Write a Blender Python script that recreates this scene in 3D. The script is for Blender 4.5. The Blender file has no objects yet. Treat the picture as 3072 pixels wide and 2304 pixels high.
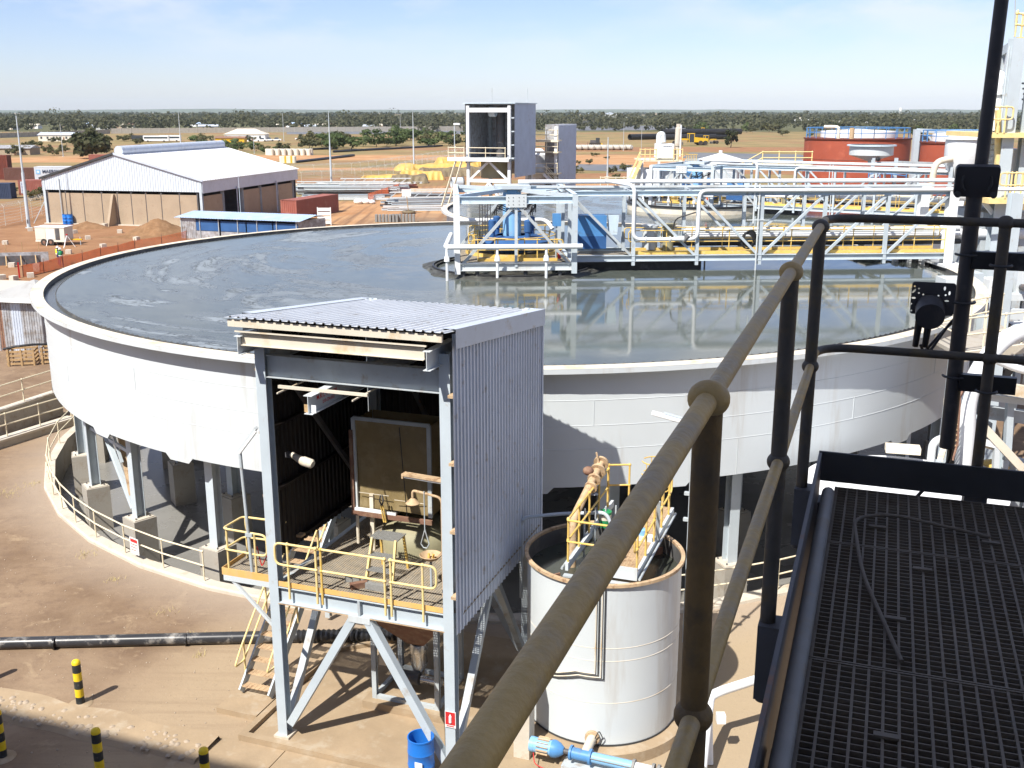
import bpy, bmesh, math, random
from mathutils import Vector, Matrix, noise as mnoise
R = math.radians
sc = bpy.context.scene
col = sc.collection
random.seed(7)

# ------------------------------------------------------------------ camera
H_EYE = 14.5
FPX = 3147.0                      # focal length in pixels of a 3072 wide frame
PITCH = 0.2546
cam_d = bpy.data.cameras.new('camera')
cam_d.sensor_width = 36.0
cam_d.lens = 36.0 * FPX / 3072.0
cam_d.clip_start = 0.05
cam_d.clip_end = 30000
cam = bpy.data.objects.new('camera', cam_d)
cam.location = (0, 0, H_EYE)
cam.rotation_euler = (math.pi / 2 - PITCH, 0, 0)
col.objects.link(cam)
sc.camera = cam

# ------------------------------------------------------------------ sky and sun
SUN_EL, SUN_AZ = R(51.0), R(216.0)          # azimuth clockwise from +Y
world = bpy.data.worlds.new('World')
sc.world = world
world.use_nodes = True
wn, wl = world.node_tree.nodes, world.node_tree.links
wn.clear()
w_out = wn.new('ShaderNodeOutputWorld')
w_bg = wn.new('ShaderNodeBackground')
w_sky = wn.new('ShaderNodeTexSky')
w_sky.sky_type = 'NISHITA'
w_sky.sun_disc = False
w_sky.sun_elevation = SUN_EL
w_sky.sun_rotation = SUN_AZ
w_sky.altitude = 1200
w_sky.air_density = 1.0
w_sky.dust_density = 1.0
w_sky.ozone_density = 2.5
w_bg.inputs['Strength'].default_value = 0.088
# small fair-weather clouds, thin and scattered over the whole dome
w_tc = wn.new('ShaderNodeTexCoord')
w_map = wn.new('ShaderNodeMapping'); w_map.inputs['Scale'].default_value = (1.0, 1.0, 3.2)
w_n1 = wn.new('ShaderNodeTexNoise'); w_n1.inputs['Scale'].default_value = 6.5; w_n1.inputs['Detail'].default_value = 7; w_n1.inputs['Roughness'].default_value = 0.55
w_n2 = wn.new('ShaderNodeTexNoise'); w_n2.inputs['Scale'].default_value = 2.4; w_n2.inputs['Detail'].default_value = 2
w_r1 = wn.new('ShaderNodeMapRange'); w_r1.inputs[1].default_value = 0.44; w_r1.inputs[2].default_value = 0.62
w_r2 = wn.new('ShaderNodeMapRange'); w_r2.inputs[1].default_value = 0.30; w_r2.inputs[2].default_value = 0.50
w_mul = wn.new('ShaderNodeMath'); w_mul.operation = 'MULTIPLY'
w_sep = wn.new('ShaderNodeSeparateXYZ')
w_alt = wn.new('ShaderNodeMapRange'); w_alt.inputs[1].default_value = 0.03; w_alt.inputs[2].default_value = 0.11
w_m2 = wn.new('ShaderNodeMath'); w_m2.operation = 'MULTIPLY'
w_m3 = wn.new('ShaderNodeMath'); w_m3.operation = 'MULTIPLY'; w_m3.inputs[1].default_value = 0.75
w_mix = wn.new('ShaderNodeMix'); w_mix.data_type = 'RGBA'
w_mix.inputs[7].default_value = (7.6, 7.5, 7.8, 1)
wl.new(w_tc.outputs['Generated'], w_map.inputs[0]); wl.new(w_map.outputs[0], w_n1.inputs[0]); wl.new(w_map.outputs[0], w_n2.inputs[0])
wl.new(w_n1.outputs[0], w_r1.inputs[0]); wl.new(w_n2.outputs[0], w_r2.inputs[0])
wl.new(w_r1.outputs[0], w_mul.inputs[0]); wl.new(w_r2.outputs[0], w_mul.inputs[1])
wl.new(w_tc.outputs['Generated'], w_sep.inputs[0]); wl.new(w_sep.outputs[2], w_alt.inputs[0])
wl.new(w_mul.outputs[0], w_m2.inputs[0]); wl.new(w_alt.outputs[0], w_m2.inputs[1]); wl.new(w_m2.outputs[0], w_m3.inputs[0])
w_tint = wn.new('ShaderNodeMix'); w_tint.data_type = 'RGBA'; w_tint.blend_type = 'MULTIPLY'; w_tint.inputs[0].default_value = 1.0; w_tint.inputs[7].default_value = (1.03, 0.99, 1.15, 1)
wl.new(w_sky.outputs[0], w_tint.inputs[6])
wl.new(w_m3.outputs[0], w_mix.inputs[0]); wl.new(w_tint.outputs[2], w_mix.inputs[6])
wl.new(w_mix.outputs[2], w_bg.inputs[0]); wl.new(w_bg.outputs[0], w_out.inputs[0])

sun_d = bpy.data.lights.new('sun', 'SUN')
sun_d.energy = 5.0
sun_d.angle = R(0.53)
sun_d.color = (1.0, 0.955, 0.88)
sun = bpy.data.objects.new('sun', sun_d)
sun.location = (-30, -40, 60)
sun_dir = Vector((-math.sin(SUN_AZ) * math.cos(SUN_EL), -math.cos(SUN_AZ) * math.cos(SUN_EL), -math.sin(SUN_EL)))
sun.rotation_euler = sun_dir.to_track_quat('-Z', 'Y').to_euler()
col.objects.link(sun)

sc.view_settings.view_transform = 'Standard'
sc.view_settings.look = 'None'
sc.view_settings.exposure = 0.62
sc.view_settings.gamma = 1.0
sc.view_settings.use_curve_mapping = False
sc.cycles.use_denoising = True
sc.cycles.use_adaptive_sampling = True
sc.cycles.adaptive_threshold = 0.02
sc.cycles.max_bounces = 5
sc.cycles.diffuse_bounces = 3
sc.cycles.glossy_bounces = 3
sc.cycles.transparent_max_bounces = 12
sc.cycles.volume_bounces = 0
sc.cycles.sample_clamp_indirect = 6.0

# ------------------------------------------------------------------ helpers: points
CP, SP = math.cos(PITCH), math.sin(PITCH)
def ray(u, v):
    x = (u - 1536) / FPX; y = -(v - 1152) / FPX
    return Vector((x, CP + SP * y, -SP + CP * y))
def G(u, v, z=0.0):                # where a sight line meets the level z
    d = ray(u, v); t = (z - H_EYE) / d.z
    return Vector((d.x * t, d.y * t, z))
def GY(u, v, Y):                   # where a sight line meets the upright plane y = Y
    d = ray(u, v); t = Y / d.y
    return Vector((d.x * t, Y, H_EYE + d.z * t))
def depth(p): return CP * p.y - SP * (p.z - H_EYE)
PA = R(19.5)                       # the plant grid is turned this much
def PG(a, b, z=0.0): return Vector((math.cos(PA) * a + math.sin(PA) * b, -math.sin(PA) * a + math.cos(PA) * b, z))

# ------------------------------------------------------------------ helpers: objects
def T(name, label, cat, loc=(0, 0, 0), rotz=0.0, group=None):
    o = bpy.data.objects.new(name, None); o.empty_display_size = 0.2
    o.location = loc; o.rotation_euler = (0, 0, rotz)
    o['label'] = label; o['category'] = cat
    if group: o['group'] = group
    col.objects.link(o)
    return o
def tag(o, label=None, cat=None, group=None, kind=None):
    if label: o['label'] = label
    if cat: o['category'] = cat
    if group: o['group'] = group
    if kind: o['kind'] = kind
    return o
def kids(o): return [c for c in col.objects if c.parent == o]
_kid_cache = {}
def copy_tree(o, loc, rotz=0.0, label=None, scale=None):
    """a copy of a thing with copies of its parts and sub-parts"""
    def rec(src, par):
        c = src.copy(); col.objects.link(c); c.parent = par
        for ch in _kid_cache[src.name]: rec(ch, c)
        return c
    def fill(src):
        if src.name not in _kid_cache:
            _kid_cache[src.name] = list(src.children)
        for ch in _kid_cache[src.name]: fill(ch)
    fill(o)
    c = rec(o, None)
    c.location = loc; c.rotation_euler = (0, 0, rotz)
    if label: c['label'] = label
    if scale: c.scale = (scale, scale, scale) if not hasattr(scale, '__len__') else scale
    return c

class MB:
    """collects polygons; build() links them as ONE mesh object"""
    def __init__(s): s.v = []; s.f = []
    def add(s, vs, fs):
        o = len(s.v); s.v.extend([tuple(p) for p in vs]); s.f.extend([tuple(i + o for i in f) for f in fs]); return s
    def box(s, x0, x1, y0, y1, z0, z1):
        return s.add([(x0, y0, z0), (x1, y0, z0), (x1, y1, z0), (x0, y1, z0), (x0, y0, z1), (x1, y0, z1), (x1, y1, z1), (x0, y1, z1)],
                     [(3, 2, 1, 0), (4, 5, 6, 7), (0, 1, 5, 4), (1, 2, 6, 5), (2, 3, 7, 6), (3, 0, 4, 7)])
    def cbox(s, c, sx, sy, sz, rz=0.0):
        cr, sr = math.cos(rz), math.sin(rz); vs = []
        for z in (-sz / 2, sz / 2):
            for x, y in ((-sx / 2, -sy / 2), (sx / 2, -sy / 2), (sx / 2, sy / 2), (-sx / 2, sy / 2)):
                vs.append((c[0] + x * cr - y * sr, c[1] + x * sr + y * cr, c[2] + z))
        return s.add(vs, [(3, 2, 1, 0), (4, 5, 6, 7), (0, 1, 5, 4), (1, 2, 6, 5), (2, 3, 7, 6), (3, 0, 4, 7)])
    def frame(s, p0, p1, up=(0, 0, 1)):
        p0, p1 = Vector(p0), Vector(p1); d = (p1 - p0).normalized(); up = Vector(up)
        if abs(d.dot(up)) > 0.98: up = Vector((0, 1, 0)) if abs(d.y) < 0.9 else Vector((1, 0, 0))
        x = d.cross(up).normalized(); return p0, p1, d, x, x.cross(d).normalized()
    def prism(s, p0, p1, poly, up=(0, 0, 1)):
        """extrude a 2-D section (x sideways, y up) from p0 to p1"""
        p0, p1, d, x, y = s.frame(p0, p1, up); n = len(poly)
        vs = [p0 + x * a + y * b for a, b in poly] + [p1 + x * a + y * b for a, b in poly]
        fs = [tuple(range(n))[::-1], tuple(range(n, 2 * n))] + [(i, (i + 1) % n, n + (i + 1) % n, n + i) for i in range(n)]
        return s.add(vs, fs)
    def beam(s, p0, p1, w, h, up=(0, 0, 1)):
        return s.prism(p0, p1, [(-w / 2, -h / 2), (w / 2, -h / 2), (w / 2, h / 2), (-w / 2, h / 2)], up)
    def ibeam(s, p0, p1, w, h, t=0.016, up=(0, 0, 1)):
        a, b, k = w / 2, h / 2, t / 2
        s.prism(p0, p1, [(-a, b - t), (a, b - t), (a, b), (-a, b)], up)
        s.prism(p0, p1, [(-a, -b), (a, -b), (a, -b + t), (-a, -b + t)], up)
        return s.prism(p0, p1, [(-k, -b + t), (k, -b + t), (k, b - t), (-k, b - t)], up)
    def cyl(s, p0, p1, r, n=10, r2=None, cap=True):
        p0, p1, d, x, y = s.frame(p0, p1); r2 = r if r2 is None else r2
        vs = []
        for p, q in ((p0, r), (p1, r2)):
            for i in range(n):
                t = 2 * math.pi * i / n; vs.append(p + x * (q * math.cos(t)) + y * (q * math.sin(t)))
        fs = [(i, (i + 1) % n, n + (i + 1) % n, n + i) for i in range(n)]
        if cap: fs += [tuple(range(n))[::-1], tuple(range(n, 2 * n))]
        return s.add(vs, fs)
    def tube(s, path, r, n=8, cap=True, closed=False):
        P = [Vector(p) for p in path]; m = len(P); vs = []
        up = None
        for i, p in enumerate(P):
            if closed: d = (P[(i + 1) % m] - P[i - 1]).normalized()
            elif i == 0: d = (P[1] - P[0]).normalized()
            elif i == m - 1: d = (P[-1] - P[-2]).normalized()
            else: d = ((P[i + 1] - p).normalized() + (p - P[i - 1]).normalized()).normalized()
            if up is None:
                up = Vector((0, 0, 1)) if abs(d.z) < 0.9 else Vector((0, 1, 0))
            x = d.cross(up).normalized(); up = x.cross(d).normalized()
            rr = r[i] if hasattr(r, '__len__') else r
            for k in range(n):
                t = 2 * math.pi * k / n; vs.append(p + x * (rr * math.cos(t)) + up * (rr * math.sin(t)))
        fs = []
        for i in range(m if closed else m - 1):
            j = (i + 1) % m
            for k in range(n):
                fs.append((i * n + k, i * n + (k + 1) % n, j * n + (k + 1) % n, j * n + k))
        if cap and not closed: fs += [tuple(range(n))[::-1], tuple(range((m - 1) * n, m * n))]
        return s.add(vs, fs)
    def lathe(s, prof, n=32, c=(0, 0, 0), a0=0.0, a1=2 * math.pi):
        """revolve (r, z) pairs about the upright axis through c"""
        full = abs(a1 - a0 - 2 * math.pi) < 1e-6; m = n if full else n + 1; vs = []
        for r, z in prof:
            for i in range(m):
                t = a0 + (a1 - a0) * i / n; vs.append((c[0] + r * math.cos(t), c[1] + r * math.sin(t), c[2] + z))
        fs = []
        for j in range(len(prof) - 1):
            for i in range(n):
                k = (i + 1) % m
                fs.append((j * m + i, j * m + k, (j + 1) * m + k, (j + 1) * m + i))
        return s.add(vs, fs)
    def ball(s, c, r, n=10, sz=1.0):
        m = n // 2 + 1
        return s.lathe([(max(r * math.sin(math.pi * j / m), 1e-4), -r * sz * math.cos(math.pi * j / m)) for j in range(m + 1)], n, c)
    def quad(s, a, b, c, d): return s.add([a, b, c, d], [(0, 1, 2, 3)])
    def poly(s, pts, z0, z1):
        """upright prism on a plan outline (counter-clockwise)"""
        n = len(pts); vs = [(p[0], p[1], z0) for p in pts] + [(p[0], p[1], z1) for p in pts]
        return s.add(vs, [tuple(range(n))[::-1], tuple(range(n, 2 * n))] + [(i, (i + 1) % n, n + (i + 1) % n, n + i) for i in range(n)])
    def sheet(s, o, ux, uy, un, lx, ly, pitch=0.19, hgt=0.03, style='trap'):
        """profiled sheet: ribs run along uy, repeat along ux, stand up along un"""
        o, ux, uy, un = Vector(o), Vector(ux), Vector(uy), Vector(un)
        pts = []; x = 0.0
        prof = [(0, 0), (0.62, 0), (0.70, 1), (0.90, 1), (0.98, 0)] if style == 'trap' else [(k / 6.0, 0.5 + 0.5 * math.cos(2 * math.pi * k / 6)) for k in range(6)]
        while x < lx:
            for a, b in prof:
                if x + a * pitch <= lx: pts.append((x + a * pitch, b * hgt))
            x += pitch
        pts.append((lx, 0)); vs = []
        for a, b in pts: vs.append(o + ux * a + un * b); vs.append(o + ux * a + un * b + uy * ly)
        return s.add(vs, [(2 * i, 2 * i + 2, 2 * i + 3, 2 * i + 1) for i in range(len(pts) - 1)])
    def mesh(s, name, m, smooth=False):
        me = bpy.data.meshes.new(name); me.from_pydata(s.v, [], s.f); me.validate()
        bm = bmesh.new(); bm.from_mesh(me); bmesh.ops.recalc_face_normals(bm, faces=bm.faces); bm.to_mesh(me); bm.free()
        if m: me.materials.append(m)
        if smooth:
            me.shade_smooth()
            try: me.set_sharp_from_angle(angle=R(38))
            except Exception: pass
        return me
    def build(s, name, m, parent=None, smooth=False, loc=None, rotz=0.0):
        o = bpy.data.objects.new(name, s.mesh(name, m, smooth)); col.objects.link(o)
        if parent: o.parent = parent
        if loc is not None: o.location = loc
        if rotz: o.rotation_euler = (0, 0, rotz)
        return o
def inst(me, name, parent=None, loc=None, rot=None, scale=None):
    o = bpy.data.objects.new(name, me); col.objects.link(o)
    if parent: o.parent = parent
    if loc is not None: o.location = loc
    if rot is not None: o.rotation_euler = rot
    if scale is not None: o.scale = scale
    return o
def arc(c, r, a0, a1, n, ax=(1, 0, 0), ay=(0, 0, 1)):
    c, ax, ay = Vector(c), Vector(ax), Vector(ay)
    return [c + ax * (r * math.cos(a0 + (a1 - a0) * i / n)) + ay * (r * math.sin(a0 + (a1 - a0) * i / n)) for i in range(n + 1)]
def bend(pts, r, n=5):
    """round the corners of a polyline"""
    P = [Vector(p) for p in pts]; out = [P[0]]
    for i in range(1, len(P) - 1):
        a, b, c = P[i - 1], P[i], P[i + 1]
        d0, d1 = (a - b), (c - b); k = min(r, d0.length * 0.49, d1.length * 0.49)
        p, q = b + d0.normalized() * k, b + d1.normalized() * k
        for j in range(n + 1):
            t = j / n; out.append(p * (1 - t) ** 2 + b * 2 * t * (1 - t) + q * t * t)
    return out + [P[-1]]
def text_mesh(body, size, m, name):
    cu = bpy.data.curves.new(name, 'FONT'); cu.body = body; cu.size = size; cu.align_x = 'CENTER'; cu.align_y = 'CENTER'; cu.extrude = size * 0.01; cu.offset = size * 0.012
    o = bpy.data.objects.new(name, cu); col.objects.link(o)
    me = bpy.data.meshes.new_from_object(o.evaluated_get(bpy.context.evaluated_depsgraph_get()))
    bpy.data.objects.remove(o); me.materials.clear(); me.materials.append(m); me.name = name
    return me
def lettering(body, size, m, parent, loc, rot, name='lettering'):
    return inst(text_mesh(body, size, m, name), name, parent, loc, rot)

# ------------------------------------------------------------------ helpers: materials
def new_mat(name):
    m = bpy.data.materials.new(name); m.use_nodes = True
    return m, m.node_tree.nodes, m.node_tree.links, m.node_tree.nodes['Principled BSDF']
def ramp(n, stops):
    r = n.new('ShaderNodeValToRGB'); e = r.color_ramp.elements
    while len(e) < len(stops): e.new(0.5)
    for i, (p, c) in enumerate(stops):
        e[i].position = p; e[i].color = (c[0], c[1], c[2], 1) if hasattr(c, '__len__') else (c, c, c, 1)
    return r
def paint(name, rgb, rough=0.55, var=0.14, scale=1.4, dirt=None, dirt_amt=0.35, dirt_scale=3.0, metal=0.0, bump=0.0, bump_scale=30.0, spec=0.4, streak=False):
    """painted or plain surface: blotchy tone, worn or dirty patches with their own shape"""
    m, n, l, b = new_mat(name)
    tc = n.new('ShaderNodeTexCoord')
    n1 = n.new('ShaderNodeTexNoise'); n1.inputs['Scale'].default_value = scale; n1.inputs['Detail'].default_value = 6; n1.inputs['Roughness'].default_value = 0.6
    l.new(tc.outputs['Object'], n1.inputs['Vector'])
    lo = tuple(c * (1 - var) for c in rgb); hi = tuple(min(c * (1 + var), 0.95) for c in rgb)
    r1 = ramp(n, [(0.3, lo), (0.7, hi)]); l.new(n1.outputs[0], r1.inputs[0]); outc = r1.outputs[0]
    if dirt:
        n2 = n.new('ShaderNodeTexNoise'); n2.inputs['Scale'].default_value = dirt_scale; n2.inputs['Detail'].default_value = 9; n2.inputs['Roughness'].default_value = 0.68
        if streak:
            mp = n.new('ShaderNodeMapping'); mp.inputs['Scale'].default_value = (1, 1, 0.12); l.new(tc.outputs['Object'], mp.inputs[0]); l.new(mp.outputs[0], n2.inputs['Vector'])
        else: l.new(tc.outputs['Object'], n2.inputs['Vector'])
        r2 = ramp(n, [(0.62 - dirt_amt * 0.42, 0), (0.72 - dirt_amt * 0.2, 1)]); l.new(n2.outputs[0], r2.inputs[0])
        ml = n.new('ShaderNodeMath'); ml.operation = 'MULTIPLY'; ml.inputs[1].default_value = 0.85; l.new(r2.outputs[0], ml.inputs[0])
        mx = n.new('ShaderNodeMix'); mx.data_type = 'RGBA'; l.new(ml.outputs[0], mx.inputs[0]); l.new(outc, mx.inputs[6]); mx.inputs[7].default_value = (*dirt, 1); outc = mx.outputs[2]
    l.new(outc, b.inputs['Base Color'])
    rr = n.new('ShaderNodeMapRange'); rr.inputs[3].default_value = max(rough - 0.1, 0.05); rr.inputs[4].default_value = min(rough + 0.15, 1); l.new(n1.outputs[0], rr.inputs[0]); l.new(rr.outputs[0], b.inputs['Roughness'])
    b.inputs['Metallic'].default_value = metal; b.inputs['Specular IOR Level'].default_value = spec
    if bump:
        n3 = n.new('ShaderNodeTexNoise'); n3.inputs['Scale'].default_value = bump_scale; n3.inputs['Detail'].default_value = 6; l.new(tc.outputs['Object'], n3.inputs['Vector'])
        bp = n.new('ShaderNodeBump'); bp.inputs['Strength'].default_value = bump; bp.inputs['Distance'].default_value = 0.03; l.new(n3.outputs[0], bp.inputs['Height']); l.new(bp.outputs[0], b.inputs['Normal'])
    return m
DUST = (0.36, 0.25, 0.15); RUST = (0.20, 0.085, 0.035); MUD = (0.16, 0.15, 0.13)
M = {}
M['steel'] = paint('blue_grey_steel_paint', (0.47, 0.53, 0.57), 0.5, 0.08, 0.9, (0.38, 0.36, 0.33), 0.06)
M['steel_dirty'] = paint('weathered_steel_paint', (0.42, 0.46, 0.48), 0.6, 0.14, 1.2, (0.30, 0.25, 0.20), 0.18)
M['white'] = paint('white_tank_paint', (0.74, 0.76, 0.77), 0.5, 0.05, 0.35, (0.60, 0.60, 0.57), 0.1, 1.2, streak=True)
M['tank'] = paint('pale_grey_tank_paint', (0.57, 0.61, 0.625), 0.45, 0.05, 0.25, (0.46, 0.45, 0.42), 0.2, 0.9, streak=True)
M['zinc'] = paint('galvanised_sheet', (0.66, 0.68, 0.70), 0.42, 0.07, 0.7, (0.50, 0.48, 0.45), 0.14, 2.0, metal=0.08, spec=0.5)
M['clad_shade'] = paint('shade_darkened_sheet', (0.02, 0.015, 0.013), 0.65, 0.2, 1.5, (0.032, 0.022, 0.018), 0.2)  # shade of the shed interior is put into this near-black colour
M['zinc_wall'] = paint('galvanised_wall_sheet', (0.53, 0.585, 0.67), 0.45, 0.08, 0.8, (0.38, 0.34, 0.3), 0.1, 2.4, metal=0.15)
M['zinc_old'] = paint('old_galvanised_sheet', (0.40, 0.41, 0.43), 0.5, 0.25, 1.6, (0.22, 0.18, 0.15), 0.4, 2.2, metal=0.2)
M['roof_white'] = paint('white_roof_sheet', (0.78, 0.79, 0.80), 0.4, 0.04, 0.2, (0.66, 0.64, 0.60), 0.1, 0.5)
M['yellow'] = paint('yellow_rail_paint', (0.70, 0.47, 0.12), 0.5, 0.1, 3.0, (0.62, 0.50, 0.28), 0.22, 6)
M['yellow_pale'] = paint('faded_yellow_rail_paint', (0.80, 0.62, 0.27), 0.55, 0.1, 3.0, (0.62, 0.52, 0.36), 0.25, 6)
M['cream'] = paint('cream_rail_paint', (0.74, 0.66, 0.48), 0.55, 0.08, 3.0, (0.5, 0.42, 0.3), 0.2, 6)
M['rail_worn'] = paint('worn_yellow_grey_pipe', (0.40, 0.275, 0.10), 0.5, 0.16, 7.0, (0.30, 0.245, 0.165), 0.42, 11.0, bump=0.15, bump_scale=60)  # near rail: worn yellow paint with grey patches
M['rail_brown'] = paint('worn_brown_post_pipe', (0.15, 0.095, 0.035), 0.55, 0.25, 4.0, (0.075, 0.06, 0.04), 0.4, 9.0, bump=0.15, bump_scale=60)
M['rail_backlit'] = paint('shade_toned_rail', (0.075, 0.068, 0.058), 0.55, 0.2, 5.0, (0.11, 0.085, 0.04), 0.3, 9.0, bump=0.15, bump_scale=60)  # far rail and posts: backlit shade put into the colour
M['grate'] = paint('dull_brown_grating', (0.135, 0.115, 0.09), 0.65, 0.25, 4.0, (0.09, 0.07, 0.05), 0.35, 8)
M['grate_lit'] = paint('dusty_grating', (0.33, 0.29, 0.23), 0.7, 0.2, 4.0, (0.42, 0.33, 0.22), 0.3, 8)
M['dark'] = paint('dark_grey_paint', (0.045, 0.047, 0.05), 0.5, 0.2, 3.0)
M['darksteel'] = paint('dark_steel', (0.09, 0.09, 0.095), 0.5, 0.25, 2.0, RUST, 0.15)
M['black'] = paint('black_plastic', (0.022, 0.022, 0.024), 0.38, 0.25, 2.0, (0.10, 0.10, 0.10), 0.12)
M['concrete'] = paint('concrete', (0.40, 0.37, 0.32), 0.85, 0.13, 0.9, (0.30, 0.25, 0.19), 0.28, 1.8, bump=0.25, bump_scale=14, spec=0.2)
M['concrete_pale'] = paint('pale_concrete', (0.55, 0.50, 0.42), 0.85, 0.1, 1.2, (0.45, 0.36, 0.26), 0.22, 2.2, bump=0.2, bump_scale=16, spec=0.2)
M['flange'] = paint('dusty_cream_rim_steel', (0.66, 0.60, 0.49), 0.65, 0.12, 0.8, (0.52, 0.38, 0.22), 0.2, 1.4)
M['dust_slab'] = paint('dusty_slab', (0.34, 0.255, 0.165), 0.9, 0.14, 0.9, (0.42, 0.35, 0.26), 0.22, 1.5, bump=0.2, bump_scale=12, spec=0.15)
M['red'] = paint('red_oxide_steel', (0.33, 0.075, 0.04), 0.6, 0.1, 0.5, (0.42, 0.11, 0.06), 0.2, 0.9)
M['red_dark'] = paint('dark_red_oxide', (0.16, 0.04, 0.025), 0.6, 0.15, 0.5)
M['red_cont'] = paint('faded_red_container', (0.30, 0.10, 0.075), 0.6, 0.1, 0.5, (0.36, 0.18, 0.13), 0.2, 1.0)
M['red_bright'] = paint('red_paint', (0.55, 0.03, 0.03), 0.5, 0.06)
M['blue'] = paint('blue_plastic', (0.018, 0.16, 0.55), 0.35, 0.08, 2.0, (0.08, 0.2, 0.45), 0.12)
M['blue_paint'] = paint('blue_machine_paint', (0.08, 0.24, 0.50), 0.45, 0.12, 1.5, (0.10, 0.13, 0.17), 0.2)
M['blue_light'] = paint('light_blue_machine_paint', (0.22, 0.45, 0.72), 0.45, 0.08, 1.5, (0.3, 0.32, 0.34), 0.12)
M['blue_pale'] = paint('pale_blue_steel_paint', (0.52, 0.63, 0.71), 0.5, 0.08, 1.5, (0.35, 0.35, 0.33), 0.15)
M['blue_sheet'] = paint('blue_roof_sheet', (0.40, 0.52, 0.70), 0.4, 0.12, 0.8, (0.5, 0.52, 0.55), 0.3, 1.0)
M['blue_dark'] = paint('dark_blue_cladding', (0.03, 0.10, 0.26), 0.6, 0.12, 1.0)
M['green'] = paint('green_plastic', (0.02, 0.24, 0.09), 0.45, 0.1)
M['wood'] = paint('raw_timber', (0.45, 0.30, 0.15), 0.8, 0.2, 5.0, (0.3, 0.2, 0.1), 0.3, 9)
M['rusty'] = paint('rusty_steel', (0.21, 0.11, 0.075), 0.75, 0.2, 3.0, (0.30, 0.2, 0.13), 0.35, 4)
M['tan_girt'] = paint('dusty_purlin', (0.50, 0.36, 0.22), 0.75, 0.2, 4.0, RUST, 0.22, 6)
M['khaki'] = paint('khaki_vessel', (0.29, 0.27, 0.17), 0.6, 0.1, 1.0, (0.34, 0.28, 0.17), 0.25, 2)
M['sheet_plastic'] = paint('dusty_brown_plastic_sheet', (0.24, 0.18, 0.085), 0.5, 0.16, 1.6, (0.32, 0.25, 0.14), 0.3, 2.5)
M['slurry'] = paint('grey_slurry_floor', (0.225, 0.22, 0.205), 0.24, 0.08, 0.35, (0.185, 0.18, 0.165), 0.25, 0.5, bump=0.05, bump_scale=3)
M['soil'] = paint('red_brown_soil', (0.22, 0.125, 0.065), 0.95, 0.2, 1.2, (0.29, 0.18, 0.10), 0.3, 2.2, bump=0.5, bump_scale=5, spec=0.1)
M['tarp_y'] = paint('orange_yellow_tarpaulin', (0.58, 0.37, 0.09), 0.55, 0.14, 0.4, (0.52, 0.35, 0.16), 0.25, 0.8, bump=0.5, bump_scale=1.5)
M['tarp_g'] = paint('olive_brown_tarpaulin', (0.17, 0.13, 0.08), 0.7, 0.2, 0.5, (0.24, 0.2, 0.11), 0.3, 0.8, bump=0.5, bump_scale=1.5)
M['orange_net'] = paint('orange_barrier_mesh', (0.62, 0.15, 0.05), 0.8, 0.15, 1.0)
M['brick'] = paint('tan_precast_wall', (0.37, 0.29, 0.205), 0.9, 0.1, 0.7, (0.3, 0.22, 0.15), 0.2, 1.4, bump=0.2, bump_scale=10)
M['creamwall'] = paint('cream_wall', (0.66, 0.62, 0.52), 0.85, 0.06, 0.8)
M['cat_yellow'] = paint('machine_yellow', (0.70, 0.42, 0.02), 0.45, 0.1, 1.0, (0.4, 0.25, 0.08), 0.2)
M['rubber'] = paint('rubber', (0.03, 0.028, 0.026), 0.8, 0.2, 2.0, (0.18, 0.12, 0.08), 0.3, 3)
M['glass'] = paint('dark_window_glass', (0.04, 0.05, 0.06), 0.12, 0.1, 1.0, spec=0.6)
M['bark'] = paint('bark', (0.13, 0.10, 0.075), 0.9, 0.25, 2.0)
M['skin'] = paint('brown_skin', (0.10, 0.055, 0.035), 0.6, 0.1)
M['vest'] = paint('yellow_green_vest', (0.62, 0.72, 0.04), 0.7, 0.1)
M['navy'] = paint('navy_overall', (0.035, 0.05, 0.13), 0.8, 0.15)
M['purple'] = paint('purple_blue_trousers', (0.10, 0.085, 0.22), 0.8, 0.15)
M['hat'] = paint('white_hard_hat', (0.8, 0.8, 0.78), 0.35, 0.03)
M['liner'] = paint('grey_pond_liner', (0.14, 0.145, 0.155), 0.55, 0.15, 0.05, (0.22, 0.2, 0.18), 0.25, 0.08)
M['grey_roof'] = paint('weathered_grey_roof_sheet', (0.36, 0.36, 0.35), 0.6, 0.08, 0.8, (0.28, 0.26, 0.24), 0.2, 1.2)
M['cream_roof'] = paint('dusty_cream_roof_sheet', (0.46, 0.43, 0.37), 0.7, 0.08, 0.8)
M['stone'] = paint('pale_cobble', (0.38, 0.31, 0.235), 0.85, 0.2, 8.0, (0.4, 0.3, 0.2), 0.3, 9, bump=0.2)
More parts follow.
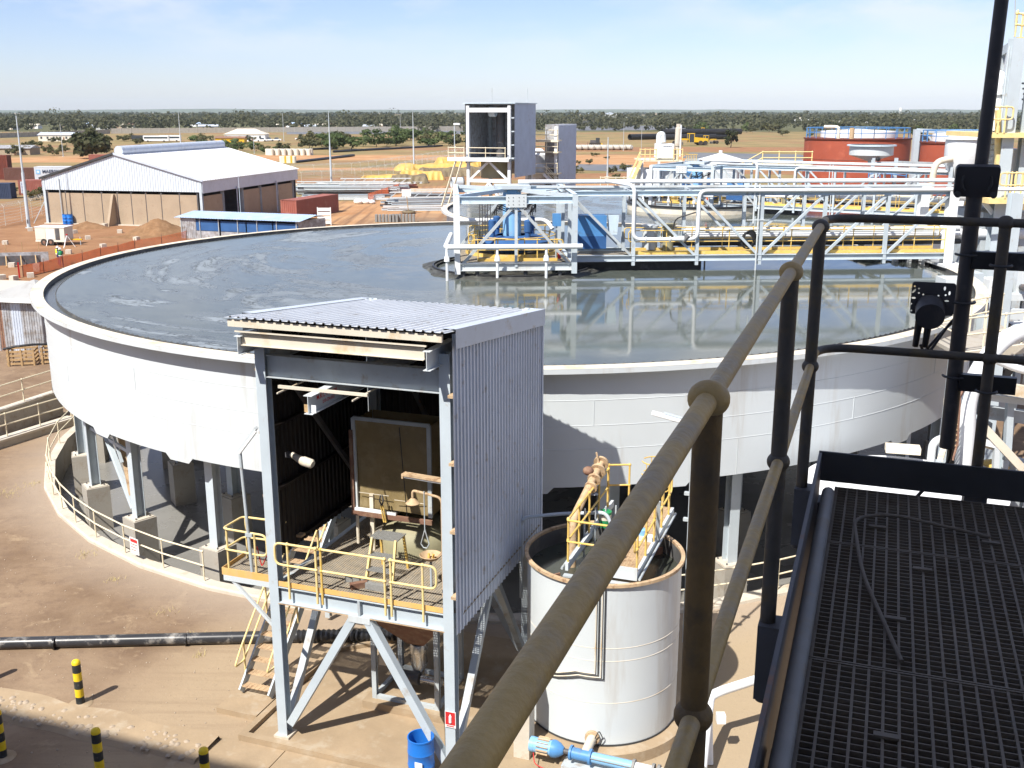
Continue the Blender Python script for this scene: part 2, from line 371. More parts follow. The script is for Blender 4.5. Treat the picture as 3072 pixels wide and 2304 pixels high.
# ------------------------------------------------------------------ ground
HAZE = 0.000045
C1 = Vector((-0.1, 48.5, 0)); RIM_Z = 7.58; R_FL = 20.35; R_W = 19.93; WALL_BOT = 3.95
def ground_material():
    m, n, l, b = new_mat('ground_soil')
    tc = n.new('ShaderNodeTexCoord')
    def noise(scale, detail=6, rough=0.6, dist=0.0):
        t = n.new('ShaderNodeTexNoise'); t.inputs['Scale'].default_value = scale; t.inputs['Detail'].default_value = detail; t.inputs['Roughness'].default_value = rough; t.inputs['Distortion'].default_value = dist
        l.new(tc.outputs['Object'], t.inputs['Vector']); return t.outputs[0]
    def math_(op, a, c=None):
        t = n.new('ShaderNodeMath'); t.operation = op
        for i, v in enumerate((a, c)):
            if v is None: continue
            if isinstance(v, (int, float)): t.inputs[i].default_value = v
            else: l.new(v, t.inputs[i])
        return t.outputs[0]
    def mix(f, a, c):
        t = n.new('ShaderNodeMix'); t.data_type = 'RGBA'
        if isinstance(f, (int, float)): t.inputs[0].default_value = f
        else: l.new(f, t.inputs[0])
        for i, v in ((6, a), (7, c)):
            if isinstance(v, tuple): t.inputs[i].default_value = (*v, 1)
            else: l.new(v, t.inputs[i])
        return t.outputs[2]
    def rng(v, a, c, d=0.0, e=1.0):
        t = n.new('ShaderNodeMapRange'); l.new(v, t.inputs[0])
        for i, k in enumerate((a, c, d, e)): t.inputs[i + 1].default_value = k
        return t.outputs[0]
    sep = n.new('ShaderNodeSeparateXYZ'); l.new(tc.outputs['Object'], sep.inputs[0])
    wob = noise(0.03, 4); wob2 = noise(0.25, 5)
    def zone(cx, cy, rx, ry, rot=0.0, soft=0.35, wobble=0.55):
        """1 inside a ragged oval of real ground, 0 outside"""
        c, s_ = math.cos(rot), math.sin(rot)
        x = math_('SUBTRACT', sep.outputs[0], cx); y = math_('SUBTRACT', sep.outputs[1], cy)
        a = math_('DIVIDE', math_('ADD', math_('MULTIPLY', x, c), math_('MULTIPLY', y, s_)), rx)
        d = math_('DIVIDE', math_('SUBTRACT', math_('MULTIPLY', y, c), math_('MULTIPLY', x, s_)), ry)
        r2 = math_('ADD', math_('POWER', math_('ABSOLUTE', a), 4.0), math_('POWER', math_('ABSOLUTE', d), 4.0))
        q = math_('ADD', r2, math_('MULTIPLY', math_('SUBTRACT', math_('ADD', wob, wob2), 1.0), wobble * 2))
        return rng(q, 1.0 + soft, 1.0 - soft)
    near = mix(rng(noise(0.35, 8, 0.65), 0.35, 0.65), (0.185, 0.124, 0.08), (0.27, 0.19, 0.125))
    near = mix(rng(noise(2.2, 8, 0.7), 0.5, 0.72), near, (0.17, 0.115, 0.08))
    near = mix(rng(noise(0.8, 8, 0.7, 0.8), 0.56, 0.7), near, (0.34, 0.25, 0.16))
    grass = mix(rng(noise(0.045, 8, 0.7), 0.4, 0.62), (0.30, 0.215, 0.105), (0.18, 0.155, 0.07))
    grass = mix(rng(noise(0.016, 6, 0.7), 0.5, 0.62), grass, (0.27, 0.155, 0.085))
    red = mix(rng(noise(0.22, 8, 0.7), 0.35, 0.65), (0.235, 0.12, 0.062), (0.32, 0.18, 0.095))
    oran = mix(rng(noise(0.12, 7, 0.65), 0.35, 0.65), (0.37, 0.19, 0.09), (0.47, 0.285, 0.15))
    c = grass
    for z_, cc in ((zone(-20, 62, 62, 62, 0, 0.3), near), (zone(-2, 21.5, 8.5, 5.5, -0.34, 0.5), (0.35, 0.265, 0.175)), (zone(5, 22, 9, 9, 0, 0.5), (0.36, 0.28, 0.185)), (zone(-62, 112, 48, 26, 0.1), red), (zone(-44, 138, 46, 26, -0.15, 0.2), red),
                   (zone(-12, 150, 22, 30, 0.35), oran), (zone(2, 205, 34, 14, 0.45), oran), (zone(-5, 240, 60, 9, 0.30), red),
                   (zone(-60, 275, 90, 7, 0.05), oran), (zone(-20, 345, 130, 20, 0.0), oran), (zone(120, 300, 110, 32, -0.02), oran),
                   (zone(150, 420, 160, 26, 0.0), red), (zone(110, 255, 60, 8, -0.1), red), (zone(-130, 330, 70, 18, 0.1), oran),
                   (zone(40, 120, 60, 40, 0), near), (zone(0, 2300, 2500, 1530, 0, 0.05, 0.12), (0.115, 0.115, 0.06))):
        c = mix(z_, c, cc)
    # wheel ruts along the dirt road by the laydown yard
    rut = n.new('ShaderNodeTexNoise'); rut.inputs['Scale'].default_value = 1.0; rut.inputs['Detail'].default_value = 6
    mp = n.new('ShaderNodeMapping'); mp.inputs['Rotation'].default_value = (0, 0, -0.42); mp.inputs['Scale'].default_value = (0.9, 0.03, 1); l.new(tc.outputs['Object'], mp.inputs[0]); l.new(mp.outputs[0], rut.inputs['Vector'])
    c = mix(math_('MULTIPLY', rng(rut.outputs[0], 0.5, 0.62), zone(-6, 170, 22, 60, 0.0)), c, (0.24, 0.14, 0.08))
    rt2 = n.new('ShaderNodeTexNoise'); rt2.inputs['Scale'].default_value = 1.0; rt2.inputs['Detail'].default_value = 7; rt2.inputs['Roughness'].default_value = 0.7
    mp2 = n.new('ShaderNodeMapping'); mp2.inputs['Rotation'].default_value = (0, 0, 0.5); mp2.inputs['Scale'].default_value = (0.16, 2.6, 1); l.new(tc.outputs['Object'], mp2.inputs[0]); l.new(mp2.outputs[0], rt2.inputs['Vector'])
    c = mix(math_('MULTIPLY', rng(rt2.outputs[0], 0.50, 0.70, 0, 0.35), zone(-22, 30, 22, 16, 0.2)), c, (0.15, 0.10, 0.066))
    dx, dy = math_('SUBTRACT', sep.outputs[0], C1.x), math_('SUBTRACT', sep.outputs[1], C1.y)
    rk = math_('ADD', math_('SQRT', math_('ADD', math_('MULTIPLY', dx, dx), math_('MULTIPLY', dy, dy))), math_('MULTIPLY', wob2, 1.6))
    c = mix(rng(rk, 23.6, 21.6, 0, 0.75), c, (0.36, 0.29, 0.225))      # pale cement dust along the kerb
    c = mix(math_('MULTIPLY', rng(noise(0.14, 7, 0.65, 0.6), 0.54, 0.68, 0, 0.6), zone(-20, 30, 24, 18, 0.1)), c, (0.32, 0.235, 0.155))
    fine = noise(9.0, 6, 0.7)
    c = mix(rng(fine, 0.60, 0.72, 0, 0.6), c, (0.15, 0.105, 0.075)); c = mix(rng(noise(14.0, 3), 0.68, 0.74, 0, 0.7), c, (0.40, 0.34, 0.27))
    l.new(c, b.inputs['Base Color']); b.inputs['Roughness'].default_value = 0.95; b.inputs['Specular IOR Level'].default_value = 0.12
    bp = n.new('ShaderNodeBump'); bp.inputs['Strength'].default_value = 0.45; bp.inputs['Distance'].default_value = 0.06
    l.new(math_('ADD', noise(1.1, 8, 0.65), math_('MULTIPLY', fine, 0.4)), bp.inputs['Height']); l.new(bp.outputs[0], b.inputs['Normal'])
    return m
M['ground'] = ground_material()
mb = MB(); N = 96
rad = [20.5, 22, 24, 27, 31, 37, 46, 60, 80, 110, 150, 210, 300, 450, 700, 1100, 1800, 3200, 6000, 14000]
mb.lathe([(r, 0) for r in rad], N, C1)
def bumpy(p):
    d = (Vector(p) - C1).length
    if d < 21 or d > 500: return p
    k = min((d - 21) / 6, 1) * 0.05
    return (p[0], p[1], p[2] + k * mnoise.noise(Vector((p[0] * 0.11, p[1] * 0.11, 0))))
g = mb.build('ground', M['ground'], smooth=True); tag(g, kind='structure')

# far low hills on the horizon
mb = MB(); pts = []
for i in range(81):
    x = -9000 + 18000 * i / 80; pts.append((x, 9500 - abs(x) * 0.12, 26 + 12 * mnoise.noise(Vector((x * 0.0006, 3, 0))) + 5 * mnoise.noise(Vector((x * 0.003, 9, 0)))))
vs = []
for x, y, z in pts: vs += [(x, y - 1500, -3), (x, y, z), (x, y + 1500, -3)]
mb.add(vs, [(3 * i + k, 3 * i + 3 + k, 3 * i + 4 + k, 3 * i + 1 + k) for i in range(80) for k in (0, 1)])
M['farhill'] = paint('far_wooded_hill', (0.10, 0.12, 0.07), 0.95, 0.3, 0.004)
tag(mb.build('hills', M['farhill'], smooth=True), kind='structure')

# ------------------------------------------------------------------ sump under the thickener
mb = MB(); mb.lathe([(0.01, -1.06), (20.2, -1.0)], 64, C1); tag(mb.build('sump_floor', M['slurry']), kind='structure')
kerb = T('sump_kerb', 'pale concrete kerb wall ringing the sump under the large thickener', 'kerb', C1)
KN = 40
mb = MB()
for i in range(KN):
    t0, t1 = 2 * math.pi * i / KN, 2 * math.pi * (i + 1) / KN
    for r0, r1, z0, z1 in ((20.28, 20.60, -1.1, 0.16),):
        vs = []
        for t in (t0, t1):
            for r, z in ((r0, z0), (r1, z0), (r1, z1), (r0, z1)): vs.append((r * math.cos(t), r * math.sin(t), z))
        mb.add(vs, [(0, 1, 5, 4), (1, 2, 6, 5), (2, 3, 7, 6), (3, 0, 4, 7)])
mb.build('wall', M['concrete'], kerb)
mb = MB()
mb.lathe([(20.26, 0.16), (20.62, 0.163), (20.66, 0.10), (20.66, -0.02)], KN, (0, 0, 0)); mb.build('coping', M['concrete_pale'], kerb)

def rail_run(root, pts, mat, h=1.0, r=0.022, posts=True, ends=None, mid=True, post_every=None, ball=True, n=6, names=('top_rail', 'mid_rail', 'post')):
    """tubular guard rail over a list of foot points; each post its own part"""
    P = [Vector(p) for p in pts]
    up = Vector((0, 0, h)); hu = Vector((0, 0, h * 0.52))
    top = [p + up for p in P]; md = [p + hu for p in P]
    if ends == 'loop':
        d0 = (P[0] - P[1]).normalized() * h * 0.28; d1 = (P[-1] - P[-2]).normalized() * h * 0.28
        loop = bend([top[0]] + [top[0] + d0, md[0] + d0, md[0]], h * 0.22)
        loop2 = bend([top[-1]] + [top[-1] + d1, md[-1] + d1, md[-1]], h * 0.22)
        MB().tube(loop, r, n).build('rail_end', mat, root, True); MB().tube(loop2, r, n).build('rail_end', mat, root, True)
    MB().tube(top, r, n).build(names[0], mat, root, True)
    if mid: MB().tube(md, r, n).build(names[1], mat, root, True)
    if posts:
        for p in P:
            m_ = MB(); m_.cyl(p, p + up, r * 1.05, n)
            if ball: m_.ball(p + up, r * 1.75, 8); m_.ball(p + hu, r * 1.6, 8)
            m_.build(names[2], mat, root, True)

def kerb_pt(deg, r=20.44, z=0.16):          # angle measured from the near side, negative to the left
    t = R(deg); return Vector((r * math.sin(t), -r * math.cos(t), z))
kr = T('sump_guard_rail', 'cream two-bar guard rail standing on the left curve of the sump kerb', 'railing', C1)
rail_run(kr, [kerb_pt(a) for a in [-93, -86, -79, -72, -65.2, -59.4, -54.5, -49.8, -44.6, -39.0, -33.2, -28.0]], M['cream'], 1.0, 0.026)
kr2 = T('sump_guard_rail', 'cream guard rail on the sump kerb behind the small white tank', 'railing', C1)
rail_run(kr2, [kerb_pt(a) for a in [10.5, 15, 19.5, 24, 28.5, 33, 38, 43]], M['cream'], 1.0, 0.026)
sg = T('warning_sign', 'white notice board with red heading hung on the curved sump rail', 'sign', C1 + kerb_pt(-37.0, 20.49, 0.5), R(-37))
MB().box(-0.24, 0.24, -0.03, -0.018, -0.16, 0.40).build('board', M['hat'], sg)
MB().box(-0.19, 0.19, -0.036, -0.031, 0.25, 0.36).build('red_heading', M['red_bright'], sg)
for k in range(3): MB().box(-0.18, 0.18 - 0.05 * k, -0.035, -0.031, 0.16 - 0.1 * k, 0.185 - 0.1 * k).build('text_line', M['rusty'], sg)

# ------------------------------------------------------------------ large thickener
def slurry_surface(name, tint=1.0):
    m, n, l, b = new_mat(name)
    tc = n.new('ShaderNodeTexCoord'); sep = n.new('ShaderNodeSeparateXYZ'); l.new(tc.outputs['Object'], sep.inputs[0])
    def mm(op, a, c):
        t = n.new('ShaderNodeMath'); t.operation = op
        for i, v in enumerate((a, c)):
            if isinstance(v, (int, float)): t.inputs[i].default_value = v
            elif v is not None: l.new(v, t.inputs[i])
        return t.outputs[0]
    x, y = sep.outputs[0], sep.outputs[1]
    rr = mm('SQRT', mm('ADD', mm('MULTIPLY', x, x), mm('MULTIPLY', y, y)), None)
    th = mm('ARCTAN2', x, mm('MULTIPLY', y, -1.0))
    cb = n.new('ShaderNodeCombineXYZ'); l.new(mm('ADD', mm('MULTIPLY', rr, 0.30), mm('MULTIPLY', th, 0.9)), cb.inputs[0]); l.new(mm('MULTIPLY', th, 1.9), cb.inputs[1])
    def noise(vec, s, d=6, ro=0.6, di=0.0):
        t = n.new('ShaderNodeTexNoise'); t.inputs['Scale'].default_value = s; t.inputs['Detail'].default_value = d; t.inputs['Roughness'].default_value = ro; t.inputs['Distortion'].default_value = di
        l.new(vec, t.inputs['Vector']); return t.outputs[0]
    def rng(v, a, c, d=0.0, e=1.0):
        t = n.new('ShaderNodeMapRange'); l.new(v, t.inputs[0])
        for i, k in enumerate((a, c, d, e)): t.inputs[i + 1].default_value = k
        return t.outputs[0]
    def mix(f, a, c):
        t = n.new('ShaderNodeMix'); t.data_type = 'RGBA'; l.new(f, t.inputs[0])
        for i, v in ((6, a), (7, c)):
            if isinstance(v, tuple): t.inputs[i].default_value = (*v, 1)
            else: l.new(v, t.inputs[i])
        return t.outputs[2]
    swirl = noise(cb.outputs[0], 0.85, 9, 0.62, 1.3)
    lines = noise(cb.outputs[0], 2.4, 7, 0.6, 2.0)
    # scum drifts to the left half of the tank; clear liquid by the bridge
    side = rng(mm('ADD', x, mm('MULTIPLY', mm('SUBTRACT', noise(tc.outputs['Object'], 0.09, 5), 0.5), 16.0)), 1.0, -8.0)
    scum = mm('MULTIPLY', rng(swirl, 0.47, 0.56), side)
    pale = mm('MULTIPLY', rng(swirl, 0.53, 0.585), mm('MULTIPLY', side, rng(rr, 7.0, 16.5, 0.15, 1.0)))
    c = mix(rng(lines, 0.3, 0.7), (0.075 * tint, 0.088 * tint, 0.076 * tint), (0.115 * tint, 0.128 * tint, 0.110 * tint))
    c = mix(scum, c, (0.13 * tint, 0.145 * tint, 0.15 * tint))
    c = mix(mm('MULTIPLY', pale, 0.75), c, (0.29, 0.33, 0.36))
    edge = mm('MULTIPLY', rng(mm('ABSOLUTE', mm('SUBTRACT', lines, 0.5), None), 0.024, 0.004), mm('MULTIPLY', side, rng(swirl, 0.42, 0.52)))
    c = mix(mm('MULTIPLY', edge, 0.85), c, (0.045, 0.05, 0.045))
    l.new(c, b.inputs['Base Color'])
    ro = mm('ADD', mm('MULTIPLY', scum, 0.16), mm('ADD', mm('MULTIPLY', pale, 0.22), mm('ADD', mm('MULTIPLY', side, 0.08), 0.06)))
    l.new(ro, b.inputs['Roughness']); b.inputs['IOR'].default_value = 1.36; b.inputs['Specular IOR Level'].default_value = 0.5
    bp = n.new('ShaderNodeBump'); bp.inputs['Strength'].default_value = 0.10; bp.inputs['Distance'].default_value = 0.02
    hgt = mm('ADD', mm('ADD', mm('MULTIPLY', noise(tc.outputs['Object'], 0.8, 4), 0.5), mm('MULTIPLY', noise(tc.outputs['Object'], 3.5, 5), 0.16)), mm('MULTIPLY', mm('MULTIPLY', scum, noise(cb.outputs[0], 14.0, 5)), 0.8))
    l.new(hgt, bp.inputs['Height']); l.new(bp.outputs[0], b.inputs['Normal'])
    return m
M['slurry_top'] = slurry_surface('thickener_slurry_surface')
M['launder_water'] = paint('launder_water', (0.085, 0.09, 0.085), 0.22, 0.1, 0.6)
M['inner'] = paint('wet_tank_lining', (0.10, 0.10, 0.10), 0.5, 0.25, 0.8, (0.2, 0.19, 0.17), 0.25, 1.5)

def thickener(center, label, big=True):
    t = T('thickener_tank', label, 'tank', center)
    n = 144 if big else 96
    MB().lathe([(R_W, WALL_BOT), (R_W, RIM_Z - 0.14), (R_W - 0.02, RIM_Z - 0.14), (R_W - 0.02, WALL_BOT)], n).build('wall', M['tank'], t, True)
    f = MB(); f.lathe([(R_W - 0.05, RIM_Z), (R_FL, RIM_Z)], n); f.build('rim', M['flange'], t, True)
    f = MB(); f.lathe([(R_FL + 0.004, RIM_Z - 0.002), (R_FL + 0.004, RIM_Z - 0.15), (R_FL - 0.02, RIM_Z - 0.15), (R_FL - 0.02, RIM_Z - 0.01), (R_W - 0.03, RIM_Z - 0.012)], n); f.build('rim_edge', M['tank'], t, True)
    # rim gussets are joined to the rim; launder and notched weir inside
    MB().lathe([(R_W - 0.03, RIM_Z - 0.015), (R_W - 0.03, RIM_Z - 0.9)], n).build('inner_wall', M['inner'], t, True)
    MB().lathe([(R_W - 0.04, RIM_Z - 0.19), (R_W - 0.50, RIM_Z - 0.19)], n).build('launder_water', M['launder_water'], t)
    w = MB(); teeth = 420 if big else 200
    vs = []; fs = []
    for i in range(teeth * 2):
        a = math.pi * i / teeth; z = RIM_Z - (0.075 if i % 2 else 0.125)
        for r in (R_W - 0.48, R_W - 0.50): vs += [(r * math.cos(a), r * math.sin(a), z), (r * math.cos(a), r * math.sin(a), RIM_Z - 0.75)]
    for i in range(teeth * 2):
        j = (i + 1) % (teeth * 2)
        fs += [(4 * i, 4 * j, 4 * j + 1, 4 * i + 1), (4 * i + 2, 4 * i + 3, 4 * j + 3, 4 * j + 2), (4 * i, 4 * i + 2, 4 * j + 2, 4 * j)]
    w.add(vs, fs); w.build('weir', M['inner'], t)
    MB().lathe([(0.01, RIM_Z - 0.11), (4, RIM_Z - 0.11), (10, RIM_Z - 0.11), (R_W - 0.505, RIM_Z - 0.11)], n).build('slurry', M['slurry_top'], t)
    MB().lathe([(R_W - 0.03, WALL_BOT + 0.01), (0.8, 1.9)], n).build('floor_cone', M['tank'], t, True)
    # weld seams
    for z in (WALL_BOT + 1.15, WALL_BOT + 1.85, WALL_BOT + 2.6) if big else ():
        MB().lathe([(R_W + 0.001, z - 0.012), (R_W + 0.010, z), (R_W + 0.001, z + 0.012)], n).build('weld_seam', M['tank'], t)
    return t
tk = thickener(C1, 'huge pale grey open thickener tank filled with grey slurry')
# plate lugs below the wall, and upright weld seams
for k, a in enumerate([-66, -44.2, -31.5, -20, 2, 14, 41, 54]):
    s_, c_ = math.sin(R(a)), -math.cos(R(a)); q = Vector((-c_, s_, 0)); o = Vector((s_, c_, 0)) * (R_W - 0.012)
    mb = MB(); prof = [(-0.62, 0), (-0.42, -0.2), (0.42, -0.2), (0.62, 0)]
    vs = [o + q * x_ + Vector((0, 0, WALL_BOT + 0.02 + z_)) for x_, z_ in prof] + [o * 1.001 + q * x_ + Vector((0, 0, WALL_BOT + 0.02 + z_)) for x_, z_ in prof]
    mb.add(vs, [(0, 1, 2, 3), (7, 6, 5, 4), (0, 4, 5, 1), (1, 5, 6, 2), (2, 6, 7, 3)]); mb.build('wall_lug', M['tank'], tk)
for k, a in enumerate([-70, -52, -37, -22, -5, 7, 20, 33, 47, 62]):
    s_, c_ = math.sin(R(a)), -math.cos(R(a)); z0 = WALL_BOT + (0.0, 1.15, 1.85)[k % 3]; z1 = WALL_BOT + (1.15, 1.85, 2.6)[k % 3]
    MB().beam((s_ * (R_W + 0.003), c_ * (R_W + 0.003), z0), (s_ * (R_W + 0.003), c_ * (R_W + 0.003), z1), 0.02, 0.012, up=(s_, c_, 0)).build('weld_seam', M['tank'], tk)

# steel legs on concrete piers: parts of the tank
def leg(x, y, rot, top, lab=None):
    """one leg, its section standing on its own pier"""
    o = MB().ibeam((0, 0, 1.75), (0, 0, top + 1.02), 0.34, 0.34, 0.02, up=(0, 1, 0)).build('leg', M['steel'], tk, loc=(x, y, -1.02), rotz=rot)
    MB().box(-0.42, 0.42, -0.42, 0.42, 0, 1.72).build('pier', M['concrete'], o)
    MB().box(-0.36, 0.36, -0.36, 0.36, 1.72, 1.75).build('base_plate', M['concrete_pale'], o)
    for sx in (-0.26, 0.26):
        for sy in (-0.26, 0.26): MB().cyl((sx, sy, 1.75), (sx, sy, 1.81), 0.025, 6).build('anchor_bolt', M['darksteel'], o)
for R_, n_, a0, top in ((19.1, 28, -30, WALL_BOT), (15.6, 20, -41, WALL_BOT - 0.45)):
    for k in range(n_):
        kk = (a0 + 360 / n_ * k + 180) % 360 - 180; x, y = R_ * math.sin(R(kk)), -R_ * math.cos(R(kk))
        if y < 2.5: leg(x, y, R(kk), top)
bt = T('leg_brace', 'steel cross bracing with tan inner faces between two left tank legs', 'brace', C1)
pA = Vector((19.1 * math.sin(R(-55.714)), -19.1 * math.cos(R(-55.714)), 0)); pB = Vector((19.1 * math.sin(R(-42.857)), -19.1 * math.cos(R(-42.857)), 0))
mid = (pA + pB) / 2
MB().ibeam(pA * 0.75 + pB * 0.25 + Vector((0, 0, 3.75)), pB + Vector((-0.3, 0.3, 0.95)), 0.16, 0.2, 0.014).build('diagonal', M['steel'], bt)
MB().beam(mid + Vector((0, 0, 3.7)), mid * 0.55 + pB * 0.45 + Vector((0, 0, 2.4)), 0.09, 0.09).build('diagonal', M['steel'], bt)
MB().beam(pA + Vector((0, 0, 3.0)), pB + Vector((0, 0, 3.0)), 0.08, 0.12).build('tie', M['steel'], bt)
MB().beam(mid + Vector((0.3, 0.2, 3.6)), pB * 0.9 + pA * 0.1 + Vector((0, 0.1, 1.1)), 0.3, 0.03).build('tan_plate', M['tan_girt'], bt)
# hidden heart of the tank floor: underflow cone with discharge pipe
uc = T('underflow_cone', 'dark underflow cone below the middle of the thickener', 'cone', C1)
MB().lathe([(3.2, 2.3), (1.0, 0.2), (0.6, -0.8)], 24).build('cone', M['darksteel'], uc, True)
MB().cyl((0.5, -0.4, -0.5), (6, -9, -0.5), 0.2, 10).build('discharge_pipe', M['darksteel'], uc, True)
# ------------------------------------------------------------------ rake bridge over the thickener
def make_bridge(loc, rot, label):
    t = T('rake_bridge', label, 'bridge', loc, rot)
    ST, YB = M['steel'], 8.05
    ZT = YB + 2.9
    xs = [2.6 + 2.9 * k for k in range(7)]
    W = 1.45
    # chords
    for s in (-1, 1):
        MB().ibeam((2.6, s * W, YB), (20.3, s * W, YB), 0.2, 0.26, 0.016).build('bottom_chord', ST, t)
        MB().ibeam((2.6, s * W, ZT), (20.3, s * W, ZT), 0.2, 0.22, 0.016).build('top_chord', M['blue_pale'] if s < 0 else ST, t)
        for i, x in enumerate(xs):
            if i < 6: MB().ibeam((x, s * W, YB - 0.32 if s < 0 else YB), (x, s * W, ZT - 0.11), 0.15, 0.17, 0.012, up=(0, 1, 0)).build('post', ST, t)
        for i in range(6):
            a, b_ = xs[i], xs[i + 1]
            if i < 3: p, q = (a + 0.1, s * W, ZT - 0.12), (b_ - 0.1, s * W, YB + 0.13)
            else: p, q = (a + 0.1, s * W, YB + 0.13), (b_ - 0.1, s * W, ZT - 0.12)
            MB().beam(p, q, 0.11, 0.11).build('diagonal', M['steel_dirty'] if i == 0 else ST, t)
    for i, x in enumerate(xs[:6]):
        MB().beam((x, -W + 0.1, ZT - 0.02), (x, W - 0.1, ZT - 0.02), 0.12, 0.14).build('cross_beam', ST, t)
        MB().beam((x, -W + 0.1, YB - 0.05), (x, W - 0.1, YB - 0.05), 0.12, 0.14).build('cross_beam', ST, t)
        if i < 5: MB().beam((x + 0.1, -W + 0.12, ZT - 0.03), (xs[i + 1] - 0.1, W - 0.12, ZT - 0.03), 0.07, 0.07).build('plan_brace', ST, t)
    # landing column at the tank rim
    for s in (-1, 1): MB().ibeam((20.05, s * W, RIM_Z + 0.02), (20.05, s * W, ZT + 0.2), 0.42, 0.42, 0.024, up=(0, 1, 0)).build('landing_column', M['white'], t)
    MB().box(19.7, 20.7, -2.2, 2.2, RIM_Z + 0.005, RIM_Z + 0.12).build('landing_plate', M['white'], t)
    # walkway deck, toe plate and rails
    mb = MB(); x = 2.7
    while x < 20: mb.box(x, x + 0.03, -1.28, -0.12, YB + 0.14, YB + 0.17); x += 0.09
    for y in (-1.28, -1.0, -0.7, -0.4, -0.14): mb.box(2.7, 20, y, y + 0.02, YB + 0.135, YB + 0.165)
    tag(mb.build('walkway_grating', M['grate_lit'], t), kind='stuff')
    for y in (-1.31, -0.08): MB().box(5.6, 20.0, y, y + 0.015, YB + 0.14, YB + 0.30).build('toe_plate', M['yellow'], t)
    MB().box(5.6, 20.0, -1.36, -1.335, YB - 0.02, YB + 0.12).build('edge_plate', M['yellow_pale'], t)
    for y in (-1.26, -0.06):
        P = [(5.6 + 1.44 * k, y, YB + 0.17) for k in range(11)]
        rail_run(t, P, M['yellow'], 1.05, 0.024, ends='loop', n=6)
    # pipes along the bridge
    for y, z, r, m_ in ((0.25, 8.86, 0.11, 'white'), (0.52, 9.12, 0.10, 'white'), (0.55, 8.80, 0.09, 'tank'), (0.85, 8.98, 0.11, 'white'), (0.3, 8.50, 0.13, 'dark'), (1.05, 8.6, 0.16, 'tank')):
        MB().cyl((8.3 if r < 0.12 else 7.2, y, z), (21.5, y, z), r, 10).build('pipe', M[m_], t, True)
    MB().tube(bend([(0.4, 0.3, 11.36), (5.2, 0.3, 11.36), (23, 0.3, 11.36)], 0.1), 0.10, 10).build('overhead_pipe', M['white'], t, True)
    MB().box(1.2, 22, -0.30, -0.02, 11.12, 11.16).build('cable_tray', M['steel_dirty'], t)
    MB().box(1.2, 22, -0.32, -0.305, 11.12, 11.22).build('tray_side', M['tank'], t)
    MB().tube(bend([(24, -W - 0.16, ZT + 0.12), (8.38, -W - 0.16, ZT + 0.12), (8.38, -W - 0.16, 8.92), (5.45, -W - 0.16, 8.92), (5.45, -W - 0.16, 11.3), (4.4, 0.1, 11.42)], 0.35), 0.085, 10).build('loop_pipe', M['white'], t, True)
    for x in (6.0, 7.1, 7.7): MB().cyl((x, -W - 0.16, 8.92), (x + 0.05, -W - 0.16, 8.92), 0.13, 10).build('pipe_flange', M['tank'], t, True)
    MB().cyl((7.75, -W - 0.16, 8.84), (7.95, -W - 0.16, 9.08), 0.12, 8).build('valve', M['darksteel'], t, True)
    MB().tube(bend([(7.35, -W + 0.3, 9.3), (7.4, -W + 0.2, 9.8), (8.3, -W, 10.1)], 0.3), 0.035, 6).build('hose', M['dark'], t, True)
    # ladder-like standpipe hanging from the bridge
    for x in (10.9, 11.12): MB().cyl((x, -W - 0.1, 9.6 if x < 11 else 7.35), (x, -W - 0.1, ZT + 0.4), 0.035, 6).build('standpipe', M['tank'], t, True)
    MB().beam((10.6, -W - 0.1, 9.75), (11.4, -W - 0.1, 9.75), 0.04, 0.04).build('standpipe_bracket', M['tank'], t)
    # hanging bundle of dark hose on the rail
    mb = MB()
    for k in range(6):
        cx = 10.72 + 0.03 * k
        mb.tube(arc((cx, -1.36, 8.78 + 0.02 * k), 0.27 + 0.02 * (k % 3), 0, 2 * math.pi * 0.96, 14, (1, 0.1 * k - 0.2, 0), (0, 0, 1.25)), 0.032, 5)
    mb.build('hose_coil', M['black'], t, True)
    # valve vessel on the walkway
    MB().lathe([(0.34, 0), (0.36, 0.1), (0.36, 1.0), (0.42, 1.02), (0.42, 1.12), (0.05, 1.18)], 18, (6.55, 0.2, YB + 0.2)).build('vessel', M['tank'], t, True)
    MB().lathe([(0.26, 0), (0.26, 1.1), (0.34, 1.12), (0.34, 1.2), (0.05, 1.24)], 16, (7.35, -0.1, YB + 0.2)).build('vessel', M['khaki'], t, True)
    # feed trough to the centre well
    mb = MB(); mb.box(2.0, 8.7, -1.2, -1.12, 7.28, 7.85); mb.box(2.0, 8.7, 0.4, 0.48, 7.28, 7.85); mb.box(8.62, 8.7, -1.12, 0.4, 7.28, 7.85); mb.box(2.0, 8.62, -1.12, 0.4, 7.28, 7.34)
    mb.build('feed_trough', M['black'], t)
    MB().tube([(8.9, -1.0, 7.2), (8.9, -1.0, 8.3)], 0.04, 6).build('standpipe', M['darksteel'], t, True)
    # ---- drive cage over the tank centre
    X0, X1, Y0, Y1 = -2.45, 2.6, -3.3, 3.3
    zb = 7.98
    for x in (X0, X1):
        for y in (Y0, Y1): MB().ibeam((x, y, zb - 0.3), (x, y, ZT + 0.1), 0.24, 0.24, 0.018, up=(0, 1, 0)).build('cage_column', M['white'] if x < 0 else ST, t)
        for y in (-1.45, 1.45): MB().ibeam((x, y, zb), (x, y, ZT), 0.16, 0.16, 0.014, up=(0, 1, 0)).build('cage_column', ST, t)
        MB().ibeam((x, Y0, zb), (x, Y1, zb), 0.2, 0.3, 0.016).build('cage_beam', ST, t)
        MB().ibeam((x, Y0, ZT), (x, Y1, ZT), 0.2, 0.26, 0.016).build('cage_beam', M['blue_pale'], t)
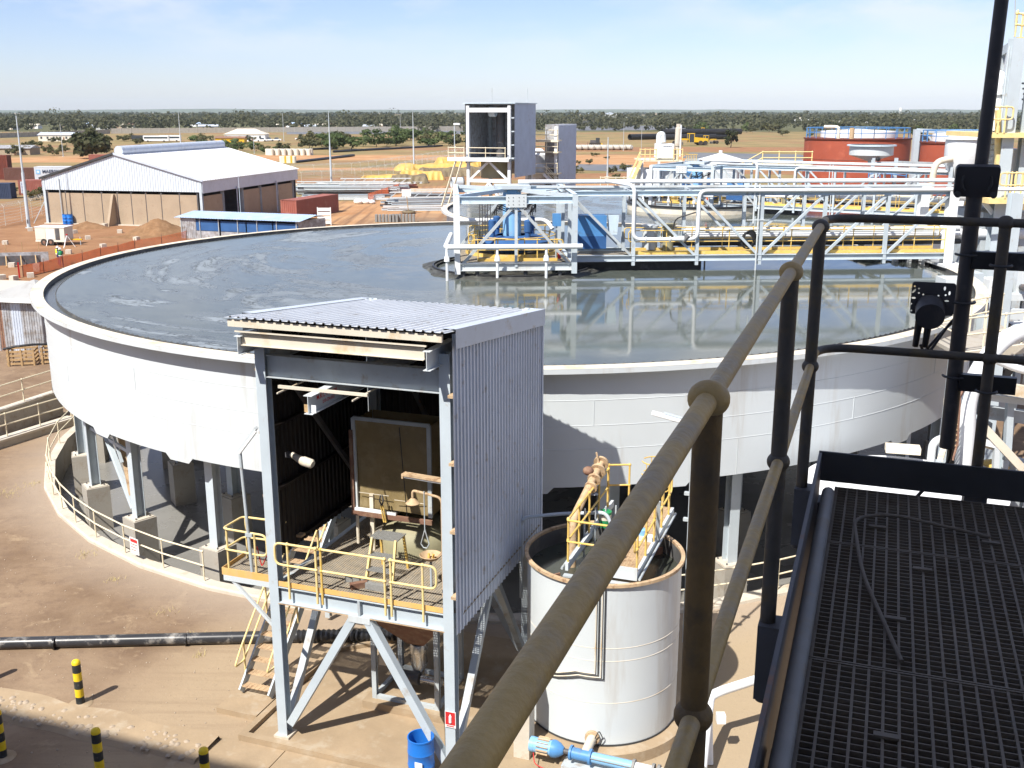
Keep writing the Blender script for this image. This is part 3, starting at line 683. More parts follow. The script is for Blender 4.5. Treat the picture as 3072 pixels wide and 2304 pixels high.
    for y in (Y0, Y1):
        MB().ibeam((X0, y, zb), (X1, y, zb), 0.2, 0.32, 0.016).build('cage_beam', M['tank'], t)
        MB().ibeam((X0, y, ZT - 0.12), (X1, y, ZT - 0.12), 0.2, 0.3, 0.016).build('cage_beam', M['blue_pale'], t)
        MB().beam((0.08, y, ZT - 0.25), (X0 + 0.2, y, zb + 0.1), 0.12, 0.14, up=(0, 1, 0)).build('cage_diagonal', M['steel_dirty'], t)
        MB().beam((0.08, y, ZT - 0.25), (X1 - 0.2, y, zb + 0.1), 0.12, 0.14, up=(0, 1, 0)).build('cage_diagonal', M['steel_dirty'], t)
        MB().ibeam((0.08, y, zb), (0.08, y, ZT - 0.2), 0.12, 0.12, 0.012, up=(0, 1, 0)).build('cage_column', ST, t)
        gp = MB().box(-0.36, 0.52, y - 0.13, y - 0.112, ZT - 0.42, ZT + 0.12).build('gusset_plate', M['tank'], t)
        mb = MB()
        for bx in (-0.25, -0.05, 0.2, 0.4):
            for bz in (-0.3, -0.15, 0.0): mb.cyl((bx, y - 0.132, ZT + bz), (bx, y - 0.15, ZT + bz), 0.02, 6)
        tag(mb.build('bolts', M['darksteel'], gp), kind='stuff')
    MB().beam((X0, Y0, ZT + 0.02), (0.08, 0, ZT + 0.1), 0.14, 0.16).build('plan_beam', M['blue_pale'], t)
    MB().beam((X0, Y1, ZT + 0.02), (0.08, 0, ZT + 0.1), 0.14, 0.16).build('plan_beam', ST, t)
    MB().beam((X1, Y0, ZT + 0.02), (0.08, 0, ZT + 0.1), 0.14, 0.16).build('plan_beam', ST, t)
    MB().box(-0.7, 0.9, -0.7, 0.7, ZT + 0.14, ZT + 0.3).build('top_plate', ST, t)
    # drive: blue column with gear ring and motors
    MB().lathe([(0.62, 8.2), (0.62, 8.55), (0.42, 8.7), (0.42, 10.9), (0.5, 10.92), (0.5, 11.05), (0.02, 11.06)], 24, (0.1, 0, 0)).build('drive_column', M['blue_light'], t, True)
    MB().lathe([(1.5, 8.35), (1.7, 8.45), (1.7, 8.75), (1.3, 8.95), (0.7, 9.0)], 28, (0.1, 0, 0)).build('gear_ring', M['blue_dark'], t, True)
    for k in range(4):
        a = R(35 + 90 * k); cx, cy = 0.1 + 1.15 * math.cos(a), 1.15 * math.sin(a)
        MB().lathe([(0.13, 8.95), (0.13, 9.2), (0.17, 9.22), (0.17, 9.7), (0.1, 9.76), (0.02, 9.76)], 12, (cx, cy, 0)).build('drive_motor', M['blue_dark'], t, True)
        for q in range(3): MB().tube(bend([(cx + 0.1 * q, cy, 9.95), (cx + 0.2, cy - 0.1, 10.3 + 0.1 * q), (0.2 * q, cy * 0.6, 10.0), (0.5 - 0.3 * q, 0.5 * cy, 10.8)], 0.3), 0.025, 5).build('hydraulic_hose', M['black'], t, True)
    for k in range(5): MB().cyl((-1.4 + 0.12 * k, -0.6, 8.4), (-1.4 + 0.12 * k, -0.6, 10.6 - 0.1 * (k % 3)), 0.025, 6).build('cable', M['darksteel'], t, True)
    # cage platform, rails and toe boards
    mb = MB(); y = Y0 + 0.2
    while y < Y1: mb.box(X0 + 0.15, X1 - 0.15, y, y + 0.035, zb + 0.17, zb + 0.2); y += 0.1
    tag(mb.build('platform_grating', M['grate_lit'], t), kind='stuff')
    for y in (Y0 + 0.35, Y1 - 0.35):
        rail_run(t, [(X0 + 0.9 + 0.86 * k, y, zb + 0.2) for k in range(5)], M['yellow'], 0.92, 0.026, ends='loop')
        MB().box(X0 + 0.9, X1 - 0.7, y - 0.07, y - 0.055, zb + 0.2, zb + 0.33).build('toe_board', M['yellow'], t)
    ring = arc((0.1, 0, zb + 0.65), 2.0, 0, 2 * math.pi, 28, (1, 0, 0), (0, 1, 0))
    MB().tube(ring[:-1], 0.026, 6, closed=True).build('inner_rail', M['yellow'], t, True); MB().tube([p + Vector((0, 0, 0.40)) for p in ring[:-1]], 0.026, 6, closed=True).build('inner_rail', M['yellow'], t, True)
    for k in range(10): MB().cyl(ring[k * 28 // 10] - Vector((0, 0, 0.5)), ring[k * 28 // 10] + Vector((0, 0, 0.45)), 0.024, 6).build('inner_post', M['yellow'], t, True)
    MB().lathe([(2.15, zb + 0.2), (2.15, zb + 0.36), (2.13, zb + 0.36), (2.13, zb + 0.2)], 32, (0.1, 0, 0)).build('ring_toe_board', M['yellow'], t)
    # spray ring: white pipe round the cage with drop nozzles
    MB().tube(bend([(-2.7, 1.0, 8.9), (-2.95, -3.75, 8.9), (2.9, -3.75, 8.9)], 0.35), 0.11, 10).build('spray_pipe', M['white'], t, True)
    MB().tube(bend([(-2.5, 2.6, 9.4), (1.9, 2.6, 9.4), (2.2, 2.2, 9.0)], 0.3), 0.10, 10).build('spray_pipe', M['white'], t, True)
    for x in (-2.9, -0.75, 1.35): MB().tube([(x, -3.75, 8.85), (x, -3.75, 8.55), (x, -3.75, 8.5), (x, -3.75, 8.3), (x, -3.75, 8.25), (x, -3.75, 7.2)], [0.05, 0.06, 0.1, 0.13, 0.06, 0.06], 8).build('drop_nozzle', M['white'], t, True)
    for x in (-2.2, -1.6, 0.5, 2.0): MB().cyl((x, -3.2, 7.35), (x, -3.2, 7.85), 0.09, 8).build('well_hanger', M['darksteel'], t, True)
    # centre well
    MB().lathe([(3.7, 7.2), (3.7, 7.64), (3.62, 7.66), (3.62, 7.2)], 48, (0.1, 0, 0)).build('centre_well', M['black'], t, True)
    # cabinets
    cb = MB().box(3.0, 4.3, -1.2, -0.4, YB + 0.4, YB + 1.9).build('blue_cabinet', M['blue_paint'], t)
    MB().box(3.0, 4.3, -1.22, -1.203, YB + 0.42, YB + 0.98).build('cabinet_lower_panel', M['blue_dark'], cb)
    MB().add([(4.45, -1.25, 9.1), (4.78, -1.25, 9.1), (4.85, -1.25, 9.95), (4.38, -1.25, 9.95), (4.45, -0.8, 9.1), (4.78, -0.8, 9.1), (4.85, -0.8, 9.95), (4.38, -0.8, 9.95)], [(0, 1, 2, 3), (5, 4, 7, 6), (4, 0, 3, 7), (1, 5, 6, 2), (3, 2, 6, 7), (4, 5, 1, 0)]).build('pale_blue_cabinet', M['blue_pale'], t)
    cb2 = MB().box(1.75, 2.12, -2.3, -2.1, 9.6, 10.15).build('control_box', M['blue_paint'], t)
    MB().beam((1.93, -2.2, zb + 0.2), (1.93, -2.2, 9.6), 0.08, 0.08).build('control_post', M['steel'], t)
    MB().lathe([(0.09, 0), (0.09, 0.5), (0.03, 0.58), (0.03, 0.64)], 12, (2.0, -2.7, zb + 0.25)).build('fire_extinguisher', M['red_bright'], t, True)
    # cables strung between cage and bridge
    for k in range(4): MB().tube([(1.6 + 0.9 * q, -0.9 + 0.1 * k, 10.85 + 0.06 * k - 0.12 * math.sin(q * 1.3 + k)) for q in range(6)], 0.02, 5).build('cable', M['darksteel'], t, True)
    return t
bridge = make_bridge(C1, R(3.4), 'grey steel truss bridge with yellow rails and blue drive over the large thickener')

# dark scum crust floating round the centre well
crust = MB(); vs = []; fs = []
Nn = 90
for i in range(Nn):
    a = 2 * math.pi * i / Nn
    ro = 4.15 + 0.35 * mnoise.noise(Vector((math.cos(a) * 2, math.sin(a) * 2, 1))) + 0.25 * mnoise.noise(Vector((math.cos(a) * 7, math.sin(a) * 7, 4)))
    for r, z in ((3.5, 0.10), (3.85, 0.12), (ro - 0.08, 0.05), (ro, -0.02)):
        vs.append((r * math.cos(a), r * math.sin(a), z + 0.04 * mnoise.noise(Vector((math.cos(a) * 14, math.sin(a) * 14, r * 3)))))
for i in range(Nn):
    j = (i + 1) % Nn
    fs += [(4 * i + k, 4 * j + k, 4 * j + k + 1, 4 * i + k + 1) for k in range(3)]
crust.add(vs, fs)
M['crust'] = paint('black_wet_scum', (0.05, 0.05, 0.045), 0.55, 0.35, 2.0, (0.12, 0.12, 0.105), 0.3, 3, bump=0.8, bump_scale=8)
o = crust.build('scum_crust', M['crust'], None, True, loc=C1 + Vector((0.1, 0, RIM_Z - 0.11)))
tag(o, 'dark ragged scum crust floating round the centre well', 'scum')

# ------------------------------------------------------------------ second thickener behind
C2 = Vector((14.7, 85.2, -0.58))
thickener(C2, 'second open thickener tank with green-grey liquid behind the first bridge', False)
b2 = copy_tree(bridge, C2 + Vector((0, 0, -0.07)), R(-30.8), 'second steel truss bridge with yellow walkway over the farther thickener')
mb = MB(); mb.lathe([(5.4, 7.1), (5.4, 7.95), (5.5, 7.97), (5.5, 7.1)], 60, (0.1, 0, 0))
fw = T('feedwell', 'round feedwell with black rim and pale band in the farther thickener', 'feedwell', C2)
mb.build('wall', M['flange'], fw, True)
MB().lathe([(5.58, 7.93), (5.58, 8.08), (5.3, 8.08), (5.3, 7.93)], 60, (0.1, 0, 0)).build('rim', M['black'], fw, True)
for k in range(24):
    a = 2 * math.pi * k / 24; MB().cyl((0.1 + 5.4 * math.cos(a), 5.4 * math.sin(a), 8.08), (0.1 + 5.4 * math.cos(a), 5.4 * math.sin(a), 8.5), 0.05, 6).build('hanger', M['darksteel'], fw)
# ------------------------------------------------------------------ plant building behind the viewer (its roof edge shades the walkway and the yard)
pb = T('plant_building', 'tall grey clad plant building rising behind the walkway', 'building', PG(0, -3.2, 0), -PA)
MB().box(-36, 36, -18, 0, 0.02, 26.4).build('wall', M['steel_dirty'], pb)
mb = MB(); mb.sheet((-36, 0.02, 0.6), (1, 0, 0), (0, 0, 1), (0, 1, 0), 72, 25.6, 0.4, 0.05); mb.build('cladding', M['zinc_wall'], pb)
MB().box(-36.3, 36.3, -18.3, 0.28, 26.4, 26.62).build('roof', M['zinc'], pb)

# ------------------------------------------------------------------ viewing walkway in the foreground
ZF = 13.1
wk = T('walkway_platform', 'dark steel grating walkway in the shaded foreground at lower right', 'walkway', PG(0, 0, ZF), -PA)
def grating_panel(x0, x1, y0, y1, pitch_y=0.0275, pitch_x=0.0365):
    m_ = MB(); y = y0 + 0.006
    while y < y1 - 0.004: m_.box(x0, x1, y - 0.002, y + 0.002, -0.032, 0.0); y += pitch_y
    x = x0 + 0.01
    while x < x1: m_.box(x - 0.0035, x + 0.0035, y0, y1, -0.012, 0.0015); x += pitch_x
    m_.box(x0, x0 + 0.006, y0, y1, -0.034, 0.002); m_.box(x1 - 0.006, x1, y0, y1, -0.034, 0.002)
    m_.box(x0, x1, y0, y0 + 0.006, -0.034, 0.003); m_.box(x0, x1, y1 - 0.006, y1, -0.034, 0.003)
    o = m_.build('grating_panel', M['grate'], wk); tag(o, kind='stuff'); return o
for y0, y1 in ((-0.6, 0.15), (0.155, 0.98), (0.985, 1.80), (1.805, 2.62), (2.625, 3.44), (3.445, 4.0)):
    grating_panel(-0.10, 0.70, y0, y1); grating_panel(0.705, 1.75, y0, y1)
for x in (-0.17, 1.8):
    MB().box(x, x + 0.012, -0.8, 4.06, -0.24, 0.115).build('side_toe_board', M['darksteel'], wk)
MB().box(-0.17, 1.81, 4.062, 4.074, 0.0, 0.118).build('toe_board', M['dark'], wk)
MB().ibeam((-0.17, 4.02, -0.16), (1.81, 4.02, -0.16), 0.09, 0.2, 0.01).build('edge_beam', M['darksteel'], wk)
for y in (0.57, 2.2): MB().ibeam((-0.15, y, -0.15), (1.78, y, -0.15), 0.1, 0.2, 0.01).build('cross_beam', M['darksteel'], wk)
MB().cyl((-0.118, -0.6, 0.024), (-0.118, 3.86, 0.024), 0.0235, 12).build('kick_pipe', paint('grey_galvanised_pipe', (0.19, 0.185, 0.175), 0.5, 0.15, 6, (0.2, 0.17, 0.13), 0.2, 9), wk, True)
M['clip'] = paint('dusty_saddle_clip', (0.24, 0.24, 0.23), 0.6, 0.2, 20)
for x, y, s in ((0.06, 3.62, 0), (0.42, 3.6, 1), (0.2, 3.30, 0), (0.62, 3.36, 1), (0.12, 2.92, 0), (0.10, 2.30, 0), (0.16, 2.10, 0), (0.62, 2.86, 1), (0.08, 1.5, 0), (0.85, 3.5, 0)):
    MB().box(x - 0.028, x + 0.028, y - 0.009, y + 0.009, 0.003, 0.010).build('grating_clip', M['grate'], wk)
# support legs down to the ground for the walkway
for x in (-0.1, 1.7):
    for y in (-0.4, 3.98): MB().ibeam((x, y, -ZF), (x, y, -0.27), 0.2, 0.2, 0.014, up=(0, 1, 0)).build('support_column', M['steel_dirty'], wk)
br = T('bent_rod', 'thin grey bent rod lying on the walkway grating', 'rod', PG(0, 0, ZF), -PA)
MB().tube(bend([(0.135, 2.66, 0.012), (0.02, 3.2, 0.012), (-0.02, 3.62, 0.03), (0.10, 3.70, 0.03), (0.42, 3.62, 0.018)], 0.14, 8), 0.0062, 8).build('rod', M['grate'], br, True)

hr = T('walkway_handrail', 'thick worn yellow-grey tubular handrail crossing the foreground diagonally', 'railing', PG(0, 0, ZF), -PA)
XR, YR, RT, RM = -0.212, 4.155, 1.012, 0.515
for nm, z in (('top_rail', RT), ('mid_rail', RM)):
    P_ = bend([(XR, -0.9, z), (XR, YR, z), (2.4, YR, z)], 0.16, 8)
    MB().tube(P_[:3], 0.0150, 20).build(nm, M['rail_worn'], hr, True); MB().tube(P_[2:], 0.0158, 20).build(nm, M['rail_backlit'], hr, True)
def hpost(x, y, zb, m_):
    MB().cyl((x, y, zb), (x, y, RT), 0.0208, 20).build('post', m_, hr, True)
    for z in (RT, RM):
        b_ = MB(); b_.ball((x, y, z), 0.0298, 24, 0.9); b_.build('ball_joint', M['rail_worn'] if z == RT and y < 3 else m_, hr, True)
for y in (0.25, 1.42, 2.68, 3.80): hpost(XR, y, -0.18, M['rail_brown'] if y < 2 else M['rail_backlit'])
hpost(0.405, YR, -0.18, M['rail_backlit']); hpost(1.6, YR, -0.18, M['rail_backlit'])
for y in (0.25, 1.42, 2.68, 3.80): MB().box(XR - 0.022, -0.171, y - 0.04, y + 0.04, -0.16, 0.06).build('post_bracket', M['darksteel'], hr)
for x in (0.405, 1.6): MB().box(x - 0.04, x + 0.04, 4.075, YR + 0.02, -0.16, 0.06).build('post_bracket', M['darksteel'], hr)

# ------------------------------------------------------------------ dark instrument pole clamped to the handrail
M['pole_dark'] = paint('dark_pole_paint', (0.05, 0.05, 0.055), 0.5, 0.2, 4, (0.09, 0.085, 0.08), 0.2, 8)
pl = T('instrument_pole', 'tall dark pole clamped to the handrail, carrying a perforated bracket', 'pole', PG(0.30, 4.275, ZF), -PA)
zr = lambda z: z - ZF
MB().cyl((0, 0, zr(13.22)), (0, 0, zr(14.2)), 0.0285, 20).build('lower_tube', M['pole_dark'], pl, True)
MB().cyl((0.01, 0.0, zr(14.2)), (0.05, 0.0, zr(17.2)), 0.0235, 20).build('upper_tube', M['pole_dark'], pl, True)
def rounded(w, h, r, n=4):
    P = []
    for cx, cy, a in ((w / 2 - r, -h / 2 + r, -90), (w / 2 - r, h / 2 - r, 0), (-w / 2 + r, h / 2 - r, 90), (-w / 2 + r, -h / 2 + r, 180)):
        for k in range(n + 1): P.append((cx + r * math.cos(R(a + 90 * k / n)), cy + r * math.sin(R(a + 90 * k / n))))
    return P
mb = MB(); mb.prism((0.0, 0.0, zr(14.205)), (0.0, -0.02, zr(14.225)), [(0, 0)] * 3) if False else None
mb.prism((0.0, -0.052, zr(14.25)), (0.0, -0.03, zr(14.258)), rounded(0.148, 0.118, 0.012)); jb = mb.build('mount_plate', M['pole_dark'], pl)
MB().prism((0.0, -0.03, zr(14.25)), (0.0, 0.03, zr(14.25)), rounded(0.146, 0.112, 0.012)).build('mount_box', M['pole_dark'], pl)
for sx in (-1, 1):
    MB().tube(arc((0, -0.055, zr(14.25)), 0.05, R(-40 if sx > 0 else 140), R(40 if sx > 0 else 220), 8), 0.006, 6).build('mount_slot_rim', M['black'], jb)
    for sz in (-1, 1): MB().cyl((sx * 0.06, -0.05, zr(14.25 + sz * 0.046)), (sx * 0.06, -0.062, zr(14.25 + sz * 0.046)), 0.012, 10).build('bolt', M['dark'], jb)
# perforated plate: real openings, cut as a grid of strips
bx0, bx1, bz0, bz1 = -0.185, -0.03, zr(13.748), zr(13.872)
holes = [(-0.176, .106, 6), (-0.160, .098, 5), (-0.159, .081, 5), (-0.143, .076, 5), (-0.089, .074, 5), (-0.064, .078, 5), (-0.180, .012, 6), (-0.183, .038, 4)]
bmh = bmesh.new()
vs_o = [bmh.verts.new((x, 0, z)) for x, z in [(bx0 + a + 0.0775, bz0 + b + 0.062) for a, b in rounded(0.155, 0.124, 0.01)]]
edges = [bmh.edges.new((vs_o[i], vs_o[(i + 1) % len(vs_o)])) for i in range(len(vs_o))]
def hole(cx, cz, w, h, rot=0):
    n_ = 10; vv = []
    for i in range(n_):
        t_ = 2 * math.pi * i / n_; x_, z_ = w * math.cos(t_), h * math.sin(t_)
        vv.append(bmh.verts.new((cx + x_ * math.cos(rot) - z_ * math.sin(rot), 0, bz0 + cz + x_ * math.sin(rot) + z_ * math.cos(rot))))
    edges.extend(bmh.edges.new((vv[i], vv[(i + 1) % n_])) for i in range(n_))
for x_, z_, r_ in holes: hole(x_, z_, 0.0036, 0.0036)
hole(-0.1765, .088, 0.004, 0.010, R(-35)); hole(-0.176, .061, 0.008, 0.004); hole(-0.069, .103, 0.004, 0.008); hole(-0.051, .086, 0.004, 0.008); hole(-0.058, .056, 0.008, 0.0035)
bmesh.ops.triangle_fill(bmh, use_beauty=True, edges=edges)
ext = bmesh.ops.extrude_face_region(bmh, geom=list(bmh.faces)); bmesh.ops.translate(bmh, verts=[v for v in ext['geom'] if isinstance(v, bmesh.types.BMVert)], vec=(0, 0.005, 0))
bmesh.ops.recalc_face_normals(bmh, faces=bmh.faces)
me = bpy.data.meshes.new('bracket_plate'); bmh.to_mesh(me); bmh.free(); me.materials.append(M['pole_dark'])
inst(me, 'bracket_plate', pl, (0, -0.03, 0))
MB().cyl((-0.115, -0.035, zr(13.778)), (-0.115, -0.115, zr(13.755)), 0.052, 28).build('sensor_drum', M['pole_dark'], pl, True)
MB().lathe([(0.0535, 0), (0.0535, 0.012)], 28, (0, 0, 0)).build('sensor_band', M['clip'], pl, True, loc=(-0.115, -0.047, zr(13.7742)))
_sb = col.objects[-1]; _sb.rotation_euler = (R(90 - 16), 0, 0)
for dx in (-0.022, 0.012): MB().tube([(-0.125 + dx, -0.06, zr(13.745)), (-0.128 + dx, -0.055, zr(13.70)), (-0.132 + dx, -0.045, zr(13.625))], [0.016, 0.0135, 0.011], 12).build('cable_gland', M['black'], pl, True)
MB().tube(bend([(-0.115, -0.045, zr(13.635)), (-0.10, -0.02, zr(13.60)), (-0.03, 0.03, zr(13.72)), (0.03, 0.05, zr(13.78))], 0.05), 0.0055, 8).build('cable', M['black'], pl, True)
MB().tube(bend([(-0.135, -0.04, zr(13.63)), (-0.12, -0.01, zr(13.595)), (-0.04, 0.035, zr(13.70)), (0.03, 0.055, zr(13.75))], 0.05), 0.0055, 8).build('cable', M['black'], pl, True)
for z in (13.96, 13.49):
    b_ = MB().box(0.015, 0.215, -0.035, 0.0, zr(z - 0.03), zr(z + 0.035)).build('clamp_plate', M['black'], pl)
    MB().tube(arc((0.105, -0.125, zr(z)), 0.036, R(180), R(360), 8, (1, 0, 0), (0, 1, 0)), 0.005, 6).build('u_bolt', M['dark'], b_, True)
    MB().tube(arc((0, 0, zr(z + 0.02)), 0.043, R(180), R(360), 10, (1, 0, 0), (0, 1, 0)), 0.005, 6).build('u_bolt', M['dark'], b_, True)
MB().tube(arc((0, 0, zr(13.80)), 0.043, R(180), R(380), 10, (1, 0, 0), (0, 1, 0)), 0.005, 6).build('u_bolt', M['dark'], pl, True)
MB().tube(bend([(0.015, 0.0, zr(13.26)), (0.015, 0.0, zr(13.16)), (-0.03, -0.02, zr(13.10)), (-0.12, 0.02, zr(12.95))], 0.06), 0.007, 8).build('cable', M['black'], pl, True)

# ------------------------------------------------------------------ dosing shed
M['yellow_toe'] = paint('faded_orange_yellow_plate', (0.72, 0.43, 0.14), 0.6, 0.12, 2.0, (0.6, 0.42, 0.22), 0.3, 5, streak=True)
SH0 = PG(-12.53, 19.13, 0)
sh = T('dosing_shed', 'tall open-fronted steel shed with ribbed metal cladding in front of the thickener', 'shed', SH0, -PA)
CX, CY = 4.34, 5.2
ST = M['steel']
for x, y in ((0, 0), (CX, 0), (0, CY), (CX, CY)):
    MB().ibeam((x, y, 0.1), (x, y, 9.75), 0.24, 0.24, 0.018, up=(0, 1, 0)).build('column', ST, sh)
    MB().box(x - 0.2, x + 0.2, y - 0.2, y + 0.2, 0.0, 0.1).build('base_plate', M['concrete_pale'], sh)
# roof sheet, falls to the back
z0, z1 = 10.33, 9.68
mb = MB(); ln = math.hypot(6.22, 0.65); mb.sheet((-0.36, -0.80, z0), (1, 0, 0), (0, 6.22 / ln, -0.65 / ln), (0, 0.65 / ln, 6.22 / ln), 5.02, ln, 0.2, 0.036)
mb.build('roof_sheet', M['zinc'], sh)
def rz(y): return z0 - (y + 0.80) * 0.65 / 6.22
for x, nm, ya0 in ((4.68, 'right_flashing', -0.35), (-0.40, 'left_flashing', -0.05)):
    mb = MB(); s = 1 if x > 0 else -1
    for ya, yb in ((ya0, 5.46),):
        mb.add([(x - s * 0.28, ya, rz(ya) + 0.042), (x + s * 0.02, ya, rz(ya) + 0.046), (x + s * 0.02, yb, rz(yb) + 0.046), (x - s * 0.28, yb, rz(yb) + 0.042),
                (x + s * 0.02, ya, rz(ya) - 0.36), (x + s * 0.02, yb, rz(yb) - 0.36)], [(0, 1, 2, 3), (1, 4, 5, 2)])
    mb.build(nm, M['zinc_wall'], sh)
for k, y in enumerate((-0.70, 1.2, 2.8, 4.3, 5.25)): MB().beam((-0.32, y, rz(y) - 0.12), (4.56, y, rz(y) - 0.12), 0.07, 0.15).build('purlin', M['flange'] if k == 0 else M['steel_dirty'], sh)
# canopy beam in front, on two stub cantilevers
MB().ibeam((-0.10, -0.58, 9.84), (4.12, -0.58, 9.84), 0.13, 0.26, 0.014).build('canopy_beam', M['flange'], sh)
MB().box(-0.2, 4.2, -0.68, -0.64, 10.0, 10.03).build('canopy_angle', M['flange'], sh)
for x in (-0.12, 4.22): MB().ibeam((x, -0.72, 9.72), (x, 0.6, 9.72), 0.16, 0.40, 0.014).build('canopy_bracket', M['tank'], sh)
MB().ibeam((0.12, 0.0, 9.15), (CX - 0.12, 0.0, 9.15), 0.2, 0.5, 0.016).build('front_girder', M['steel_dirty'], sh)
for x in (0, CX): MB().ibeam((x, 0.12, 9.3), (x, CY - 0.12, 9.3), 0.16, 0.3, 0.014).build('eave_girder', M['steel_dirty'], sh)
# cladding
def clad(nm, o, ux, lx, ztop0, ztop1, zb_, un, m_):
    mb = MB(); o, ux, un = Vector(o), Vector(ux), Vector(un); pts = []; x = 0.0; p_ = 0.19
    while x < lx:
        for a, b in ((0, 0), (0.55, 0), (0.66, 1), (0.88, 1), (0.99, 0)):
            if x + a * p_ <= lx: pts.append((x + a * p_, b * 0.032))
        x += p_
    pts.append((lx, 0)); vs = []
    for a, b in pts:
        zt = ztop0 + (ztop1 - ztop0) * a / lx; q = o + ux * a + un * b
        vs += [(q.x, q.y, zb_), (q.x, q.y, zt)]
    mb.add(vs, [(2 * i, 2 * i + 2, 2 * i + 3, 2 * i + 1) for i in range(len(pts) - 1)]); return mb.build(nm, m_, sh)
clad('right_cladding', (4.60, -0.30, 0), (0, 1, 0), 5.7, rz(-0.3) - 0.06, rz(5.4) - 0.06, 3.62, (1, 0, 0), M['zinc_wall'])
clad('left_cladding', (-0.30, 0.35, 0), (0, 1, 0), 5.05, rz(0.35) - 0.06, rz(5.4) - 0.06, 4.3, (-1, 0, 0), M['clad_shade'])
clad('rear_cladding', (-0.30, 5.42, 0), (1, 0, 0), 4.9, rz(5.4) - 0.05, rz(5.4) - 0.05, 3.62, (0, 1, 0), M['clad_shade'])
MB().box(4.585, 4.66, 5.40, 5.49, 3.62, 9.5).build('corner_flashing', M['zinc_wall'], sh)
for z in (4.45, 5.95, 7.45, 8.9):
    MB().beam((CX + 0.185, -0.26, z), (CX + 0.185, 5.38, z), 0.12, 0.06).build('girt', M['tan_girt'], sh)
    MB().beam((-0.21, 0.1 if z > 5 else 1.4, z + 0.1), (-0.21, 0.34 if z > 5 else 1.6, z + 0.1), 0.14, 0.06).build('girt', M['tan_girt'], sh); MB().beam((-0.21, 0.34 if z > 5 else 1.6, z + 0.1), (-0.21, 5.36, z + 0.1), 0.14, 0.06).build('girt', M['clad_shade'], sh)  # inner girt lengths take the interior shade colour, front ends stay tan
    MB().beam((-0.2, 5.36, z), (4.45, 5.36, z), 0.06, 0.16).build('girt', M['darksteel'], sh)
MB().box(-0.28, -0.23, 0.20, 0.34, 4.2, 9.6).build('corner_trim', M['dark'], sh)
# wall braces inside
MB().beam((0.02, 0.5, 9.2), (0.02, 4.9, 4.3), 0.1, 0.12).build('wall_brace', M['darksteel'], sh)
MB().beam((0.3, CY + 0.05, 9.1), (2.6, CY + 0.05, 4.4), 0.1, 0.12).build('wall_brace', M['darksteel'], sh)
MB().beam((CX, 0.5, 9.2), (CX, 4.9, 4.3), 0.1, 0.12).build('wall_brace', M['darksteel'], sh)
# platform
MB().ibeam((0.12, -0.02, 3.76), (CX - 0.12, -0.02, 3.76), 0.2, 0.40, 0.018).build('platform_beam', M['steel'], sh)
MB().box(2.14, 2.20, -0.12, -0.03, 3.58, 3.94).build('stiffener', M['steel_dirty'], sh)
MB().box(0.1, CX - 0.1, -0.125, -0.02, 3.535, 3.553).build('beam_flange_dust', M['tan_girt'], sh)
for x in (0, 2.17, CX): MB().ibeam((x, 0.1, 3.76), (x, CY, 3.76), 0.16, 0.36, 0.016).build('platform_joist', M['steel_dirty'], sh)
MB().ibeam((0.1, CY, 3.76), (CX - 0.1, CY, 3.76), 0.16, 0.36, 0.016).build('platform_beam', M['steel_dirty'], sh)
for gi, (gx0, gx1, gy0, gy1) in enumerate(((0.12, 1.5, 0.02, 2.6), (1.51, 2.9, 0.02, 2.6), (2.91, CX + 0.3, 0.02, 2.6), (0.12, 2.1, 2.61, 5.4), (2.11, CX + 0.3, 2.61, 5.4))):
    mb = MB(); y = gy0
    while y < gy1: mb.box(gx0, gx1, y, y + 0.012, 3.97, 4.0); y += 0.052
    x = gx0
    while x < gx1: mb.box(x, x + 0.014, gy0, gy1, 3.972, 4.002); x += 0.062
    tag(mb.build('grating_panel', M['grate_lit'], sh), kind='stuff')
MB().box(0.13, CX - 0.13, -0.105, -0.09, 3.98, 4.10).build('toe_plate', M['yellow_toe'], sh)
RY = -0.14
for xs_, endL, endR in (((0.43, 1.15), True, False), ((1.28, 2.85), False, False), ((3.0, 3.76), False, True)):
    m_ = M['yellow_pale']
    for z in (5.06, 4.54): MB().cyl((xs_[0], RY, z), (xs_[1], RY, z), 0.027, 8).build('front_rail', m_, sh, True)
    for x in xs_:
        p_ = MB(); p_.cyl((x, RY, 3.72), (x, RY, 5.06), 0.028, 8); p_.ball((x, RY, 5.06), 0.046, 10); p_.ball((x, RY, 4.54), 0.043, 10); p_.build('rail_post', M['yellow'] if x == 1.28 else m_, sh, True)
    if endL: MB().tube(bend([(xs_[0], RY, 5.06), (0.10, RY, 5.06), (0.10, RY, 4.54), (xs_[0], RY, 4.54)], 0.2), 0.027, 8).build('rail_end', m_, sh, True)
    if endR: MB().tube(bend([(xs_[1], RY, 5.06), (4.08, RY, 5.06), (4.08, RY, 4.54), (xs_[1], RY, 4.54)], 0.2), 0.027, 8).build('rail_end', m_, sh, True)
# V braces below
def vbr(p, q, m_=None): MB().beam(p, q, 0.19, 0.19, up=(0, 1, 0)).build('knee_brace', m_ or M['steel'], sh)
vbr((2.02, -0.02, 3.52), (0.20, -0.02, 0.42)); vbr((2.32, -0.02, 3.52), (4.18, -0.02, 0.30))
MB().box(1.9, 2.44, -0.13, -0.115, 3.40, 3.56).build('apex_plate', M['tank'], sh)
vbr((2.02, CY, 3.52), (0.2, CY, 0.4), M['steel_dirty']); vbr((2.32, CY, 3.52), (4.18, CY, 0.4), M['steel_dirty'])
for x in (0, CX):
    MB().beam((x, 2.45, 3.55), (x, 0.25, 0.40), 0.15, 0.17, up=(1, 0, 0)).build('knee_brace', M['steel_dirty'], sh)
    MB().beam((x, 2.75, 3.55), (x, 4.95, 0.40), 0.15, 0.17, up=(1, 0, 0)).build('knee_brace', M['steel_dirty'], sh)
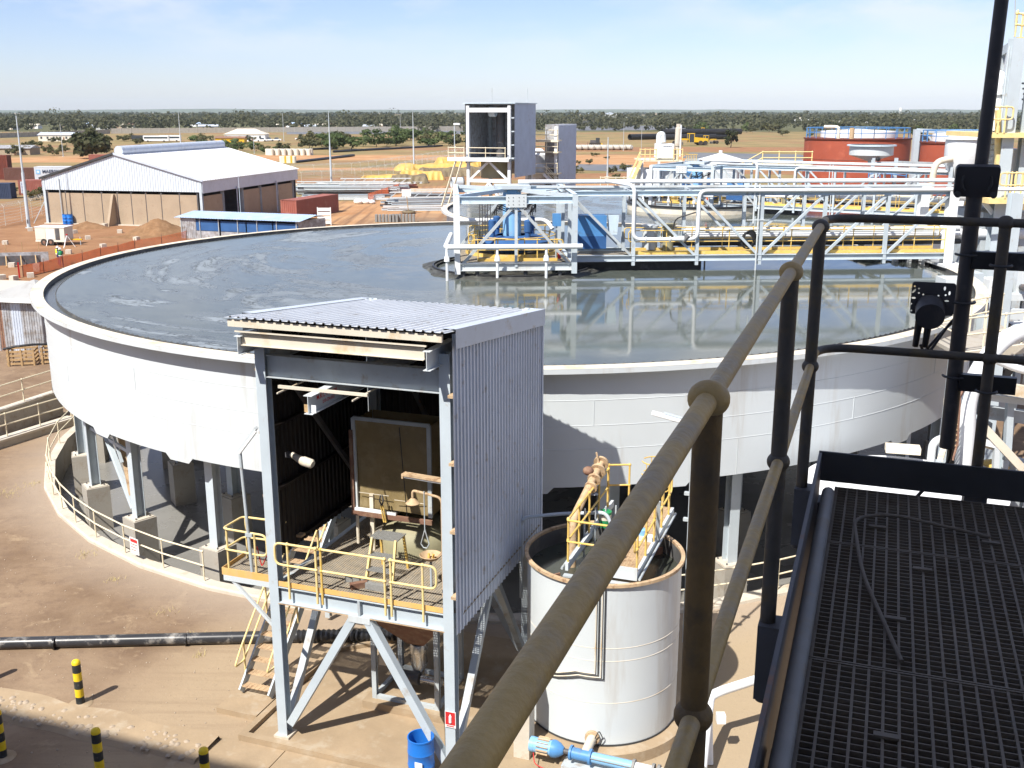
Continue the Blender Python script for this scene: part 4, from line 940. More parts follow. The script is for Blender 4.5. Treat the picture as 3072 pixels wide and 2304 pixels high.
# side landing at the left with yellow rails
mb = MB(); y = 0.12
while y < 1.06: mb.box(-1.50, -0.16, y, y + 0.012, 3.97, 4.0); y += 0.045
x = -1.5
while x < -0.16: mb.box(x, x + 0.012, 0.12, 1.06, 3.972, 4.002); x += 0.06
tag(mb.build('landing_grating', M['grate_lit'], sh), kind='stuff')
MB().box(-1.52, -0.16, 0.10, 0.115, 3.92, 4.10).build('landing_toe', M['yellow_toe'], sh); MB().box(-1.535, -1.52, 0.10, 1.08, 3.92, 4.10).build('landing_toe', M['yellow_toe'], sh)
MB().beam((-1.5, 0.14, 3.85), (-0.1, 0.14, 3.85), 0.08, 0.14).build('landing_beam', M['tank'], sh); MB().beam((-1.5, 1.04, 3.85), (-0.1, 1.04, 3.85), 0.08, 0.14).build('landing_beam', M['steel_dirty'], sh)
MB().beam((-1.3, 0.16, 3.8), (-0.05, 0.16, 2.6), 0.07, 0.07).build('landing_strut', M['tank'], sh)
for z in (5.05, 4.53):
    MB().tube(bend([(-0.45, 0.16, z), (-1.50, 0.2, z), (-1.48, 0.98, z), (-0.30, 1.02, z)], 0.12), 0.026, 8).build('landing_rail', M['yellow_pale'], sh, True)
MB().tube(bend([(-0.62, 0.16, 5.05), (-0.30, 0.16, 5.05), (-0.30, 0.16, 4.53), (-0.62, 0.16, 4.53)], 0.2), 0.026, 8).build('rail_end', M['yellow_pale'], sh, True)
for x, y in ((-1.46, 0.28), (-0.62, 0.16), (-1.4, 0.98), (-0.5, 1.02)): MB().cyl((x, y, 4.0), (x, y, 5.05), 0.026, 8).build('landing_post', M['yellow_pale'], sh, True)
# stair rising to the back
SX0, SX1 = -1.92, -1.08; sy0, sz0, sy1, sz1 = 1.05, 0.18, 4.95, 4.0
for x in (SX0, SX1): MB().beam((x, sy0, sz0 + 0.05), (x, sy1, sz1), 0.05, 0.24, up=(0, -1, 1)).build('stringer', M['steel'], sh)
nt = 16
for k in range(nt):
    f_ = (k + 0.5) / nt; y, z = sy0 + (sy1 - sy0) * f_, sz0 + (sz1 - sz0) * f_ + 0.08
    mb = MB()
    for q in range(5): mb.box(SX0 + 0.03, SX1 - 0.03, y - 0.12 + 0.05 * q, y - 0.10 + 0.05 * q, z - 0.025, z)
    for q in range(7): mb.box(SX0 + 0.03 + 0.12 * q, SX0 + 0.045 + 0.12 * q, y - 0.12, y + 0.12, z - 0.02, z + 0.001)
    mb.build('stair_tread', M['tan_girt'], sh)
for x in (SX0 - 0.04, SX1 + 0.04):
    a, b = Vector((x, sy0 + 0.15, sz0 + 0.15)), Vector((x, sy1, sz1))
    up1, up2 = Vector((0, 0, 1.0)), Vector((0, 0, 0.52))
    MB().tube(bend([b + up1, a + up1, a + Vector((0, -0.30, 0.62)), a + up2 + Vector((0, 0.12, 0.1)), b + up2], 0.14), 0.025, 8).build('stair_rail', M['yellow_pale'], sh, True)
    for f_ in (0.04, 0.34, 0.66, 0.97):
        p = a.lerp(b, f_); q_ = MB(); q_.cyl(p, p + up1, 0.025, 8); q_.build('stair_post', M['yellow_pale'], sh, True)
MB().box(-2.0, -0.1, 4.95, 5.7, 3.94, 4.0).build('stair_landing', M['grate_lit'], sh)
MB().ibeam((-1.95, 5.6, 0.1), (-1.95, 5.6, 3.94), 0.15, 0.15, 0.012, up=(0, 1, 0)).build('landing_post', M['steel_dirty'], sh)
# monorail with lettering and light frame
mr = MB(); mr.ibeam((1.05, -0.60 + 0.72, 8.55), (1.05, 4.9, 8.55), 0.17, 0.34, 0.014)
mo = MB().ibeam((1.62, -0.92, 8.63), (1.62, 4.9, 8.63), 0.2, 0.40, 0.014).build('monorail_beam', M['tank'], sh)
MB().box(1.628, 1.634, -0.52, 0.22, 8.63, 8.78).build('sign_strip', M['tank'], mo)
lettering('M.R.C 1 Tonne', 0.14, M['red_bright'], mo, (1.636, -0.15, 8.70), (R(90), 0, R(90)))
lettering('210-CN-012', 0.10, M['red_bright'], mo, (1.631, -0.08, 8.555), (R(90), 0, R(90)))
MB().box(1.63, 1.76, -0.84, -0.835, 8.45, 8.62).build('end_stop', M['white'], mo); MB().box(1.48, 1.61, -0.84, -0.835, 8.45, 8.62).build('end_stop', M['wood'], mo)
for p, q in (((0.84, -0.82, 8.79), (0.84, 0.8, 8.79)), ((2.6, -0.82, 8.79), (2.6, 0.75, 8.79))): MB().beam(p, q, 0.03, 0.03).build('hanger_rail', M['flange'], sh)
MB().beam((0.72, -0.56, 8.865), (2.82, -0.56, 8.865), 0.06, 0.06).build('hanger_bar', M['flange'], sh)
# reagent vessel with hood of plastic sheet behind
vs_ = T('reagent_vessel', 'rounded khaki vessel at the back of the shed platform', 'vessel', PG(-12.53 + 2.15, 19.13 + 3.2, 2.86), -PA)
MB().lathe([(0.95, 0.0), (0.98, 0.5), (0.98, 1.35), (0.9, 1.6), (0.62, 1.8), (0.2, 1.9), (0.02, 1.91)], 32).build('body', M['khaki'], vs_, True)
MB().beam((-0.9, -0.75, 0.6), (-0.9, -0.75, 2.6), 0.1, 0.06).build('support', M['flange'], vs_)
hd = T('plastic_hood', 'brown plastic sheet hood in a rusty frame above the khaki vessel', 'hood', PG(-12.53 + 1.87, 19.13 + 2.7, 5.08), -PA)
mb = MB(); W_, D_ = 0.95, 0.6
for i in range(13):
    for j in range(13):
        u_, v_ = i / 12, j / 12
        mb.v.append((-W_ + 2 * W_ * u_, -D_ * 0.5 + 0.05 * math.sin(3 * u_ + 4 * v_) + 0.10 * math.sin(math.pi * u_) * 0.5, 2.25 * v_))
mb.f = [(i * 13 + j, (i + 1) * 13 + j, (i + 1) * 13 + j + 1, i * 13 + j + 1) for i in range(12) for j in range(12)]
mb.build('front_sheet', M['sheet_plastic'], hd, True)
MB().box(-W_, W_, D_, D_ + 0.02, 0, 2.25).build('rear_sheet', M['sheet_plastic'], hd)
for x in (-W_ - 0.02, W_ + 0.02): MB().box(x - 0.01, x + 0.01, -0.25, D_, 0.0, 2.25).build('side_sheet', M['sheet_plastic'], hd)
for x in (-W_ - 0.05, W_ + 0.03): MB().box(x - 0.05, x + 0.05, -0.36, -0.30, 0.0, 2.3).build('frame_upright', M['tank'] if x < 0 else M['steel_dirty'], hd)
MB().box(-W_ - 0.14, -W_ - 0.06, -0.42, -0.34, -0.12, 2.0).build('frame_upright', M['rusty'], hd)
MB().box(-W_ - 0.1, 0.1, -0.42, -0.35, -0.04, 0.03).build('frame_sill', M['white'], hd); MB().box(-W_ - 0.14, W_ + 0.1, -0.43, -0.36, -0.16, -0.045).build('frame_sill', M['rusty'], hd)
MB().box(-W_ - 0.05, W_ + 0.05, -0.36, -0.30, 2.25, 2.34).build('frame_head', M['steel_dirty'], hd)
MB().tube([(0.25, -0.40, 2.2), (0.42, -0.45, 0.0)], 0.012, 6).build('cord', M['dark'], hd)
MB().cyl((-0.95, -0.4, -0.9), (-0.95, -0.4, -0.16), 0.04, 8).build('stand', M['flange'], hd)
for k, (x, z) in enumerate(((-0.5, 0.42), (0.45, 0.34))): MB().box(x - 0.4, x + 0.4, -0.372, -0.362, z, z + 0.012).build('sheet_seam', M['flange'], hd)
# step stool, blocks, shower basin, shower, lamps, pliers-like hook
stl = T('step_stool', 'yellow step stool with grated top and two treads on the shed platform', 'stool', PG(-12.53 + 2.2, 19.13 + 1.3, 4.0), -PA)
for x in (-0.33, 0.33):
    MB().beam((x, -0.42, 0), (x * 0.9, -0.12, 0.92), 0.05, 0.09).build('leg', M['yellow_pale'], stl); MB().beam((x, 0.42, 0), (x * 0.9, 0.28, 0.92), 0.05, 0.05).build('leg', M['yellow'], stl)
def gr_tread(x0, x1, y0, y1, z, par):
    m_ = MB(); x = x0
    while x < x1: m_.box(x, x + 0.012, y0, y1, z - 0.025, z); x += 0.05
    y = y0
    while y < y1: m_.box(x0, x1, y, y + 0.012, z - 0.024, z + 0.001); y += 0.05
    return m_.build('tread', M['clip'], par)
gr_tread(-0.36, 0.36, -0.16, 0.32, 0.93, stl); gr_tread(-0.32, 0.32, -0.34, -0.12, 0.56, stl); gr_tread(-0.33, 0.33, -0.45, -0.22, 0.24, stl)
for k, (x, y, l_, rot, lb) in enumerate(((1.55, 0.62, 0.16, 0.3, 'leftmost small grey block on the shed platform'), (1.76, 0.60, 0.16, 0.2, 'middle small grey block on the shed platform'), (1.98, 0.58, 0.18, 0.5, 'small grey block between two others and the long block'), (2.35, 0.42, 0.52, -0.08, 'long grey block in front of the step stool'), (1.93, 0.38, 0.40, 0.75, 'dark wooden wedge lying beside the long grey block'))):
    o = MB().cbox((0, 0, 0.07), l_, 0.13, 0.14).build('grey_block' if k < 4 else 'wooden_wedge', M['clip'] if k < 4 else M['rusty'], None, loc=PG(-12.53 + x, 19.13 + y, 4.003), rotz=-PA + rot)
    tag(o, lb, 'block', 'blocks left on the shed platform' if k < 4 else None)
bs = T('eyewash_basin', 'shallow tan eyewash basin with yellow nozzles beside the step stool', 'basin', PG(-12.53 + 3.45, 19.13 + 1.0, 3.8), -PA)
MB().lathe([(0.05, 0.86), (0.16, 0.88), (0.25, 0.97), (0.26, 0.98), (0.25, 0.99), (0.15, 0.905), (0.02, 0.89)], 20).build('bowl', M['tan_girt'], bs, True)
MB().cyl((0.0, 0, 0), (0, 0, 0.87), 0.03, 8).build('pedestal', M['steel_dirty'], bs, True)
for x in (-0.05, 0.06): MB().cyl((x, 0, 0.9), (x, 0.01, 1.0), 0.03, 8).build('nozzle', M['yellow'], bs, True)
so = T('safety_shower', 'pipe safety shower with round head and pull handle beside the right column', 'shower', PG(-12.53 + 3.92, 19.13 + 0.6, 4.0), -PA)
MB().tube(bend([(0, 0, 0), (0, 0, 2.35), (-0.72, 0.05, 2.42), (-0.72, 0.05, 2.25)], 0.14), 0.03, 8).build('pipe', M['tan_girt'], so, True)
MB().lathe([(0.03, 0.12), (0.08, 0.08), (0.16, 0.0), (0.15, -0.02), (0.02, -0.02)], 18, (-0.72, 0.05, 2.12)).build('shower_head', M['tan_girt'], so, True)
MB().tube([(-0.42, 0.0, 2.45), (-0.42, 0.0, 1.55)], 0.014, 6).build('pull_rod', M['steel_dirty'], so, True)
MB().tube([(-0.42, 0, 1.55), (-0.52, 0, 1.2), (-0.46, 0, 1.12), (-0.38, 0, 1.12), (-0.32, 0, 1.22), (-0.42, 0, 1.55)], 0.014, 6).build('pull_handle', M['steel_dirty'], so, True)
def tube_lamp(nm_, lab, loc, rot, m_):
    t = T(nm_, lab, 'lamp', loc, rot)
    MB().box(-0.62, 0.62, -0.09, 0.09, 0, 0.05).build('tray', m_, t)
    for y in (-0.045, 0.045): MB().cyl((-0.58, y, -0.03), (0.58, y, -0.03), 0.02, 8).build('tube', M['hat'], t, True)
    for x in (-0.6, 0.6): MB().box(x - 0.02, x + 0.02, -0.09, 0.09, -0.06, -0.002).build('end_cap', m_, t)
    return t
tube_lamp('strip_lamp', 'dusty strip lamp hung inside beside the right shed column', PG(-12.53 + 3.6, 19.13 + 0.6, 6.75), -PA - 0.1, M['tan_girt'])
fl = T('flood_lamp', 'cylindrical cream flood lamp poking out from inside the left shed wall', 'lamp', PG(-12.53 + 0.35, 19.13 + 0.75, 6.75), -PA)
MB().tube([(-0.35, 0.2, 0.05), (0.05, 0.0, 0.0), (0.1, -0.01, 0.0), (0.32, -0.06, -0.02), (0.36, -0.065, -0.03)], [0.06, 0.10, 0.115, 0.11, 0.08], 14).build('body', M['flange'], fl, True)
MB().box(-0.5, -0.3, 0.15, 0.25, -0.02, 0.1).build('bracket', M['darksteel'], fl)
hk = T('hanging_hook', 'yellow handled hook hanging inside the shed', 'hook', PG(-12.53 + 1.62, 19.13 + 2.2, 5.0), -PA)
MB().tube([(0.0, 0, 0.55), (-0.03, 0, 0.4), (0.02, 0, 0.3)], 0.02, 6).build('tongs', M['darksteel'], hk, True); MB().tube([(0.05, 0, 0.55), (0.07, 0, 0.42), (0.03, 0, 0.3)], 0.02, 6).build('tongs', M['darksteel'], hk, True)
for dx in (-0.02, 0.03): MB().tube([(0.02 + dx, 0, 0.3), (0.1 + dx, -0.02, -0.12)], 0.022, 6).build('handle', M['yellow'], hk, True)
# lamp post on the side landing
lp = T('lamp_post', 'grey lamp post with tilted strip lamp on the shed side landing', 'lamp', PG(-12.53 - 0.72, 19.13 + 0.14, 4.0), -PA)
MB().cyl((0, 0, 0), (-0.12, 0, 3.05), 0.04, 10).build('post', M['steel_dirty'], lp, True)
MB().beam((-0.12, -0.02, 3.05), (0.32, 0.05, 3.62), 0.16, 0.06).build('lamp_tray', M['tank'], lp); MB().cyl((-0.06, -0.10, 3.02), (0.36, -0.02, 3.56), 0.028, 8).build('lamp_tube', M['hat'], lp, True)
MB().box(-0.1, 0.08, -0.05, 0.05, 0.98, 1.06).build('clamp', M['steel_dirty'], lp)
MB().tube(bend([(0.1, 0.1, 0.7), (0.2, 0.1, 0.2), (0.35, 0.1, 0.5)], 0.1), 0.015, 6).build('cable', M['red_bright'], lp, True)
# hopper and pump frame under the platform
hp = T('hopper_frame', 'steel hopper on a dark frame with pump under the shed platform', 'hopper', PG(-12.53 + 2.3, 19.13 + 2.7, 0.0), -PA)
MB().box(-1.1, 1.2, -1.05, 0.9, 0.0, 0.25).build('plinth', M['dust_slab'], hp)
for x in (-0.85, 0.85):
    for y in (-0.8, 0.7): MB().ibeam((x, y, 0.25), (x, y, 2.9), 0.12, 0.12, 0.012, up=(0, 1, 0)).build('frame_leg', M['steel_dirty'], hp)
    MB().beam((x, -0.75, 0.3), (x, 0.65, 0.3), 0.1, 0.1).build('frame_tie', M['steel_dirty'], hp)
for y in (-0.8, 0.7): MB().beam((-0.8, y, 0.3), (0.8, y, 0.3), 0.1, 0.1).build('frame_tie', M['steel_dirty'], hp)
vs = []
for (w_, d_, z) in ((1.05, 0.95, 3.35), (1.05, 0.95, 2.55), (0.22, 0.2, 1.55)):
    for sx, sy in ((-1, -1), (1, -1), (1, 1), (-1, 1)): vs.append((sx * w_, sy * d_, z))
MB().add(vs, [(4 * k + i, 4 * k + (i + 1) % 4, 4 * k + 4 + (i + 1) % 4, 4 * k + 4 + i) for k in range(2) for i in range(4)]).build('hopper', M['rusty'], hp)
M['chrome'] = paint('bright_steel', (0.6, 0.6, 0.6), 0.25, 0.1, metal=0.9)
MB().lathe([(0.05, 1.55), (0.2, 1.5), (0.24, 1.35), (0.2, 1.2), (0.22, 0.95), (0.14, 0.7), (0.14, 0.45)], 16).build('feeder', M['chrome'], hp, True)
MB().cyl((-0.55, -0.2, 0.62), (0.1, -0.2, 0.62), 0.16, 12).build('pump_motor', M['darksteel'], hp, True); MB().cyl((0.15, -0.2, 0.62), (0.7, -0.2, 0.62), 0.1, 12).build('pump_body', M['chrome'], hp, True)
MB().box(-0.75, -0.55, -0.75, -0.65, 1.15, 1.5).build('switch_box', M['flange'], hp); MB().box(-0.5, -0.32, -0.75, -0.65, 1.15, 1.5).build('switch_box', M['flange'], hp)
# fire sign on the right column
fs_ = T('fire_sign', 'small red fire extinguisher sign on the right shed column', 'sign', PG(-12.53 + 4.36, 19.13 - 0.14, 1.45), -PA)
MB().box(-0.13, 0.13, -0.012, 0.0, -0.2, 0.2).build('board', M['hat'], fs_); MB().box(-0.115, 0.115, -0.016, -0.013, -0.13, 0.185).build('red_field', M['red_bright'], fs_)
MB().lathe([(0.035, -0.09), (0.035, 0.06), (0.015, 0.09), (0.015, 0.12)], 10, (0, -0.012, 0.02)).build('symbol', M['hat'], fs_)
MB().box(-0.09, 0.09, -0.016, -0.013, -0.175, -0.15).build('text_line', M['red_bright'], fs_)
# ground slab and bund kerbs round the shed
sl = T('shed_slab', 'dusty concrete slab with low bund kerb under the shed', 'slab', SH0, -PA)
MB().box(-0.8, 4.9, -0.42, 6.2, -0.05, 0.045).build('slab', M['dust_slab'], sl)
MB().box(-0.95, 5.1, -0.55, -0.38, -0.05, 0.17).build('kerb', M['dust_slab'], sl); MB().box(-0.95, -0.78, -0.376, 3.9, -0.05, 0.168).build('kerb', M['dust_slab'], sl)
MB().poly([(-0.94, 3.85), (-0.78, 3.85), (0.6, 5.0), (0.55, 5.15)], -0.05, 0.166).build('kerb', M['dust_slab'], sl)
MB().box(-2.15, -1.0, 0.3, 1.5, -0.05, 0.15).build('stair_pad', M['dust_slab'], sl)
MB().box(0.35, 6.4, -2.4, -0.56, -0.05, 0.03).build('apron', M['dust_slab'], sl); MB().box(-2.6, 0.32, -2.4, -0.56, -0.05, 0.022).build('apron', M['dust_slab'], sl)
# big suction hose under the platform
hs = T('suction_hose', 'black ribbed hose running under the shed to the yard pipe', 'hose', PG(-12.53, 19.13, 0), -PA)
mb = MB(); L_ = []
for k in range(40): L_.append(0.15 if k % 2 else 0.185)
p0, p1 = Vector((-2.1, 4.15, 0.18)), Vector((0.6, 4.9, 0.32)); mb.tube([p0.lerp(p1, k / 39) for k in range(40)], L_, 12); mb.build('hose', M['black'], hs, True)
MB().tube([(0.6, 4.9, 0.32), (1.4, 4.7, 0.5), (2.0, 3.4, 0.6)], 0.13, 10).build('elbow', M['darksteel'], hs, True)

# ------------------------------------------------------------------ black yard pipe, bollards, drain edging
pp = G(0, 1935, 0.16) ; pq = PG(-12.53 - 2.1, 19.13 + 4.15, 0.18)
yp = T('yard_pipe', 'long black pipe lying across the sandy yard at left', 'pipe', (pp + pq) / 2)
d_ = (pq - pp); far = pp - d_ * 1.6
MB().tube([far - yp.location, pp - yp.location + Vector((0, 0.1, 0)), pq - yp.location], 0.165, 16).build('pipe', paint('scuffed_black_pipe', (0.035, 0.036, 0.04), 0.3, 0.3, 1.5, (0.33, 0.31, 0.28), 0.22, 2.6), yp, True)
for f_ in (0.18, 0.62): 
    q = pp.lerp(pq, f_) - yp.location; MB().tube([q - d_.normalized() * 0.03, q + d_.normalized() * 0.03], 0.172, 16).build('joint_band', M['black'], yp, True)
def bollard_thing():
    t = T('bollard', 'x', 'bollard', (0, 0, 0), 0, 'bollards beside the drain')
    n_ = 5; hh = 1.22
    for k in range(5):
        z0_, z1_ = 0.24 * k, 0.24 * (k + 1)
        MB().cyl((0, 0, z0_), (0, 0, z1_), 0.105, 20, cap=False).build('black_band' if k % 2 == 0 else 'yellow_band', M['bol_k'] if k % 2 == 0 else M['bol_y'], t, True)
    MB().lathe([(0.105, 1.2), (0.105, 1.25), (0.085, 1.30), (0.045, 1.325), (0.001, 1.33)], 20).build('cap', M['bol_y'], t, True)
    MB().lathe([(0.3, 0.005), (0.26, 0.03), (0.1, 0.04)], 16).build('footing', M['dust_slab'], t, True)
    return t
M['bol_y'] = paint('bollard_yellow', (0.80, 0.56, 0.02), 0.45, 0.08, 4, (0.6, 0.45, 0.15), 0.15, 8); M['bol_k'] = paint('bollard_black', (0.03, 0.034, 0.036), 0.45, 0.2, 4, (0.14, 0.12, 0.1), 0.15, 8)
bo = bollard_thing(); bo.location = G(242, 2111, 0); bo.scale = (1, 1, 0.93)
bo['label'] = 'sunlit yellow and black striped bollard standing alone in the sandy yard'
copy_tree(bo, G(8, 2272, 0), 0.4, 'shaded striped bollard cut by the left edge of the picture', (1, 1, 0.93))
copy_tree(bo, G(302, 2330, 0), 0.9, 'striped bollard in the shade below the sunlit one', (1, 1, 0.93))
copy_tree(bo, G(622, 2392, 0), 0.2, 'striped bollard whose top alone shows at the lower edge', (1, 1, 0.93))
copy_tree(bo, G(-66, 2058, 0), 0.2, 'striped bollard just outside the left edge, its shadow in view', (1, 1, 0.93))
# stone pitched drain edge: cobbles bedded in mortar
de = T('stone_drain_edge', 'strip of pale cobbles bedded in mortar along the shaded yard edge', 'stone edging', PG(-17.5, 17.9, 0), -PA)
mb = MB(); N_ = 44
for i in range(N_ + 1):
    x = -9 + 12.6 * i / N_; w0 = 0.62 + 0.16 * mnoise.noise(Vector((x * 0.8, 0, 0))); w1 = 0.55 + 0.1 * mnoise.noise(Vector((x * 1.1, 5, 0)))
    mb.v += [(x, -w1, -0.02), (x, -w1 + 0.12, 0.09), (x, w0 - 0.35, 0.13), (x, w0 - 0.1, 0.15), (x, w0, -0.02)]
mb.f = [(5 * i + k, 5 * i + 5 + k, 5 * i + 6 + k, 5 * i + 1 + k) for i in range(N_) for k in range(4)]
mb.build('mortar_bed', M['dust_slab'], de, True)
rng = random.Random(11); stone_me = []
for k in range(6):
    s_ = MB(); s_.ball((0, 0, 0), 1.0, 8, 0.55); s_.v = [(x * (1 + 0.2 * rng.uniform(-1, 1)), y * (1 + 0.2 * rng.uniform(-1, 1)), z) for x, y, z in s_.v]; stone_me.append(s_.mesh('cobble', M['stone'], True))
for k in range(210):
    x = rng.uniform(-8.8, 3.4); y = rng.uniform(-0.48, 0.22); s_ = rng.uniform(0.045, 0.10)
    inst(stone_me[k % 6], 'cobble', de, (x, y, 0.085 + 0.05 * (y + 0.5) - 0.01), (0, 0, rng.uniform(0, 6)), (s_, s_ * rng.uniform(0.7, 1), s_))
# loose pebbles and dry grass tufts
mb = MB()
for k in range(420):
    u_, v_ = rng.uniform(0, 900), rng.uniform(1400, 2300); p = G(u_, v_, 0)
    if (p - C1).length < 21.3: continue
    mb.ball((p.x, p.y, 0.005), rng.uniform(0.008, 0.03), 5, 0.7)
tag(mb.build('pebbles', M['stone']), kind='stuff')
mb = MB()
for cx, cy, nn, rr_ in [(*G(30, 1480)[:2], 70, 0.9), (*G(255, 1665)[:2], 40, 0.5), (*G(345, 1740)[:2], 30, 0.4), (*G(585, 1912)[:2], 40, 0.35), (*G(485, 1838)[:2], 30, 0.5), (*G(95, 1452)[:2], 30, 0.4), (*G(600, 1968)[:2], 20, .2), (*G(620, 1910)[:2], 20, .2)]:
    for k in range(nn):
        a = rng.uniform(0, 6.28); r_ = rr_ * rng.random(); x, y = cx + r_ * math.cos(a), cy + r_ * math.sin(a); h_ = rng.uniform(0.04, 0.16); dx, dy = rng.uniform(-.12, .12), rng.uniform(-.12, .12)
        mb.add([(x - 0.008, y, 0), (x + 0.008, y, 0), (x + dx, y + dy, h_)], [(0, 1, 2)])
M['drygrass'] = paint('dry_grass', (0.42, 0.34, 0.15), 0.9, 0.2)
tag(mb.build('dry_grass', M['drygrass']), kind='stuff')
# blue drum
dr = T('blue_drum', 'open-topped blue plastic drum below the handrail in front of the shed', 'drum', PG(-12.53 + 3.72, 19.13 - 0.35, 0.03), -PA)
MB().lathe([(0.28, 0.0), (0.295, 0.05), (0.295, 0.3), (0.305, 0.32), (0.295, 0.34), (0.295, 0.62), (0.305, 0.64), (0.295, 0.66), (0.29, 0.95), (0.30, 0.96), (0.30, 0.99), (0.275, 0.99), (0.27, 0.1), (0.01, 0.08)], 28).build('shell', M['blue'], dr, True)
MB().box(-0.02, 0.16, -0.302, -0.298, 0.38, 0.52).build('paper_label', M['hat'], dr)
# ------------------------------------------------------------------ small white tank with access bridge
T3 = Vector((2.2, 23.15, 0)); R3 = 1.83; H3 = 4.38
ta = T('agitator_tank', 'small round white tank with rusty rim beside the shed', 'tank', T3)
MB().lathe([(R3 + 0.30, 0.0), (R3 + 0.28, 0.26), (R3 + 0.1, 0.30), (R3 - 0.1, 0.31)], 64).build('plinth', M['dust_slab'], ta, True)
MB().lathe([(R3, 0.30), (R3, H3 - 0.06)], 72).build('wall', M['tank'], ta, True)
MB().lathe([(R3 - 0.012, H3 - 0.06), (R3 - 0.012, 0.4)], 72).build('lining', M['inner'], ta, True)
MB().lathe([(R3 - 0.02, H3 - 0.07), (R3 + 0.07, H3 - 0.07), (R3 + 0.07, H3), (R3 - 0.02, H3), (R3 - 0.02, H3 - 0.07)], 72).build('rim', M['tan_girt'], ta)
MB().lathe([(0.01, 3.92), (R3 - 0.012, 3.92)], 48).build('liquid', paint('dark_tank_liquid', (0.05, 0.055, 0.045), 0.12, 0.3, 0.9), ta)
for z in (1.42, 2.48, 2.80): MB().lathe([(R3 + 0.001, z - 0.008), (R3 + 0.008, z), (R3 + 0.001, z + 0.008)], 72).build('weld_seam', M['flange'], ta)
MB().lathe([(R3 + 0.012, 0.305), (R3 + 0.012, 0.36)], 72).build('base_seal', M['dark'], ta)
for a in (-118, -160): MB().box(-0.02, 0.02, -0.02, 0.02, 0, 0) if False else None
# looped conduits on the wall
for k in range(4):
    r_ = R3 + 0.03; o_ = 0.045 * k; a0_, a1_ = R(-104 - 0 * k), R(-104 + 9 + 2.2 * k)
    path = [Vector((r_ * math.cos(R(-172)), r_ * math.sin(R(-172)), 1.55 - o_)), Vector((r_ * math.cos(R(-150)), r_ * math.sin(R(-150)), 1.75 - o_))]
    for q in range(7): a = R(-128) + (R(-100 + 2.0 * k) - R(-128)) * q / 6; path.append(Vector((r_ * math.cos(a), r_ * math.sin(a), 2.05 - 0.05 - o_ + 0.06 * min(q, 3))))
    a = R(-100 + 2.0 * k); path += [Vector((r_ * math.cos(a), r_ * math.sin(a), 2.4)), Vector((r_ * math.cos(a), r_ * math.sin(a), 4.3))]
    MB().tube(path, 0.016, 6).build('conduit', M['dark'] if k % 2 else M['flange'], ta, True)
# baffle plates
for a in (30, 210): MB().cbox((1.5 * math.cos(R(a)), 1.5 * math.sin(R(a)), 3.6), 0.5, 0.04, 1.0, R(a)).build('baffle', M['rusty'], ta)
# outlet with pinch valve
MB().cyl((-0.35, -R3, 0.55), (-0.55, -R3 - 0.55, 0.5), 0.11, 14).build('outlet_pipe', M['flange'], ta, True); MB().cyl((-0.35, -R3 + 0.02, 0.55), (-0.36, -R3 - 0.06, 0.55), 0.17, 16).build('outlet_flange', M['tan_girt'], ta, True)
MB().tube(bend([(-0.3, -R3 - 0.12, 0.6), (-0.22, -R3 - 0.2, 0.85), (-0.12, -R3 - 0.1, 0.6), (-0.16, -R3 - 0.02, 0.35)], 0.08), 0.012, 6).build('tube', M['dark'], ta, True)
# access bridge across the top, runs to the back
ac = T('tank_access_bridge', 'narrow grated access bridge with yellow rails across the small white tank', 'walkway', PG(-12.53 + 7.14, 19.13 + 2.12, H3), -PA)
mb = MB(); y = 0.0
while y < 4.2: mb.box(-0.32, 0.78, y, y + 0.012, 0.13, 0.165); y += 0.045
x = -0.32
while x <= 0.78: mb.box(x, x + 0.012, 0, 4.2, 0.132, 0.167); x += 0.07
tag(mb.build('grating', M['tan_girt'], ac), kind='stuff')
for x in (-0.80, -0.36, 0.80): MB().beam((x, -0.05, 0.08), (x, 4.2, 0.08), 0.07, 0.18).build('stringer', M['tank'], ac)
MB().box(-0.1, 0.84, -0.08, -0.06, 0.0, 0.3).build('end_plate', M['tank'], ac); MB().box(-0.84, 0.84, -0.22, -0.085, -0.1, -0.06).build('end_bracket', M['steel_dirty'], ac)
for x in (-0.90, 0.90): MB().cyl((x, -0.1, 0.05), (x, 4.1, 0.05), 0.03, 8).build('conduit', M['steel_dirty'], ac, True)
for x in (-0.80, 0.80):
    P = [(x, 0.05 + 0.9 * k, 0.16) for k in range(5)]
    rail_run(ac, P, M['yellow'], 1.05, 0.025, ends='loop' if x > 0 else None, n=8)
MB().tube(bend([(-0.80, 0.05, 1.21), (-0.80, -0.04, 1.21), (0.15, -0.05, 1.21)], 0.06), 0.025, 8).build('end_rail', M['yellow'], ac, True); MB().tube(bend([(-0.80, 0.05, 0.70), (-0.80, -0.04, 0.70), (0.15, -0.05, 0.70)], 0.06), 0.025, 8).build('end_rail', M['yellow'], ac, True)
MB().cyl((0.15, -0.05, 0.16), (0.15, -0.05, 1.21), 0.026, 8).build('post', M['yellow'], ac, True)
# back gate and caged ladder hoops
rail_run(ac, [(-0.80, 3.7, 0.16), (-0.30, 3.9, 0.16)], M['yellow'], 1.15, 0.025, n=8)
for z in (0.6, 1.0, 1.35): MB().tube(arc((0.3, 4.3, z), 0.36, R(-160), R(160), 14, (1, 0, 0), (0, 1, 0)), 0.016, 6).build('ladder_hoop', M['yellow'], ac, True)
for a in (-120, -60, 0, 60, 120): MB().cyl((0.3 + 0.36 * math.cos(R(a)), 4.3 + 0.36 * math.sin(R(a)), -0.2), (0.3 + 0.36 * math.cos(R(a)), 4.3 + 0.36 * math.sin(R(a)), 1.35), 0.012, 6).build('hoop_bar', M['yellow'], ac, True)
